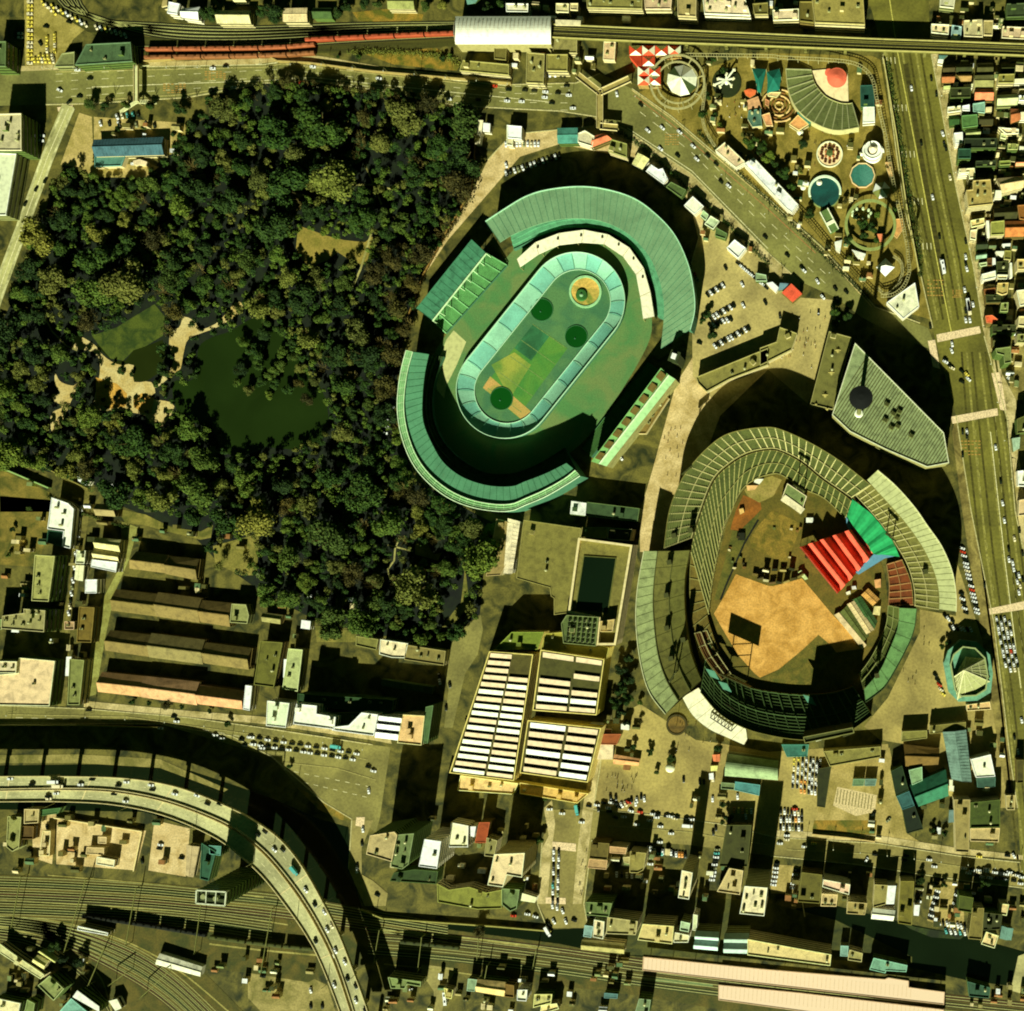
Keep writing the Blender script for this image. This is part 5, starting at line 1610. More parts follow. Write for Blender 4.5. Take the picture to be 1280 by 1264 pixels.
# ---- trains
def train(line, n, h, label, rc, z0=0.3, tint2=None, gap=1.0):
	P = resample(curve(line, 120), n * 20 + 1)
	for k in range(n):
		a, b = Vector(W(*P[k * 20], h)), Vector(W(*P[k * 20 + 19], h))
		c = (a + b) / 2
		d = b - a
		L = d.length
		rot = math.atan2(d.y, d.x)
		t = thing('train_carriage', label, 'railway carriage', (c.x, c.y, z0), 'red carriages on the sidings' if rc[0] > rc[1] * 1.3 else 'dark carriages')
		m = MB(); m.box(c.x, c.y, z0 + .9, L, 2.8, 2.3, rot); m.build('body', mat('paint', tint2 or tuple(int(v * .85) for v in rc)), t)
		u = Vector((-math.sin(rot), math.cos(rot)))
		e = d.normalized() * L / 2
		m = MB()
		pr = [(-1.4, 0), (-1.2, .45), (-.6, .65), (.6, .65), (1.2, .45), (1.4, 0)]
		for i in range(5):
			q0, q1 = u * pr[i][0], u * pr[i + 1][0]
			za, zb = z0 + 3.2 + pr[i][1], z0 + 3.2 + pr[i + 1][1]
			A_, B2 = c - e, c + e
			m.face([((A_ + q0).x, (A_ + q0).y, za), ((B2 + q0).x, (B2 + q0).y, za), ((B2 + q1).x, (B2 + q1).y, zb), ((A_ + q1).x, (A_ + q1).y, zb)])
		for A_ in (c - e, c + e):
			m.face([((A_ + u * y).x, (A_ + u * y).y, z0 + 3.2 + z) for y, z in pr])
		r = m.build('roof', mat('roof', rc), t)
		m = MB()
		for s in (-.32, 0, .32):
			p = c + d * s
			m.box(p.x, p.y, z0 + 3.85, 1.6, 1.0, .25, rot)
		m.build('ventilator', mat('metal', tuple(int(v * .75) for v in rc)), r)
		m = MB()
		for s in (-.36, .36):
			p = c + d * s
			m.box(p.x, p.y, z0 + .1, 2.6, 2.0, .8, rot)
		m.build('bogie', mat('metal', (40, 38, 26)), t)


train([(181, 60.5), (330, 59), (394, 54.5)], 6, 4, 'red-brown carriage on the north siding of the pair', (160, 92, 60))
train([(180, 71), (330, 68.5), (394, 65)], 6, 4, 'red-brown carriage on the south siding beside the footway', (142, 92, 60))
train([(381, 49), (460, 45), (568, 40.5)], 5, 4, 'bright red carriage leading into the white rail shed', (166, 80, 52))
train([(262, 1172), (330, 1181), (400, 1188)], 3, 4, 'dark green carriage in the rail yard', (80, 82, 44))
train([(102, 1146), (180, 1157), (258, 1170)], 5, 4, 'black goods carriage on the yard middle track', (34, 36, 20))
train([(500, 1178), (560, 1184), (575, 1186)], 2, 4, 'dark carriage on the middle track', (70, 74, 42))

# ---- catenary gantries over the tracks
for i, (x0, y0, x1, y1) in enumerate(((107, 1100, 80, 1190), (170, 1110, 157, 1182), (252, 1124, 243, 1192), (340, 1136, 326, 1216), (26, 1096, 14, 1160), (474, 1163, 467, 1204), (527, 1172, 522, 1214), (598, 1174, 596, 1200), (609, 1207, 605, 1228), (670, 1188, 666, 1210), (110, 1232, 130, 1186), (136, 1232, 158, 1216), (175, 1248, 210, 1215))):
	a, b = W(x0, y0, 7), W(x1, y1, 7)
	t = thing('catenary_gantry', 'steel wire gantry across the tracks', 'gantry', (*a, 0), 'wire gantries over the railway')
	m = MB(); m.bar((*a, 7), (*b, 7), .45, .5); m.build('beam', mat('metal', (126, 124, 76)), t)
	for p in (a, b):
		m = MB(); m.bar((*p, 0), (*p, 7.6), .4); m.build('post', mat('metal', (136, 136, 88)), t)

# ---- footbridges
def footbridge(name, label, lines, h, w, m_deck, stairs=()):
	c = W(*lines[0][0], h)
	t = thing(name, label, 'footbridge', (*c, 0))
	for ln in lines:
		P_ = [W(*p, h) for p in ln]
		for i in range(len(P_) - 1):
			a, b = Vector(P_[i]), Vector(P_[i + 1])
			d = (b - a).normalized(); nn = Vector((-d.y, d.x)) * w / 2
			m = MB()
			m.prism([tuple(a - nn), tuple(b - nn), tuple(b + nn), tuple(a + nn)], h - .6, h, bottom=True)
			dk = m.build('deck', m_deck, t)
			for s in (-1, 1):
				m = MB(); m.bar((*(a + nn * s), h + .5), (*(b + nn * s), h + .5), .3, 1.1); m.build('railing', mat('clean', (200, 180, 122)), dk)
		for p in P_:
			m = MB(); m.cyl(*p, 0, h - .6, .5, n=10); m.build('pillar', mat('clean', (140, 128, 80)), t)
	for (a, b) in stairs:
		A_, B2 = Vector(W(*a, h)), Vector(W(*b, 0))
		d = (B2 - A_).normalized(); nn = Vector((-d.y, d.x)) * w * .4
		m = MB()
		for k in range(12):
			p, q = A_.lerp(B2, k / 12), A_.lerp(B2, (k + 1) / 12)
			m.prism([tuple(p - nn), tuple(q - nn), tuple(q + nn), tuple(p + nn)], max(0, h * (1 - (k + 1) / 12) - .5), h * (1 - (k + .5) / 12), bottom=True)
		m.build('stair', m_deck, t)
	return t


M_FB = mat('clean', (152, 134, 84))
footbridge('footbridge', 'Y-shaped pedestrian bridge over the road junction', [[(750, 160), (750, 116), (722, 94)], [(750, 116), (787, 99)], [(750, 158), (772, 160)]], 6.5, 4.6, M_FB)
footbridge('footbridge', 'slim straight footbridge over the top avenue by the park', [[(170.5, 82), (170.5, 127)]], 6, 3.0, mat('clean', (196, 190, 132)), [((170, 127), (150, 140)), ((170, 127), (196, 128)), ((170, 82), (186, 80))])
# ramp and covered walk between the stadiums
building('B3', [(920, 620), (1264, 480), (1264, 560), (1080, 630), (970, 690), (930, 650)], 7, (132, 122, 72), 'long raised walkway deck north of the ballpark', 'beige', par=1.0, name='raised_walkway', cat='walkway')
building('B4', [(0, 480), (80, 450), (95, 380), (178, 410), (150, 490), (0, 565)], 7, (134, 124, 74), 'bent end of the raised walkway with stair', 'beige', par=1.0, name='raised_walkway', cat='walkway')

# ---- pyramid-roofed pavilion by the avenue
pb = T('C4', [(880, 800), (900, 740), (960, 690), (1040, 700), (1100, 760), (1115, 850), (1105, 940), (1040, 980), (950, 985), (905, 940)])
poly = ccw(WL(pb, 7)); c = centroid(poly)
t = thing('pavilion', 'many-sided teal-edged pavilion with a glass pyramid on top', 'building', (*c, 0))
w = MB(); storey_walls(w, poly, 0, 7, 3.5); w.build('wall', [mat('clean', (120, 150, 120)), M_GLASS], t)
r = MB(); r.prism(poly, 7, 7.4, bottom=True); ro = r.build('roof', mat('roof', (112, 156, 120)), t)
q = inset(poly, 4)
m = MB(); m.ring(q, inset(q, 1.0), 7.4, 11); m.build('drum', mat('clean', (150, 156, 110)), ro)
apex = (*W(1205, 838, 19), 19)
m = MB()
base3 = [W(*p, 9) for p in T('C4', [(945, 975), (1100, 890), (1080, 780), (985, 770), (925, 870)])]
for i in range(len(base3)):
	a, b = base3[i], base3[(i + 1) % len(base3)]
	m.face([(*b, 9), (*a, 9), apex])
pyr = m.build('glass_pyramid', mat('clean', (152, 150, 104)), ro)
m = MB()
for i in range(len(base3)):
	a, b = base3[i], base3[(i + 1) % len(base3)]
	m.bar((*a, 9.1), apex, .7, .5)
	for f in (.25, .5, .75):
		p = Vector((*a, 9.1)).lerp(Vector((*b, 9.1)), f)
		m.bar(p, apex, .25)
	for f in (.33, .66):
		m.bar(Vector((*a, 9.1)).lerp(Vector(apex), f), Vector((*b, 9.1)).lerp(Vector(apex), f), .25)
m.build('glazing_bar', mat('clean', (198, 190, 136)), pyr)

# ================================================================ BUILDINGS, tile by tile
def b4(s):
	v = [float(x) for x in s.split()]
	return list(zip(v[0::2], v[1::2]))


# tile | corners | height | colour | wall | roof kind | extra options | label (blank: made from colour and nearest landmark)
BLD = '''
A1|-60 200 32 200 30 320 -60 320|12|96 116 74|green|flat|c2|
A1|415 214 628 204 636 296 362 314|9|86 112 84|green|flat||blue-green flat roof beside the taxi yard
A1|300 258 360 250 358 320 262 322|5|120 120 84|grey|flat||grey low annexe with curved white hood by the taxi yard
A1|-60 548 105 545 106 722 -60 722|16|186 172 128|green|flat|c7|tall stained beige block at the west edge south of the junction
A1|-60 732 82 738 32 1032 -60 1032|11|206 204 160|grey|flat||pale smooth roof beside the slanting bridge road
A1|446 668 776 655 776 737 450 746|7|76 120 118|beige|gable|rh2.2 s22|long blue-roofed office hut in the garden corner
A1|456 746 604 742 582 796 456 800|4|92 150 116|beige|flat||low teal lean-to against the blue-roofed hut
A1|636 770 668 762 704 775 700 790 640 790|3|226 200 150|beige|flat|p0|
G8|66 14 146 30 124 106 54 96|7|246 238 206|white|flat|p.4|
G8|156 62 282 48 272 136 150 118|8|246 236 200|white|gable|rh1.6|white gabled house at the top edge above the curving tracks
G8|414 72 650 74 650 162 410 160|8|204 190 132|beige|gable|rh2.4 s12|long gabled house with cream south slope above the tracks
G8|902 62 1066 58 1066 152 896 152|8|214 188 132|beige|gable|rh.8 s8|cream-roofed house above the red carriages
G8|1112 56 1240 56 1246 128 1110 126|6|84 110 62|green|gable|rh1.8|
G8|20 0 54 0 50 40 10 50|5|170 150 96|beige|flat|p0|
A2|672 -20 792 -20 792 40 668 38|7|150 148 92|beige|gable|rh1.6|
A2|1040 -20 1110 -20 1090 14 1050 22|4|120 176 140|green|flat|p0|
A2|-70 -10 -10 -10 -10 6 -70 6|5|206 180 124|beige|flat||
A3|250 18 312 20 310 62 250 60|7|196 180 126|beige|flat|c1|
A3|318 18 356 18 354 52 318 50|6|190 172 118|beige|flat||
A3|10 18 118 20 116 60 12 58|8|212 200 160|white|flat|c2|
A3|396 -40 664 -40 662 44 398 38|9|132 122 72|beige|flat|c8|long ribbed brown roof at the top edge north of the viaduct
A3|672 -20 806 -20 800 46 676 46|8|196 166 122|beige|flat|c7|cluttered pinkish roof at the top edge north of the viaduct
A3|830 -20 922 -20 920 82 832 78|10|162 142 92|beige|flat|c1|
A3|950 -20 1150 -20 1180 76 960 68|8|222 196 150|white|flat|c9|
A3|1190 20 1264 14 1264 70 1200 70|7|110 100 56|beige|flat|c3|
A3|246 94 368 98 366 122 246 120|11|222 204 152|beige|flat|p0|cream signal hut roof at the east mouth of the rail shed
A3|205 262 306 262 304 342 205 340|8|138 126 70|beige|flat||
A3|110 252 196 260 190 402 106 398|8|140 128 78|beige|flat|c3|
A3|232 168 352 172 350 256 236 256|6|142 130 84|beige|flat||brown flat station forecourt roof beside the rail shed
A3|16 600 86 606 84 668 18 662|7|250 244 216|white|flat|p.4|bright white square house north of the velodrome
A3|256 614 350 612 352 682 258 684|7|84 164 128|green|gable|rh1.2|teal-roofed house north of the velodrome
A3|356 640 388 626 434 654 424 704 354 682|7|206 190 146|white|flat||pale angled house next to the red-roofed one
A3|430 650 474 640 514 664 500 722 414 704|8|214 120 78|brown|gable|rh1.6|red-tiled house north of the velodrome
A3|514 668 590 690 588 756 500 726|9|124 122 70|beige|flat|c2|
A3|640 734 692 762 660 808 614 784|6|246 214 140|white|gable|rh1 s7|cream ribbed kiosk roof on the velodrome's north-east lane
A3|704 788 740 812 760 806 784 856 764 882 680 820|6|248 240 206|white|flat|p.3|white stepped roof on the velodrome's north-east lane
A3|800 872 872 910 850 948 776 896|6|96 116 66|green|flat||dark green roof along the velodrome's north-east lane
A3|904 940 956 988 912 1026 862 984|6|248 226 180|white|flat|p.3|cream square roof along the velodrome's north-east lane
A3|954 1006 980 1030 966 1058 940 1036|5|164 180 130|grey|flat||
A3|990 1034 1032 1060 1002 1100 960 1074|5|186 196 146|grey|flat||
A3|1016 1090 1070 1120 1060 1146 1010 1130|5|96 120 70|green|flat||
A3|1104 1148 1160 1190 1122 1238 1066 1188|6|248 234 192|white|flat||
B4|-20 120 30 130 34 160 -20 160|5|150 170 120|green|flat||
B4|30 168 60 162 90 190 76 212|5|250 242 214|white|flat|p0|
B4|96 168 136 170 128 196 86 204|5|120 160 160|grey|flat|p0|small light-blue roof beside the red-roofed hut
B4|150 170 202 220 156 260 104 214|6|222 92 60|brown|flat|p0|bright red square hut at the car park's east end
A2|1096 574 1126 576 1110 690 1088 690|4|232 210 160|white|flat|p0|
A2|1126 588 1160 592 1158 632 1124 628|5|246 240 210|white|flat|p0|
A2|1240 600 1270 600 1268 700 1240 696|5|206 190 140|white|flat||
A2|1030 290 1250 310 1250 362 1014 340|6|136 126 72|beige|flat||long olive roof between shed and top avenue
A2|1180 226 1240 230 1236 290 1180 284|5|110 100 58|beige|flat||
G4|720 190 746 188 816 236 796 274 726 232|6|250 244 212|white|flat|p0|white lean roof among trees at the garden's south edge
G4|1010 256 1150 288 1142 360 1110 350|5|250 246 220|white|flat|p0|white wedge canopy among trees at the garden's south edge
G4|884 446 1068 460 1058 560 880 548|8|150 132 92|brown|gable|rh2.4|
G4|900 600 1000 610 990 640 900 630|5|120 106 66|brown|gable|rh1|
G4|486 386 640 440 692 492 660 862 580 842 596 702 446 680|7|250 232 190|white|flat||large cream white roof with clipped corner by the vacant lot
G4|450 690 590 706 584 846 440 806|5|40 88 52|green|flat||dark green square roof tucked against the cream white roof
G4|886 762 1112 782 1102 892 874 850|8|232 210 136|beige|gable|rh2|northern of two striped cream and green gables
G4|872 868 1104 900 1092 984 860 950|8|234 206 140|beige|gable|rh2|southern of two striped cream and green gables
G4|856 962 1094 988 1080 1082 846 1032|7|252 244 220|white|flat|p.3|dazzling white flat roof south of the striped gables
C1|410 400 466 400 464 466 408 466|7|252 248 226|white|flat|p.3|small dazzling white square roof on the lane
G4|722 880 802 880 790 1004 706 1000|6|206 204 150|white|flat|c2|
G4|704 1020 772 1022 760 1160 690 1144|6|238 218 166|white|gable|rh1|
C1|170 282 266 288 236 506 154 502|14|156 150 92|green|flat||tall olive slab with dark green east wall by the vacant lot
C1|14 574 118 560 116 540 220 548 214 652 8 636|15|150 140 96|green|flat|c8|cluttered grey block with dark striped east side
C1|92 774 266 790 240 1006 -60 1000 -60 860 90 848|10|222 190 138|green|flat|c2|beige-roofed block with ribbed east wall on the south road
C1|-60 790 84 792 80 848 -60 848|12|206 186 140|grey|flat|c4|
C1|336 780 406 786 384 1000 326 1000|8|128 128 80|beige|flat||narrow grey-olive block beside the lane by the south road
C1|382 530 456 534 440 702 370 700|7|116 96 46|brown|flat||narrow brown block beside the lane
C1|312 600 360 602 358 640 312 640|5|170 140 100|beige|flat|c2|
C1|318 770 342 770 334 862 312 862|5|246 236 200|white|flat|p0|
C1|646 268 800 286 782 368 614 346|9|139 117 72|brown|gable|rh3.4|brown row house, west unit of the northern row
C1|804 290 946 304 934 402 786 372|9|126 107 68|brown|gable|rh3.4|brown row house, east unit of the northern row
C1|548 450 746 472 740 576 528 548|9|122 104 62|brown|gable|rh3.6|brown row house, west unit of the second row
C1|750 464 956 492 946 606 740 576|9.3|134 114 72|brown|gable|rh3.6|brown row house, middle unit of the second row
C1|960 502 1106 516 1092 626 946 602|9|131 109 68|brown|gable|rh3.6|brown row house, east unit of the second row
C1|1112 516 1180 520 1194 570 1186 612 1102 606|7|142 140 92|grey|flat||grey ribbed end house with rounded corner at the second row
C1|520 646 716 668 706 770 498 740|9|126 107 67|brown|gable|rh3.6|brown row house, west unit of the third row
C1|718 660 972 692 962 806 708 772|9.3|134 119 80|brown|gable|rh3.6|brown row house, middle unit of the third row
C1|976 704 1196 732 1182 832 966 800|9|131 112 70|brown|gable|rh3.6|brown row house, east unit of the third row
C1|482 846 682 866 670 962 462 938|9|196 150 96|brown|gable|rh3.6|pinkish-fronted row house, west unit of the road row
C1|686 866 946 894 934 1002 672 964|9.3|200 154 104|brown|gable|rh3.6|pinkish-fronted row house, middle unit of the road row
C1|950 908 1172 938 1152 1022 936 996|9|204 150 100|brown|gable|rh3.6|pinkish-fronted row house, east unit of the road row
C1|1176 906 1208 910 1196 1028 1164 1022|8|250 244 220|white|flat|p.3|slim dazzling white block at the east end of the road row
C2|62 694 168 702 126 916 30 904|8|104 100 50|brown|flat|c1|long dark olive block east of the row houses
C2|196 730 264 736 240 936 166 924|8|172 174 116|grey|flat||long pale block east of the row houses
C2|172 782 192 782 188 872 168 870|6|248 242 214|white|flat|p0|thin white strip roof against the long pale block
C2|68 560 162 572 150 612 66 600|6|150 140 90|brown|gable|rh1.5|
C2|256 594 300 600 296 640 252 634|6|252 248 226|white|flat|p0|
C2|94 980 200 992 182 1110 88 1100|13|208 212 166|white|flat|p.5|pale green-white tower block on the south road
C2|234 994 332 1004 330 1042 422 1058 416 1118 218 1092|21|250 226 188|white|flat|c1|west wing of the school block with a white stepped roof
C2|484 1098 546 1036 624 1046 604 1148 404 1122 408 1106|20.6|250 224 184|white|flat||east wing of the school block with a diagonal notch
C2|330 1040 545 1034 484 1098 420 1096 420 1058|14|110 100 50|brown|flat||brown sunken roof between the school wings
C2|240 946 700 976 690 1030 545 1034 240 992|12|52 84 48|green|flat|c5|dark green rear range behind the school wings
C2|742 1046 848 1052 832 1194 716 1182|18|220 178 116|beige|flat||tan square roof with a brown stain at the school's east end
C2|852 1010 888 1002 862 1184 840 1184|17|90 120 76|green|flat|p.3|
C2|640 878 886 914 880 948 636 908|5|84 100 70|green|flat|p0|
C2|636 686 768 706 752 776 690 774 630 758|8|226 204 154|white|flat|c2|pale roof between the garden wall and the school
C2|520 670 626 686 616 738 518 716|7|126 120 70|beige|flat||
C2|758 712 948 742 940 812 750 784|8|132 118 74|beige|flat|c4|long brown roof between the garden wall and the school
D1|40 330 106 334 94 480 62 500 34 478|7|142 138 88|grey|flat|c2|pointed pale-grey shed beside the expressway
D1|120 296 192 296 186 362 118 366|7|176 156 104|beige|flat|c1|
D1|196 300 292 290 276 318 196 330|5|76 120 68|green|flat|p.3|
D1|106 376 166 380 162 440 106 440|5|96 74 40|brown|flat||
D1|470 428 512 430 510 462 470 460|4|190 164 112|beige|flat|p.3|
D1|416 478 500 482 498 516 412 512|4|186 160 108|beige|flat|p.3|
D1|466 524 552 540 546 574 462 560|5|232 206 150|beige|flat|p.4|
D1|892 470 950 480 922 622 890 612|6|186 162 116|beige|gable|rh1|
D1|968 458 1036 500 1000 640 960 630|9|52 104 66|green|flat||dark teal block between lots and expressway
D1|208 400 246 400 240 520 190 520|4|200 176 120|beige|flat|c2|
D1|944 684 1086 692 1080 758 942 746|46|70 80 44|green|flat||tall tower with white-framed roof plant beside the expressway
G5|-60 1090 270 1160 240 1300 -60 1300|9|236 208 150|green|flat||tan-roofed block in the south-west corner
G5|356 1112 452 1162 430 1300 314 1300|8|126 138 86|green|flat||
G5|490 934 640 806 822 974 690 1126|10|138 142 92|green|flat|c2|grey-green square roof turned to the tracks in the south-west
G5|984 1000 1264 1206 1264 1276 924 1084|9|236 232 196|green|flat|p0|white strip roof on the teal hall's north side
G5|910 1098 1130 1280 740 1290|9|130 190 150|green|flat|p.4|pale teal hall roof at the south edge
G5|478 514 556 478 722 600 694 654|7|196 190 110|beige|gable|rh1.5|northern slim cream gable by the yard edge
G5|404 640 470 560 604 634 546 732|7|222 208 130|beige|gable|rh1.5|southern slim cream gable by the yard edge
D1|520 1216 560 1206 582 1250 552 1264|5|240 226 180|white|flat|p0|
D2|586 422 702 404 716 420 690 548 568 512|33|178 156 106|green|flat|c1|five-sided tan roof high above the river bridge
D2|690 420 796 412 770 560 740 584 686 572|31|110 120 84|green|flat|c5|grey cluttered plant roof next to the five-sided one
D2|846 440 926 450 906 582 818 570|29|250 238 206|white|flat|p.5|white square roof of a tall block north of the river
D2|800 584 912 594 902 655 680 640 700 600|10|62 84 40|green|flat||
G1|30 430 192 462 188 620 190 660 8 660|12|244 216 166|white|flat|c2|cream white roof south of the market hall
G1|206 470 260 470 244 570 210 560|10|246 240 214|white|flat|p0|
G1|288 432 390 430 356 622 250 622|10|156 76 40|brown|flat|p.3|rust red flat roof between white ones south of the market hall
G1|362 570 462 600 432 752 340 742|10|142 132 86|beige|flat|c2|
G1|432 726 716 714 690 942 550 918 512 1032 370 1012|30|224 196 142|beige|flat|c3|tall stepped office block with striped north front
D2|906 652 962 682 1060 668 1142 696 1216 682 1216 772 1100 776 910 742|11|128 126 62|beige|flat||olive wavy-fronted roof on the river's north bank
G1|502 1044 668 1054 642 1230 580 1256 504 1194|12|122 142 88|green|flat|p.9|grey-green bullet-shaped roof at the river
G1|690 1090 824 1130 806 1180 676 1160|7|236 220 164|white|flat|p0|
G6|180 506 476 546 470 590 350 570 330 610 206 606|10.8|126 136 88|grey|flat||grey-green roof south of the tracks
G6|970 536 1222 562 1212 684 958 640|9.5|224 190 116|green|gable|rh2|gabled house with cream south slope below the tracks
G6|890 520 972 530 950 636 878 630|6.8|150 176 130|grey|flat|p.3|
G6|1220 566 1300 580 1300 690 1214 680|8.1|116 90 44|brown|flat||
G6|676 600 760 620 745 700 690 690|5.4|206 184 104|beige|flat|c2|
G7|50 760 140 760 130 862 46 856|10.8|246 222 176|white|flat|c3|
G7|200 800 360 800 350 880 190 920|8.1|196 184 110|green|flat|c6|
G7|820 790 942 800 936 842 818 836|6.8|84 128 112|green|flat|p.2|
G7|1130 838 1236 850 1214 990 1086 990|10.8|130 148 108|green|flat|c2|
G7|260 900 400 880 420 930 250 980|6.8|226 200 130|beige|flat|c2|
D3|392 740 518 746 502 812 394 802|16.8|104 116 74|green|flat|c4|
D3|386 852 428 858 418 912 380 906|12.6|140 176 150|grey|flat|p.3|
D3|432 824 482 834 476 918 426 908|15.4|222 200 150|white|flat|c6|
D3|496 812 642 832 632 898 490 892|16.8|164 150 98|beige|flat|c3|tan roof with dark frame in the riverside row
D3|664 845 814 856 806 942 640 922|18.2|204 180 112|beige|flat|c1|cream ribbed roof in the riverside row
D3|814 884 888 900 882 934 812 934|11.2|222 206 150|white|flat|c2|
D3|848 832 892 842 884 884 842 876|14|170 184 140|grey|flat||
D3|906 800 928 804 922 880 902 876|12.6|206 206 150|white|flat|p.2|
D3|918 884 1028 890 1024 932 914 924|15.4|176 196 170|grey|gable|rh2.2|northern half of a blue and white twin gable by the platforms
D3|914 926 1024 934 1020 976 908 966|15.4|186 204 180|grey|gable|rh2.2|southern half of a blue and white twin gable by the platforms
D3|1058 896 1172 896 1168 942 1054 940|15.4|172 194 168|grey|gable|rh2.2|northern half of the second blue twin gable by the platforms
D3|1054 942 1168 944 1160 990 1052 986|15.4|182 204 180|grey|gable|rh2.2|southern half of the second blue twin gable by the platforms
D4|-60 918 342 992 336 1046 -60 994|17|212 186 120|beige|flat|c3|long cream-roofed slab with striped north front by the platforms
D3|418 454 506 460 496 540 408 532|13.5|104 90 48|brown|flat||brown half of a split roof north of the river row
D3|408 534 496 542 490 586 400 578|13.5|178 142 94|beige|flat|p.3|pinkish half of a split roof north of the river row
D3|506 474 588 482 582 512 506 506|12.2|186 146 96|beige|flat|p.2|
D3|604 498 682 506 668 588 640 602 602 600|12.2|142 128 74|beige|flat||tan rounded roof north of the river row
D3|570 528 602 524 600 560 574 552|10.8|166 150 96|beige|flat|p.2|
D3|852 588 904 600 886 728 834 720|34|226 204 152|beige|flat|c5|slender tall block with a long thin shadow
D3|1152 664 1262 672 1246 808 1128 796|36|232 206 156|beige|flat|c6|broad tall slab building casting the longest street shadow
D3|1078 578 1146 590 1130 706 1020 690|11|186 164 110|beige|flat|c6|
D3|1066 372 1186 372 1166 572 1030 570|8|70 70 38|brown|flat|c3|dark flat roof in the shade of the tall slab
G3|214 168 690 236 684 420 190 380|10|142 156 116|grey|vault|s20|grey vaulted hall roof south of the ballpark
G3|720 80 976 80 960 190 770 196|6|62 134 102|green|flat|p.2|teal rectangular canopy at the ballpark's south gate
G3|290 424 522 456 512 556 280 502|5|84 156 138|grey|flat|p.2|turquoise flat canopy beside the vaulted hall
G3|160 430 288 440 282 502 158 492|5|128 144 98|grey|flat||
G3|46 350 86 344 92 404 50 406|4|248 240 212|white|flat|p0|
G3|80 180 144 176 142 236 90 232|4|230 130 80|brown|gable|rh.8|small orange kiosk on the south plaza
G3|60 280 130 276 122 326 62 328|3.5|226 216 120|beige|flat|p0|small yellow-green kiosk on the south plaza
C3|450 1140 562 1140 540 1190 450 1190|5|150 84 46|brown|flat|p.3|rust red shed at the market hall's east corner
C3|450 1190 524 1192 520 1262 446 1262|5|232 200 150|white|flat|p0|
C3|412 1088 476 1092 474 1124 410 1120|6|250 238 204|white|flat|p0|
C3|560 1092 600 1096 598 1122 560 1118|5|246 232 190|white|flat|p0|
C3|528 1240 650 1262 640 1290 524 1282|4|222 160 100|beige|gable|rh.8|
D4|302 20 578 -4 578 48 334 92|6|134 124 72|beige|flat||long tan roof along the north side of the dirt lot
D4|276 104 342 92 312 290 272 284|4|52 54 28|brown|flat|p.2|
D4|446 152 502 152 496 186 442 186|4.5|112 144 108|grey|flat|p.2|western small teal canopy on the dirt lot
D4|504 152 560 152 552 186 500 186|4.5|112 144 112|grey|flat|p.2|eastern small teal canopy on the dirt lot
D4|626 116 680 88 712 206 650 236|8|40 62 30|green|flat|p.3|dark green north part of the slanting row
D4|652 236 714 210 740 280 680 300|8|56 110 96|green|flat|p.3|teal middle part of the slanting row
D4|682 302 742 282 782 392 704 414|8|36 50 28|green|flat|p.3|dark south part of the slanting row
D4|712 110 776 94 778 160 728 182|8|150 186 124|green|flat|p.3|
D4|720 186 890 112 902 236 762 286|11|56 136 86|green|gable|rh4|big green-roofed hall with a bright south slope
D4|690 -10 858 10 852 84 700 92|9|116 90 46|brown|gable|rh2.6|
C4|878 1134 986 1124 1012 1370 920 1356|9|128 160 128|grey|gable|rh2.2 s16|long teal and grey gabled hall running north to south
D4|1008 58 1104 34 1126 140 1034 146|10|250 226 182|white|flat|p.5|cream white flat roof near the avenue's south end
D4|1036 150 1128 144 1126 192 1040 192|7|66 104 76|green|flat|p.2|
D4|928 250 1006 250 1000 504 936 500|10|150 132 84|beige|flat|c1|tall tan roof on the south road near the avenue
D4|1006 264 1148 250 1148 382 1006 386|11|84 98 36|beige|flat|p1|green turfed roof near the avenue's south end
D4|1006 388 1148 386 1142 454 1006 450|9|182 158 104|beige|flat||cream front part of the green turfed roof block
D4|906 302 934 300 930 360 902 362|5|120 150 130|grey|flat|p0|
D4|936 316 952 316 946 390 930 388|5|246 236 200|white|flat|p0|
D4|200 598 298 610 286 748 180 740|12|100 92 46|brown|flat|c2|brown and moss roof south of the road
D4|304 632 432 656 426 706 298 668|13|226 186 146|white|flat|c1|
D4|296 700 372 706 366 762 290 760|10.4|192 166 110|beige|flat|c2|
D4|420 738 514 746 502 802 414 796|14.3|158 138 86|beige|flat|c2|
D4|548 656 612 660 602 752 540 768|11.7|146 132 80|beige|flat||
D4|612 664 652 664 642 752 604 752|10.4|250 240 206|white|flat|p0|
D4|542 774 646 786 636 832 534 822|10.4|246 228 184|white|gable|rh1.2|
D4|672 640 738 640 726 852 660 842|10.4|112 102 46|beige|flat||long olive-brown roof running from the road to the river
D4|740 756 766 756 760 808 736 806|6|250 240 210|white|flat|p0|
D4|954 708 1022 720 1012 792 948 782|13|78 84 36|green|flat||
D4|1016 768 1072 770 1062 922 996 916|11.7|124 110 62|beige|flat||
D4|1082 882 1142 902 1122 962 1058 942|11.7|222 192 130|beige|flat|c5|
D4|1072 790 1160 800 1150 872 1066 876|13|60 62 34|green|flat|c3|
D4|1150 748 1192 752 1180 806 1142 798|9.1|216 186 124|beige|flat||
D4|1160 860 1212 872 1202 924 1150 916|9.1|120 166 134|grey|gable|rh1.2|
D4|386 950 424 952 420 1002 384 1000|6|134 176 142|grey|flat|p.2|
D4|428 968 492 986 486 1028 420 1018|8|156 144 92|beige|flat|c1|
D4|544 1008 706 1044 700 1076 604 1070 600 1082 524 1064|8|130 186 136|green|flat|p.4|pale teal roof on the river's south bank
D4|992 1120 1102 1150 1096 1202 1000 1192|7|60 100 64|green|flat|c2|
A4|60 50 186 44 186 96 64 100|8|212 186 140|beige|flat|c2|
A4|190 10 250 10 258 112 190 104|9|104 92 48|brown|flat|p1|
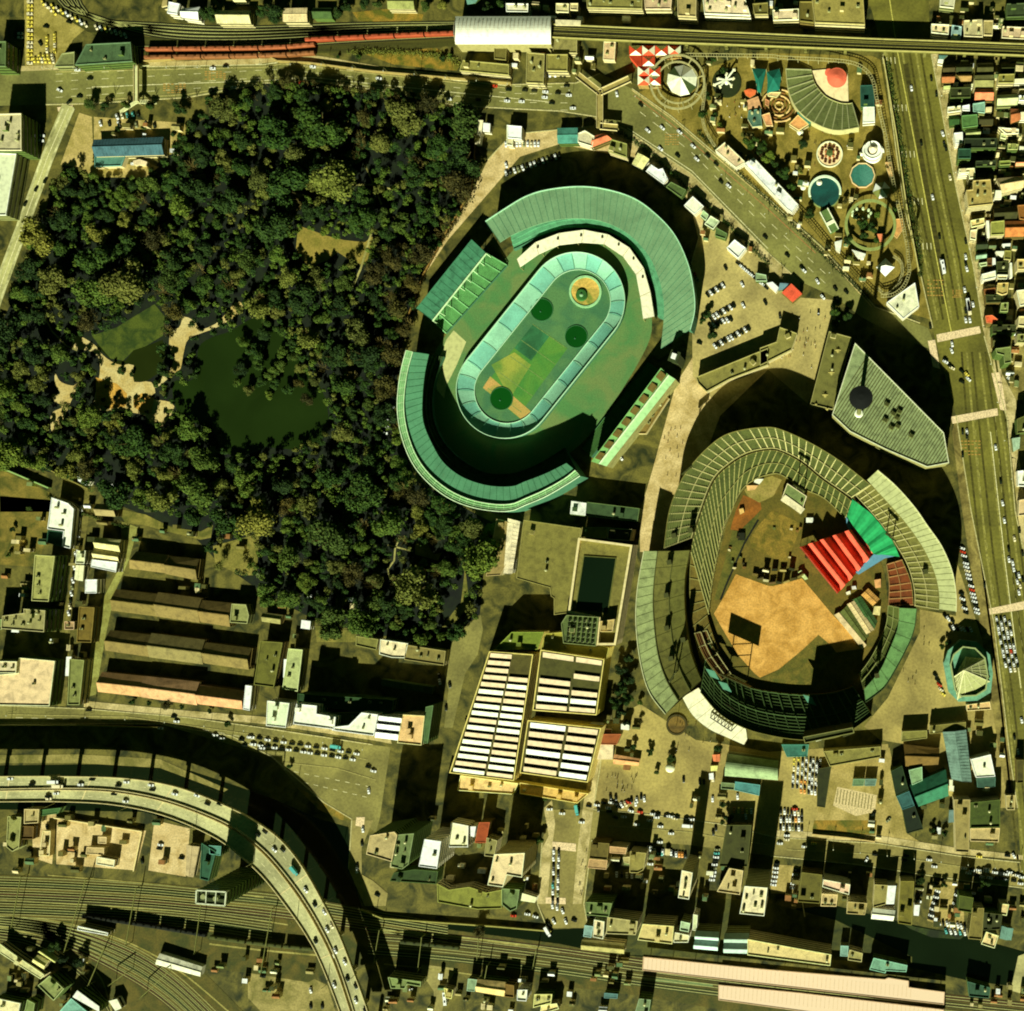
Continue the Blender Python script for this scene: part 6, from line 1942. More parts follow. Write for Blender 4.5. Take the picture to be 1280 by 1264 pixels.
A4|244 -40 492 -40 502 120 262 110|11|150 134 76|beige|flat|c4|big ribbed tan roof at the top edge beside the avenue
A4|862 -20 936 -20 928 42 860 34|7|190 180 140|grey|flat|c6|
A4|820 116 906 120 902 168 820 158|7|222 196 144|white|flat|c6|
A4|918 122 966 130 960 192 914 188|7|150 180 156|grey|flat|c1|
A4|976 100 1064 96 1066 180 976 176|8|186 170 120|beige|flat|c6|
A4|1070 100 1116 100 1112 172 1070 170|8|160 142 92|beige|flat||
A4|1160 128 1290 134 1290 192 1156 184|8|206 176 130|beige|flat|c3|
A4|1180 20 1290 16 1290 80 1180 84|8|70 84 52|green|flat|c2|
E1|334 296 490 288 470 380 344 382|9.1|166 104 62|brown|gable|rh2|
E1|492 290 672 290 664 362 560 364|9.1|162 126 76|brown|gable|rh2|
E1|466 386 526 384 520 430 466 426|6.5|226 220 186|white|flat|p0|
E1|584 412 692 404 686 438 590 440|6.5|230 218 160|white|flat|p0|
E1|356 432 438 424 430 462 354 466|6.5|214 218 130|beige|flat|p0|
E1|714 310 918 304 912 442 710 442|10.4|150 142 92|beige|gable|rh1.6 s8|grey ribbed gable house two blocks east of the avenue
E1|714 456 916 456 916 576 714 574|11.7|244 130 84|brown|gable|rh2.6|bright orange-roofed house two blocks east of the avenue
E1|686 632 822 610 822 738 690 722|10.4|140 184 140|grey|flat|p.4|
E1|832 670 902 664 900 716 830 722|7.8|232 204 142|beige|flat|p0|
E1|400 672 548 654 548 716 400 736|10.4|224 204 148|beige|flat|c3|
E1|566 656 650 638 652 712 570 706|10.4|250 232 204|white|flat|p.3|
E1|560 766 736 750 742 882 570 904|11.7|96 140 74|green|flat|p.4|
E1|602 930 772 910 766 1006 620 1014|10.4|170 170 110|green|gable|rh2.4|
E1|418 760 530 770 530 850 430 870|6.5|56 96 44|green|gable|rh1.5|
E1|472 962 572 950 572 1080 492 1086|9.1|250 228 188|white|flat|p.3|
E1|524 1140 664 1140 660 1250 520 1250|13|44 86 52|green|flat||
E1|976 302 1156 296 1150 398 970 398|10.4|132 122 66|beige|flat|c1|
E1|1158 350 1290 344 1290 396 1158 402|7.8|238 214 164|white|flat|p0|
E1|970 530 1192 516 1186 628 968 638|10.4|196 196 134|grey|gable|rh2.2 s10|
E1|1206 540 1290 540 1290 598 1206 598|9.1|244 228 176|white|flat|c2|
E1|1118 682 1200 690 1226 800 1120 842|10.4|176 106 62|brown|gable|rh2|
E1|1172 730 1290 720 1290 790 1202 792|7.8|240 210 160|white|flat|p0|
E1|976 898 1204 920 1202 970 1060 976|7.8|230 200 146|beige|flat|c3|
E1|1000 960 1070 976 1058 1034 996 1020|6.5|190 190 130|grey|flat||
E1|1080 1082 1204 1092 1192 1150 1080 1150|7.8|150 148 86|green|flat|c2|
E1|300 82 404 84 350 130 306 122|5.2|110 160 130|grey|flat|p0|
E1|296 126 358 130 346 168 290 160|5.2|246 236 196|white|flat|p0|
E1|1208 468 1290 466 1290 516 1206 520|6.5|170 156 100|beige|flat||
E2|232 146 482 132 492 288 400 300 390 200 236 210|11.7|214 192 134|white|flat|c2|
E2|456 332 732 310 772 702 382 746 350 482 452 472|15.6|164 142 82|beige|flat|c5|broad tan roof with a dark south gutter east of the avenue
E2|416 962 632 920 642 1022 432 1072|9.1|230 194 122|beige|flat|c2|
E2|416 1112 522 1100 502 1270 410 1254|7.8|222 190 136|beige|flat||
E2|666 960 712 960 724 1222 682 1232|7.8|248 234 186|white|flat|p0|
E2|740 982 952 960 952 1182 740 1192|10.4|142 138 72|beige|flat||
E2|972 966 1290 960 1290 1192 972 1202|11.7|196 122 62|brown|gable|rh2.6|
E2|1160 722 1290 710 1290 950 1192 934|10.4|136 90 44|brown|flat||
E2|842 290 1256 252 1256 422 932 510|11.7|206 178 120|beige|gable|rh2.4|
E2|816 482 912 480 912 600 800 598|9.1|240 224 180|white|flat|p0|
E2|1140 20 1290 14 1290 80 1140 84|9.1|232 150 100|brown|gable|rh1.4|
E2|870 20 1050 10 1050 80 880 90|7.8|120 124 66|green|flat||
E3|430 250 602 220 602 302 430 324|9.1|164 196 150|grey|gable|rh1.6|
E3|650 100 782 98 772 142 650 142|7.8|140 160 110|grey|flat|p0|
E3|880 70 1032 60 1020 172 892 122|9.1|248 234 196|white|flat|p0|
E3|770 200 932 196 884 302 812 262|9.1|246 228 184|white|flat|p0|
E3|920 190 1042 190 1034 352 910 342|10.4|126 118 62|beige|flat||
E3|472 412 612 390 612 452 500 472|7.8|166 172 122|grey|flat||
E3|614 330 702 320 702 452 620 452|9.1|92 62 34|brown|flat||
E3|706 314 762 320 768 432 710 452|7.8|248 236 196|white|flat|p0|
E3|520 604 762 540 772 662 542 712|10.4|248 220 168|white|flat|p.4|
E3|790 612 982 616 962 692 800 692|10.4|232 206 148|beige|flat||
E3|800 762 992 752 972 942 880 972 780 932|11.7|184 158 90|beige|flat|c2|tan round-ended roof in the blocks east of the avenue
E3|552 872 762 842 762 942 572 964|7.8|120 76 40|brown|flat||
E3|1140 342 1290 340 1290 522 1150 522|11.7|190 164 98|beige|flat|c1|
E3|1132 890 1290 870 1290 1142 1190 1162|13|240 208 150|beige|flat|p.5|
E3|1016 400 1052 400 1062 652 1020 662|6.5|246 232 190|white|flat|p0|
E3|860 1110 990 1100 980 1264 840 1264|11.7|132 136 84|green|flat|c2|
E3|1190 1220 1300 1210 1300 1300 1180 1300|10.4|156 116 76|brown|gable|rh1.6|
E4|650 62 762 50 852 120 782 182 670 172|10.4|236 104 60|brown|flat|p.2|bright red awning roof at the avenue pavement
E4|1180 72 1300 70 1300 232 1170 222|13|196 176 120|beige|flat||
E4|1160 352 1290 350 1290 490 1150 486|11.7|130 126 78|beige|flat|c1|
E4|812 582 1052 550 1062 802 952 822 940 690 830 662|19.5|116 122 76|green|flat|p.8|grey-green L-shaped roof by the avenue crossing
B4|1206 912 1246 906 1242 960 1214 976|7|170 190 150|grey|flat|p0|
B4|1232 1068 1300 1062 1300 1142 1236 1140|8|248 232 190|white|flat|c3|
B4|1230 820 1300 790 1300 880 1230 890|11|90 90 50|green|flat|c2|
C4|1240 20 1300 10 1300 90 1236 96|8|200 170 120|beige|flat|c2|
C4|988 1000 1100 984 1106 1022 990 1030|5|206 168 110|beige|flat|c2|
C4|680 1128 800 1122 800 1160 676 1176|6|128 120 68|beige|flat|p.3|
C4|814 1100 986 1082 984 1124 812 1140|6|118 108 60|beige|flat|p.3|
E1|432 452 664 446 660 560 430 566|9|58 62 34|green|flat|c1|
E1|764 764 912 764 910 862 760 866|8|64 60 34|brown|gable|rh2|
E1|590 1024 960 1022 956 1130 586 1132|11|50 60 36|green|flat|c2|
E2|502 20 822 10 820 100 500 108|11|54 62 36|green|flat|c2|
E2|792 762 1150 740 1150 928 800 940|10|66 64 36|brown|gable|rh2.4|
E3|442 40 622 32 622 136 440 146|9|62 74 44|green|gable|rh2|
E3|782 384 992 380 986 560 790 566|9|60 62 34|green|flat|c1|
E3|592 964 900 972 890 1096 600 1104|10|56 60 34|brown|flat|c2|
E4|762 204 1140 204 1136 336 764 344|12|62 64 38|green|flat|c3|
E4|772 384 1052 380 1050 520 780 528|11|74 70 40|brown|gable|rh2.6|
E1|1020 180 1160 176 1164 290 1010 290|8|70 72 40|green|gable|rh2|
E1|356 190 480 184 480 280 350 284|8|76 66 40|brown|gable|rh2|
E1|500 180 680 176 680 276 500 280|8|62 64 36|brown|gable|rh2|
E1|740 170 912 166 912 290 736 294|8|84 80 48|grey|gable|rh2|
A4|480 410 545 408 548 510 482 512|6|40 90 66|green|flat|p.3|dark teal square kiosk on the avenue fence
A4|494 512 548 510 550 586 492 590|5|246 226 184|white|flat|p.3|white square kiosk on the avenue fence
B3|640 890 760 700 790 720 680 890|4|130 108 62|beige|flat|c3|long brown shed behind the pale green grandstand
D1|1000 470 1060 474 1056 520 1004 512|9|90 150 120|green|flat|p.2|
D4|1176 230 1222 230 1218 300 1180 300|5|170 150 96|beige|flat|c2|
D4|1228 60 1262 60 1262 170 1230 172|7|84 76 40|brown|flat||
C1|0 590 16 590 14 640 -60 640 -60 590|12|120 130 90|green|flat||
'''
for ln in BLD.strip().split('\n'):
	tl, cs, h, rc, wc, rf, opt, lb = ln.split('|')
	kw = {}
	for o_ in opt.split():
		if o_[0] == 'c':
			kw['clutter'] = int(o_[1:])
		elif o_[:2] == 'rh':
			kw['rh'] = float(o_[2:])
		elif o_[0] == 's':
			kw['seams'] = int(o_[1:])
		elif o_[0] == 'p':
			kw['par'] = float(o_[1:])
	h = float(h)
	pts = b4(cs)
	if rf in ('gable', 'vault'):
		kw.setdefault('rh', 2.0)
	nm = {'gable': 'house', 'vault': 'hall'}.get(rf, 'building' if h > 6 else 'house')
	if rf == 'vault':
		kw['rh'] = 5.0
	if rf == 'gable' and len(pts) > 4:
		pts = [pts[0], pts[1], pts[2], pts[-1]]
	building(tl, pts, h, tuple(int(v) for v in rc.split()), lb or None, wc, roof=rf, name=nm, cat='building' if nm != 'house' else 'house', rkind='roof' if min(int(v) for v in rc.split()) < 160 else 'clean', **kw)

# three bright sawtooth strips on the school roof
for k, y in enumerate((1052, 1090, 1130)):
	building('C2', [(628 - k * 8, y), (738 - k * 8, y + 12), (730 - k * 8, y + 42), (620 - k * 8, y + 28)], 20 - k * .1, (252, 248, 230), 'white monitor roof strip on the school, %s one' % ('northern', 'middle', 'southern')[k], 'white', roof='shed', rh=1.6, name='monitor_roof', cat='roof')
# white frame on the tower by the expressway
ptw = [W(*p, 48) for p in T('D1', [(944, 684), (1086, 692), (1080, 758), (942, 746)])]
t = thing('roof_frame', 'white open steel frame crowning the tower beside the expressway', 'frame', (*centroid(ptw), 46))
m = MB()
for i in range(4):
	a, b = ptw[i], ptw[(i + 1) % 4]
	m.bar((*a, 48.5), (*b, 48.5), .9, .9)
	m.bar((*a, 46), (*a, 48.5), .6)
for f in (.33, .66):
	m.bar((*Vector(ptw[0]).lerp(Vector(ptw[1]), f), 48.5), (*Vector(ptw[3]).lerp(Vector(ptw[2]), f), 48.5), .6, .6)
m.build('steel_frame', mat('metal', (206, 204, 164)), t)
for x, y in ((980, 712), (1040, 722)):
	p = W(*T('D1', [(x, y)])[0], 46)
	m = MB(); m.cyl(*p, 46, 48, 2.2, 1.8, 14); m.build('fan', mat('metal', (150, 150, 110)), t)

# ---- walls and fences
def wall_line(name, label, line, h, w, rgb, cat='wall'):
	P_ = [W(*p) for p in line]
	t = thing(name, label, cat, (*P_[0], 0))
	m = MB()
	for i in range(len(P_) - 1):
		m.bar((*P_[i], h / 2), (*P_[i + 1], h / 2), w, h)
	m.build('panel', mat('clean', rgb), t)
	m = MB()
	for i in range(len(P_) - 1):
		m.bar((*P_[i], h + .1), (*P_[i + 1], h + .1), w + .3, .2)
	m.build('coping', mat('clean', tuple(min(250, int(v * 1.25)) for v in rgb)), t)


wall_line('boundary_wall', 'long low wall between rail yard and top avenue footway', T('A1', [(690, 300), (1264, 262)]) + T('A2', [(150, 300), (300, 308), (600, 348), (1264, 405)]), 2.5, .5, (140, 120, 72))
wall_line('boundary_wall', 'garden wall along the south-west lane with a dark shadow', T('G4', [(0, 95), (480, 300)]), 3.0, .6, (120, 140, 84))
wall_line('boundary_wall', 'garden wall climbing east from the lane end', T('G4', [(440, 110), (720, 250), (840, 310)]), 2.6, .5, (110, 100, 56))
wall_line('boundary_wall', 'pale wall between velodrome lane and garden', [(596, 170), (590, 240), (560, 290), (530, 345), (512, 395)], 2.2, .5, (120, 92, 50))
wall_line('boundary_wall', 'amusement park fence wall along the avenue', [(1104, 76), (1120, 170), (1133, 260), (1148, 340)], 3.0, .5, (150, 138, 84))
wall_line('river_wall', 'stone river wall below the south road', [(-60, 906), (100, 906), (200, 909)], 2.2, .6, (110, 100, 58))
wall_line('river_wall', 'stone river wall east of the bridge road', [(452, 1136), (480, 1147), (620, 1157), (690, 1163)], 2.2, .6, (124, 116, 66))
wall_line('boundary_wall', 'low wall round the dirt lot by the south road', T('D4', [(250, 415), (410, 430), (550, 450)]), 1.8, .5, (160, 136, 84))
wall_line('boundary_wall', 'low wall on the lot south of the expressway', T('D1', [(270, 335), (690, 400), (650, 590)]), 2.4, .5, (180, 160, 106))

# ================================================================ AMUSEMENT PARK
M_WHT = mat('clean', (236, 222, 180))
M_STEEL = mat('metal', (176, 164, 112))


def rail_ring(t, cx, cy, r, z, w, m, n=56, posts=12):
	mb = MB(); mb.torus(cx, cy, z, r, w, .4, n); a = mb.build('rail_ring', m, t)
	mb = MB()
	for i in range(posts):
		q = 2 * math.pi * i / posts
		mb.bar((cx + r * math.cos(q), cy + r * math.sin(q), 0), (cx + r * math.cos(q), cy + r * math.sin(q), z - .3), .3)
	mb.build('support', m, a)


c = W(847, 103, 6)
t = thing('ring_ride', 'ride of two pale concentric track rings round a striped cone tent', 'ride', (*c, 0))
rail_ring(t, *c, 20.0, 7, 1.5, M_STEEL)
rail_ring(t, *c, 15.4, 6, 1.2, M_STEEL)
m = MB()
for i in range(8):
	q = 2 * math.pi * (i + .3) / 8
	m.bar((c[0] + 15 * math.cos(q), c[1] + 15 * math.sin(q), 6), (c[0] + 20 * math.cos(q), c[1] + 20 * math.sin(q), 6.8), .6)
m.build('spoke', M_STEEL, t)
cc = W(852, 99, 7)


def cone_tent(name, label, c, r, z0, z1, n, cols, parent=None, rot=.2, eave=True):
	t = parent or thing(name, label, 'tent', (*c, 0))
	m = MB()
	for i in range(n):
		a, b = 2 * math.pi * i / n + rot, 2 * math.pi * (i + 1) / n + rot
		m.face([(c[0] + r * math.cos(a), c[1] + r * math.sin(a), z0), (c[0] + r * math.cos(b), c[1] + r * math.sin(b), z0), (c[0], c[1], z1)], i % len(cols))
		m.face([(c[0] + r * math.cos(a), c[1] + r * math.sin(a), z0 - 1), (c[0] + r * math.cos(b), c[1] + r * math.sin(b), z0 - 1), (c[0] + r * math.cos(b), c[1] + r * math.sin(b), z0), (c[0] + r * math.cos(a), c[1] + r * math.sin(a), z0)], i % len(cols))
	cn = m.build('canopy', [mat('clean', k) for k in cols], t)
	m = MB()
	for i in range(n):
		a = 2 * math.pi * i / n + rot
		m.bar((c[0] + r * .95 * math.cos(a), c[1] + r * .95 * math.sin(a), 0), (c[0] + r * .95 * math.cos(a), c[1] + r * .95 * math.sin(a), z0), .25)
	m.build('pole', M_STEEL, t)
	m = MB(); m.cyl(*c, z1 - .3, z1 + 1.4, .3, .1, 8); m.build('finial', M_STEEL, cn)
	return t


cone_tent('cone_tent', '', cc, 11.4, 5.5, 10, 10, [(240, 226, 184), (206, 196, 150), (240, 226, 184), (64, 76, 46), (236, 220, 178)], t)
cone_tent('cone_tent', 'small round tent with white and dark wedges by the avenue fence', W(1102, 237, 5), 6.6, 4, 7, 6, [(248, 236, 196), (110, 112, 66)])
cone_tent('cone_tent', 'square white tent with a pointed top in the south corner', W(1107, 333, 6), 6.8, 4, 9, 4, [(246, 236, 200)], rot=0.0)
# red and white pyramid pavilion
t = thing('pyramid_pavilion', 'red and white pavilion roof of folded pyramids by the viaduct', 'pavilion', (*W(808, 82), 0))
m = MB()
cells = [(600 + 0, 218), (662, 218), (724, 218), (786, 218), (662, 268), (640, 318), (690, 318), (640, 360), (690, 360)]
for k, (x, y) in enumerate(cells):
	q = [W(*p, 6) for p in T('A3', [(x, y), (x + 60, y), (x + 60, y + 48), (x, y + 48)])]
	ap = (*W(*T('A3', [(x + 30, y + 24)])[0], 9), 9)
	for i in range(4):
		a, b = q[i], q[(i + 1) % 4]
		m.face([(*b, 6), (*a, 6), ap], 0 if (i + k) % 2 else 1)
	m.prism(q, 0, 5.8, 2, 2, False)
m.prism([W(*p, 6) for p in T('A3', [(598, 224), (658, 222), (660, 316), (640, 316), (600, 270)])], 0, 6.1, 0, 3)
m.build('folded_roof', [mat('clean', (206, 76, 42)), mat('clean', (240, 222, 176)), mat('clean', (150, 120, 70)), mat('clean', (164, 56, 26))], t)
# striped red-white kiosk
building('A3', [(478, 200), (536, 200), (530, 290), (474, 288)], 4, (214, 178, 126), 'tan kiosk roof with a red hatch on the forecourt', 'beige', par=.4, clutter=3)
# coaster
def elevated_track(name, label, line, z, w, m_, n=120, zf=None):
	P_ = curve(line, n)
	t = thing(name, label, 'ride', (*W(*P_[0]), 0))
	m = MB()
	Q = []
	for i in range(n):
		zz = z + (1.6 * math.sin(i * .17) if zf else 0)
		Q.append((*W(*P_[i], zz), zz))
	for s in (-1, 1):
		for i in range(n - 1):
			a, b = Vector(Q[i]), Vector(Q[i + 1])
			d = (b - a); d.z = 0
			d.normalize()
			nn = Vector((-d.y, d.x, 0)) * s * w / 2
			m.bar(a + nn, b + nn, .35, .3)
	for i in range(n):
		a, b = Vector(Q[max(i - 1, 0)]), Vector(Q[min(i + 1, n - 1)])
		d = (b - a); d.z = 0
		d.normalize()
		nn = Vector((-d.y, d.x, 0)) * w / 2
		m.bar(Vector(Q[i]) + nn, Vector(Q[i]) - nn, .3, .2)
	tr_ = m.build('track', m_, t)
	m = MB()
	for i in range(0, n, 4):
		m.bar((Q[i][0], Q[i][1], 0), Q[i], .35)
	m.build('support', m_, tr_)
	return t


elevated_track('coaster_track', 'pale coaster track along the viaduct and down the avenue fence', T('A3', [(870, 262), (1264, 268)]) + T('A4', [(100, 275), (300, 285), (430, 298), (500, 330), (540, 385), (560, 480), (600, 650), (625, 800), (650, 930), (680, 1060), (705, 1180)]) + T('B4', [(708, 40), (715, 110), (690, 180), (640, 222), (580, 230)]), 6, 2.2, M_STEEL, 170, True)
elevated_track('coaster_track', 'thin pale track loop running south from the ring ride', T('A3', [(950, 330), (962, 420), (950, 540), (960, 610), (990, 670), (1010, 700)]), 5, 1.8, M_STEEL, 50)
elevated_track('coaster_track', 'dark track loop leaning over the avenue fence', T('A4', [(690, 1010), (735, 1030), (752, 1080), (735, 1130), (700, 1140)]), 8, 1.8, mat('metal', (70, 70, 36)), 40)
elevated_track('coaster_track', 'inner curved track round the pointed white tent', T('B4', [(560, 190), (600, 220), (650, 190), (680, 130), (675, 70), (640, 40)]), 3, 1.8, M_STEEL, 44)
# octopus ride
c = W(*T('E5', [(250, 370)])[0], 4)
t = thing('arm_ride', 'spiky cream ride with long arms on a round dark base', 'ride', (*c, 0))
m = MB(); m.cyl(*c, 0, .8, 11, n=32); m.build('base', mat('dirt', (50, 58, 26)), t)
m = MB(); m.cyl(*c, .8, 5, 1.6, 1.0, 12); m.build('hub', M_WHT, t)
for k, (x, y) in enumerate(((340, 250), (330, 350), (310, 430), (180, 440), (120, 420), (160, 350), (255, 300))):
	q = W(*T('E5', [(x, y)])[0], 5)
	m = MB(); m.bar((*c, 5), (*q, 5.6), 1.0, .7); a = m.build('arm', M_WHT, t)
	m = MB(); m.box(*q, 4.6, 2.2, 1.4, 1.2, k * .7); m.build('gondola', mat('paint', (232, 214, 160)), a)
# two dark green sails
for i, pts in enumerate(([(540, 222), (700, 232), (640, 500), (600, 480), (590, 400)], [(706, 262), (850, 225), (870, 320), (850, 460), (710, 500), (715, 380)])):
	P2 = T('E5', pts)
	c = W(*centroid(P2), 6)
	t = thing('tent', 'dark green sail tent, %s of the pair' % ('western', 'eastern')[i], 'tent', (*c, 0))
	q = ccw(WL(P2, 6))
	m = MB()
	for k in range(len(q)):
		a, b = q[k], q[(k + 1) % len(q)]
		m.face([(*a, 5), (*b, 5), (c[0], c[1], 8)])
		m.face([(*a, 4.2), (*b, 4.2), (*b, 5), (*a, 5)])
	m.build('canopy', mat('clean', (34, 106, 82)), t)
	m = MB()
	for k in q:
		m.bar((*k, 0), (*k, 5), .3)
	m.build('pole', M_STEEL, t)
# small train-shaped pavilion
building('E5', [(485, 590), (610, 545), (650, 680), (500, 710)], 4, (216, 162, 108), 'peach roof half of a playhouse', 'beige', par=0, name='playhouse')
building('E5', [(500, 712), (640, 685), (655, 880), (545, 890), (492, 800)], 4.4, (92, 130, 96), 'grey-green roof half of a playhouse', 'beige', par=.4, clutter=4, name='playhouse')
building('E5', [(450, 480), (520, 460), (590, 480), (580, 520), (520, 560), (470, 530)], 5, (226, 112, 60), 'orange shade roof at the north end of a playhouse', 'brown', par=0, name='shade_roof')
building('E5', [(650, 760), (740, 730), (780, 880), (700, 880)], 4, (226, 158, 100), 'salmon strip roof beside a playhouse', 'beige', par=.3, name='playhouse')
building('E5', [(960, 860), (1060, 755), (1180, 860), (1070, 930)], 5, (234, 160, 92), 'salmon square roof below the fan-shaped theatre', 'beige', par=.3)
building('E5', [(1075, 690), (1230, 810), (1190, 865), (1055, 735)], 5.5, (72, 140, 104), 'teal strip roof below the fan-shaped theatre', 'green', par=.2)
for pts, rc, lb in (([(720, 500), (870, 500), (820, 560), (720, 545)], (230, 186, 122), 'cream canopy among the maze walls'), ([(690, 570), (740, 600), (730, 660), (690, 640)], (176, 120, 76), 'brown hut beside the maze walls')):
	building('E5', pts, 3, rc, lb, 'brown', par=.3, name='hut')
c = W(*T('E5', [(850, 660)])[0])
t = thing('maze', 'round low maze of pale and brown partition walls', 'maze', (*c, 0))
for k in range(5):
	m = MB()
	r = 3 + k * 2.6
	for i in range(22):
		if (i * 7 + k * 5) % 9 < 2:
			continue
		a, b = 2 * math.pi * i / 22, 2 * math.pi * (i + 1) / 22
		m.bar((c[0] + r * math.cos(a), c[1] + r * .9 * math.sin(a), .8), (c[0] + r * math.cos(b), c[1] + r * .9 * math.sin(b), .8), .6, 1.6)
	m.build('partition', mat('clean', ((214, 176, 110), (130, 90, 50))[k % 2]), t)
# fan-shaped theatre
FO = T('A4', [(122, 332), (136, 440), (182, 530), (262, 592), (362, 626), (474, 612)])
FI = T('A4', [(246, 336), (262, 400), (312, 462), (380, 494), (428, 498), (440, 494)])
FC = W(*T('A4', [(340, 420)])[0])
t = thing('fan_theatre', 'fan-shaped grey seating roof round a pale open-air stage', 'theatre', (*FC, 0))
s = stand('seating_bank', t, FO, FI, 7, 1.2, 46, 14, mat('roof', (120, 124, 82)), mat('clean', (176, 166, 112)), 12, mat('clean', (176, 172, 120)), back=.4, rail=False)
q = WL(T('A4', [(250, 338), (330, 330), (420, 340), (424, 490), (380, 484), (318, 452), (272, 396)]), 1)
m = MB(); m.prism(q, 0, .9); m.build('stage', mat('clean', (232, 202, 146)), t)
c = W(*T('A4', [(368, 372)])[0], 4)
m = MB(); m.cyl(*c, 3.6, 4.0, 7.4, 7.4, 30); m.cyl(*c, 4.0, 5.6, 7, 1.5, 30)
m.cyl(c[0] - 6, c[1] + 4, 3.2, 3.6, 3, 3, 18)
m.build('red_canopy', mat('clean', (222, 106, 74)), t)
c2 = WL(T('A4', [(255, 505), (200, 440), (235, 440), (272, 470)]), 8)
# carousel of cups
c = W(1037, 193, 1)
t = thing('teacup_ride', 'round cream platform with a ring of brown cups', 'ride', (*c, 0))
m = MB(); m.cyl(*c, 0, .8, 9.6, n=40); m.build('platform', mat('clean', (226, 196, 140)), t)
m = MB(); m.torus(*c, 1.3, 9.4, .8, .5); m.build('rim', mat('clean', (244, 220, 170)), t)
for i in range(12):
	a = 2 * math.pi * i / 12
	m = MB()
	x, y = c[0] + 6.3 * math.cos(a), c[1] + 6.3 * math.sin(a)
	m.cyl(x, y, .8, 1.9, .8, 1.25, 12); m.cyl(x, y, 1.9, 1.95, .7, .7, 10, 1)
	m.build('cup', [mat('clean', (116, 66, 34)), mat('clean', (40, 30, 16))], t)
for i in range(6):
	a = 2 * math.pi * (i + .5) / 6
	m = MB()
	x, y = c[0] + 3.2 * math.cos(a), c[1] + 3.2 * math.sin(a)
	m.cyl(x, y, .8, 1.7, .7, 1.0, 10); m.build('cup', mat('clean', (180, 110, 66)), t)
m = MB(); m.cyl(*c, .8, 4, .7, .3, 10); m.cyl(*c, 3.6, 4, 2.6, .3, 10); m.build('centre_post', mat('clean', (84, 96, 60)), t)
# spiral slide tower
c = W(1091, 189, 4)
t = thing('spiral_slide', 'white spiral slide wound round a little cone tower', 'ride', (*c, 0))
m = MB()
for i in range(60):
	a, b = i * .24, (i + 1) * .24
	z0, z1 = 1 + 7 * i / 60, 1 + 7 * (i + 1) / 60
	r0, r1 = 7.4 - 3.0 * i / 60, 7.4 - 3.0 * (i + 1) / 60
	P0 = [(c[0] + r * math.cos(a), c[1] + r * math.sin(a)) for r in (r0 - 1.3, r0 + 1.3)]
	P1 = [(c[0] + r * math.cos(b), c[1] + r * math.sin(b)) for r in (r1 - 1.3, r1 + 1.3)]
	m.face([(*P0[0], z0), (*P0[1], z0), (*P1[1], z1), (*P1[0], z1)])
	m.face([(*P0[1], 0), (*P1[1], 0), (*P1[1], z1 + .6), (*P0[1], z0 + .6)])
m.build('slide', mat('clean', (240, 226, 190)), t)
m = MB(); m.cyl(*c, 0, 8.5, 2.6, 2.6, 18); m.cyl(*c, 8.5, 10.5, 3.2, .3, 18); m.build('tower', mat('clean', (236, 206, 160)), t)
# two round water rides
c = W(1078, 219, 2)
t = thing('boat_pool', 'teal ten-sided pool with a cream brick rim', 'pool', (*c, 0))
m = MB(); m.cyl(*c, 0, 1.4, 15.2 * S * 1.06, n=10); m.build('basin', mat('clean', (150, 100, 60)), t)
m = MB(); m.cyl(*c, 1.4, 1.6, 15.2 * S * .95, n=10); m.build('water', mat('turf', (52, 104, 84), rgb2=(80, 128, 106)), t)
m = MB(); m.torus(*c, 1.9, 9.3, .7, .5, 10); m.build('rim', mat('clean', (226, 194, 132)), t)
c = W(1031, 240, 2)
t = thing('boat_pool', 'larger dark teal pool with a white curved rim', 'pool', (*c, 0))
m = MB(); m.cyl(*c, 0, 1.4, 11.8, n=36); m.build('basin', mat('clean', (120, 130, 86)), t)
m = MB(); m.cyl(*c, 1.4, 1.6, 11.2, n=36); m.build('water', mat('turf', (30, 80, 68), rgb2=(24, 58, 50)), t)
m = MB()
for i in range(26):
	a, b = math.pi * (-.05 + 1.15 * i / 26), math.pi * (-.05 + 1.15 * (i + 1) / 26)
	m.bar((c[0] + 11.6 * math.cos(a), c[1] + 11.6 * math.sin(a), 2), (c[0] + 11.6 * math.cos(b), c[1] + 11.6 * math.sin(b), 2), 1.6, 1.2)
m.build('rim', mat('clean', (212, 226, 176)), t)
c = W(*T('E6', [(420, 860)])[0], 4)
t = thing('slide_cabin', 'slanted cabin with white gutters beside the dark teal pool', 'cabin', (*c, 0))
a = math.radians(-62)
m = MB(); m.box(*c, 0, 17, 7, 4, a); m.build('cabin', mat('clean', (96, 116, 74)), t)
m = MB()
for s in (-1, 1):
	m.box(c[0] - s * 3.2 * math.sin(a), c[1] + s * 3.2 * math.cos(a), 4, 17.4, .8, .5, a)
m.box(c[0] + 2 * math.cos(a), c[1] + 2 * math.sin(a), 4, 2.4, 7, .7, a)
m.build('gutter', mat('clean', (232, 222, 176)), t)
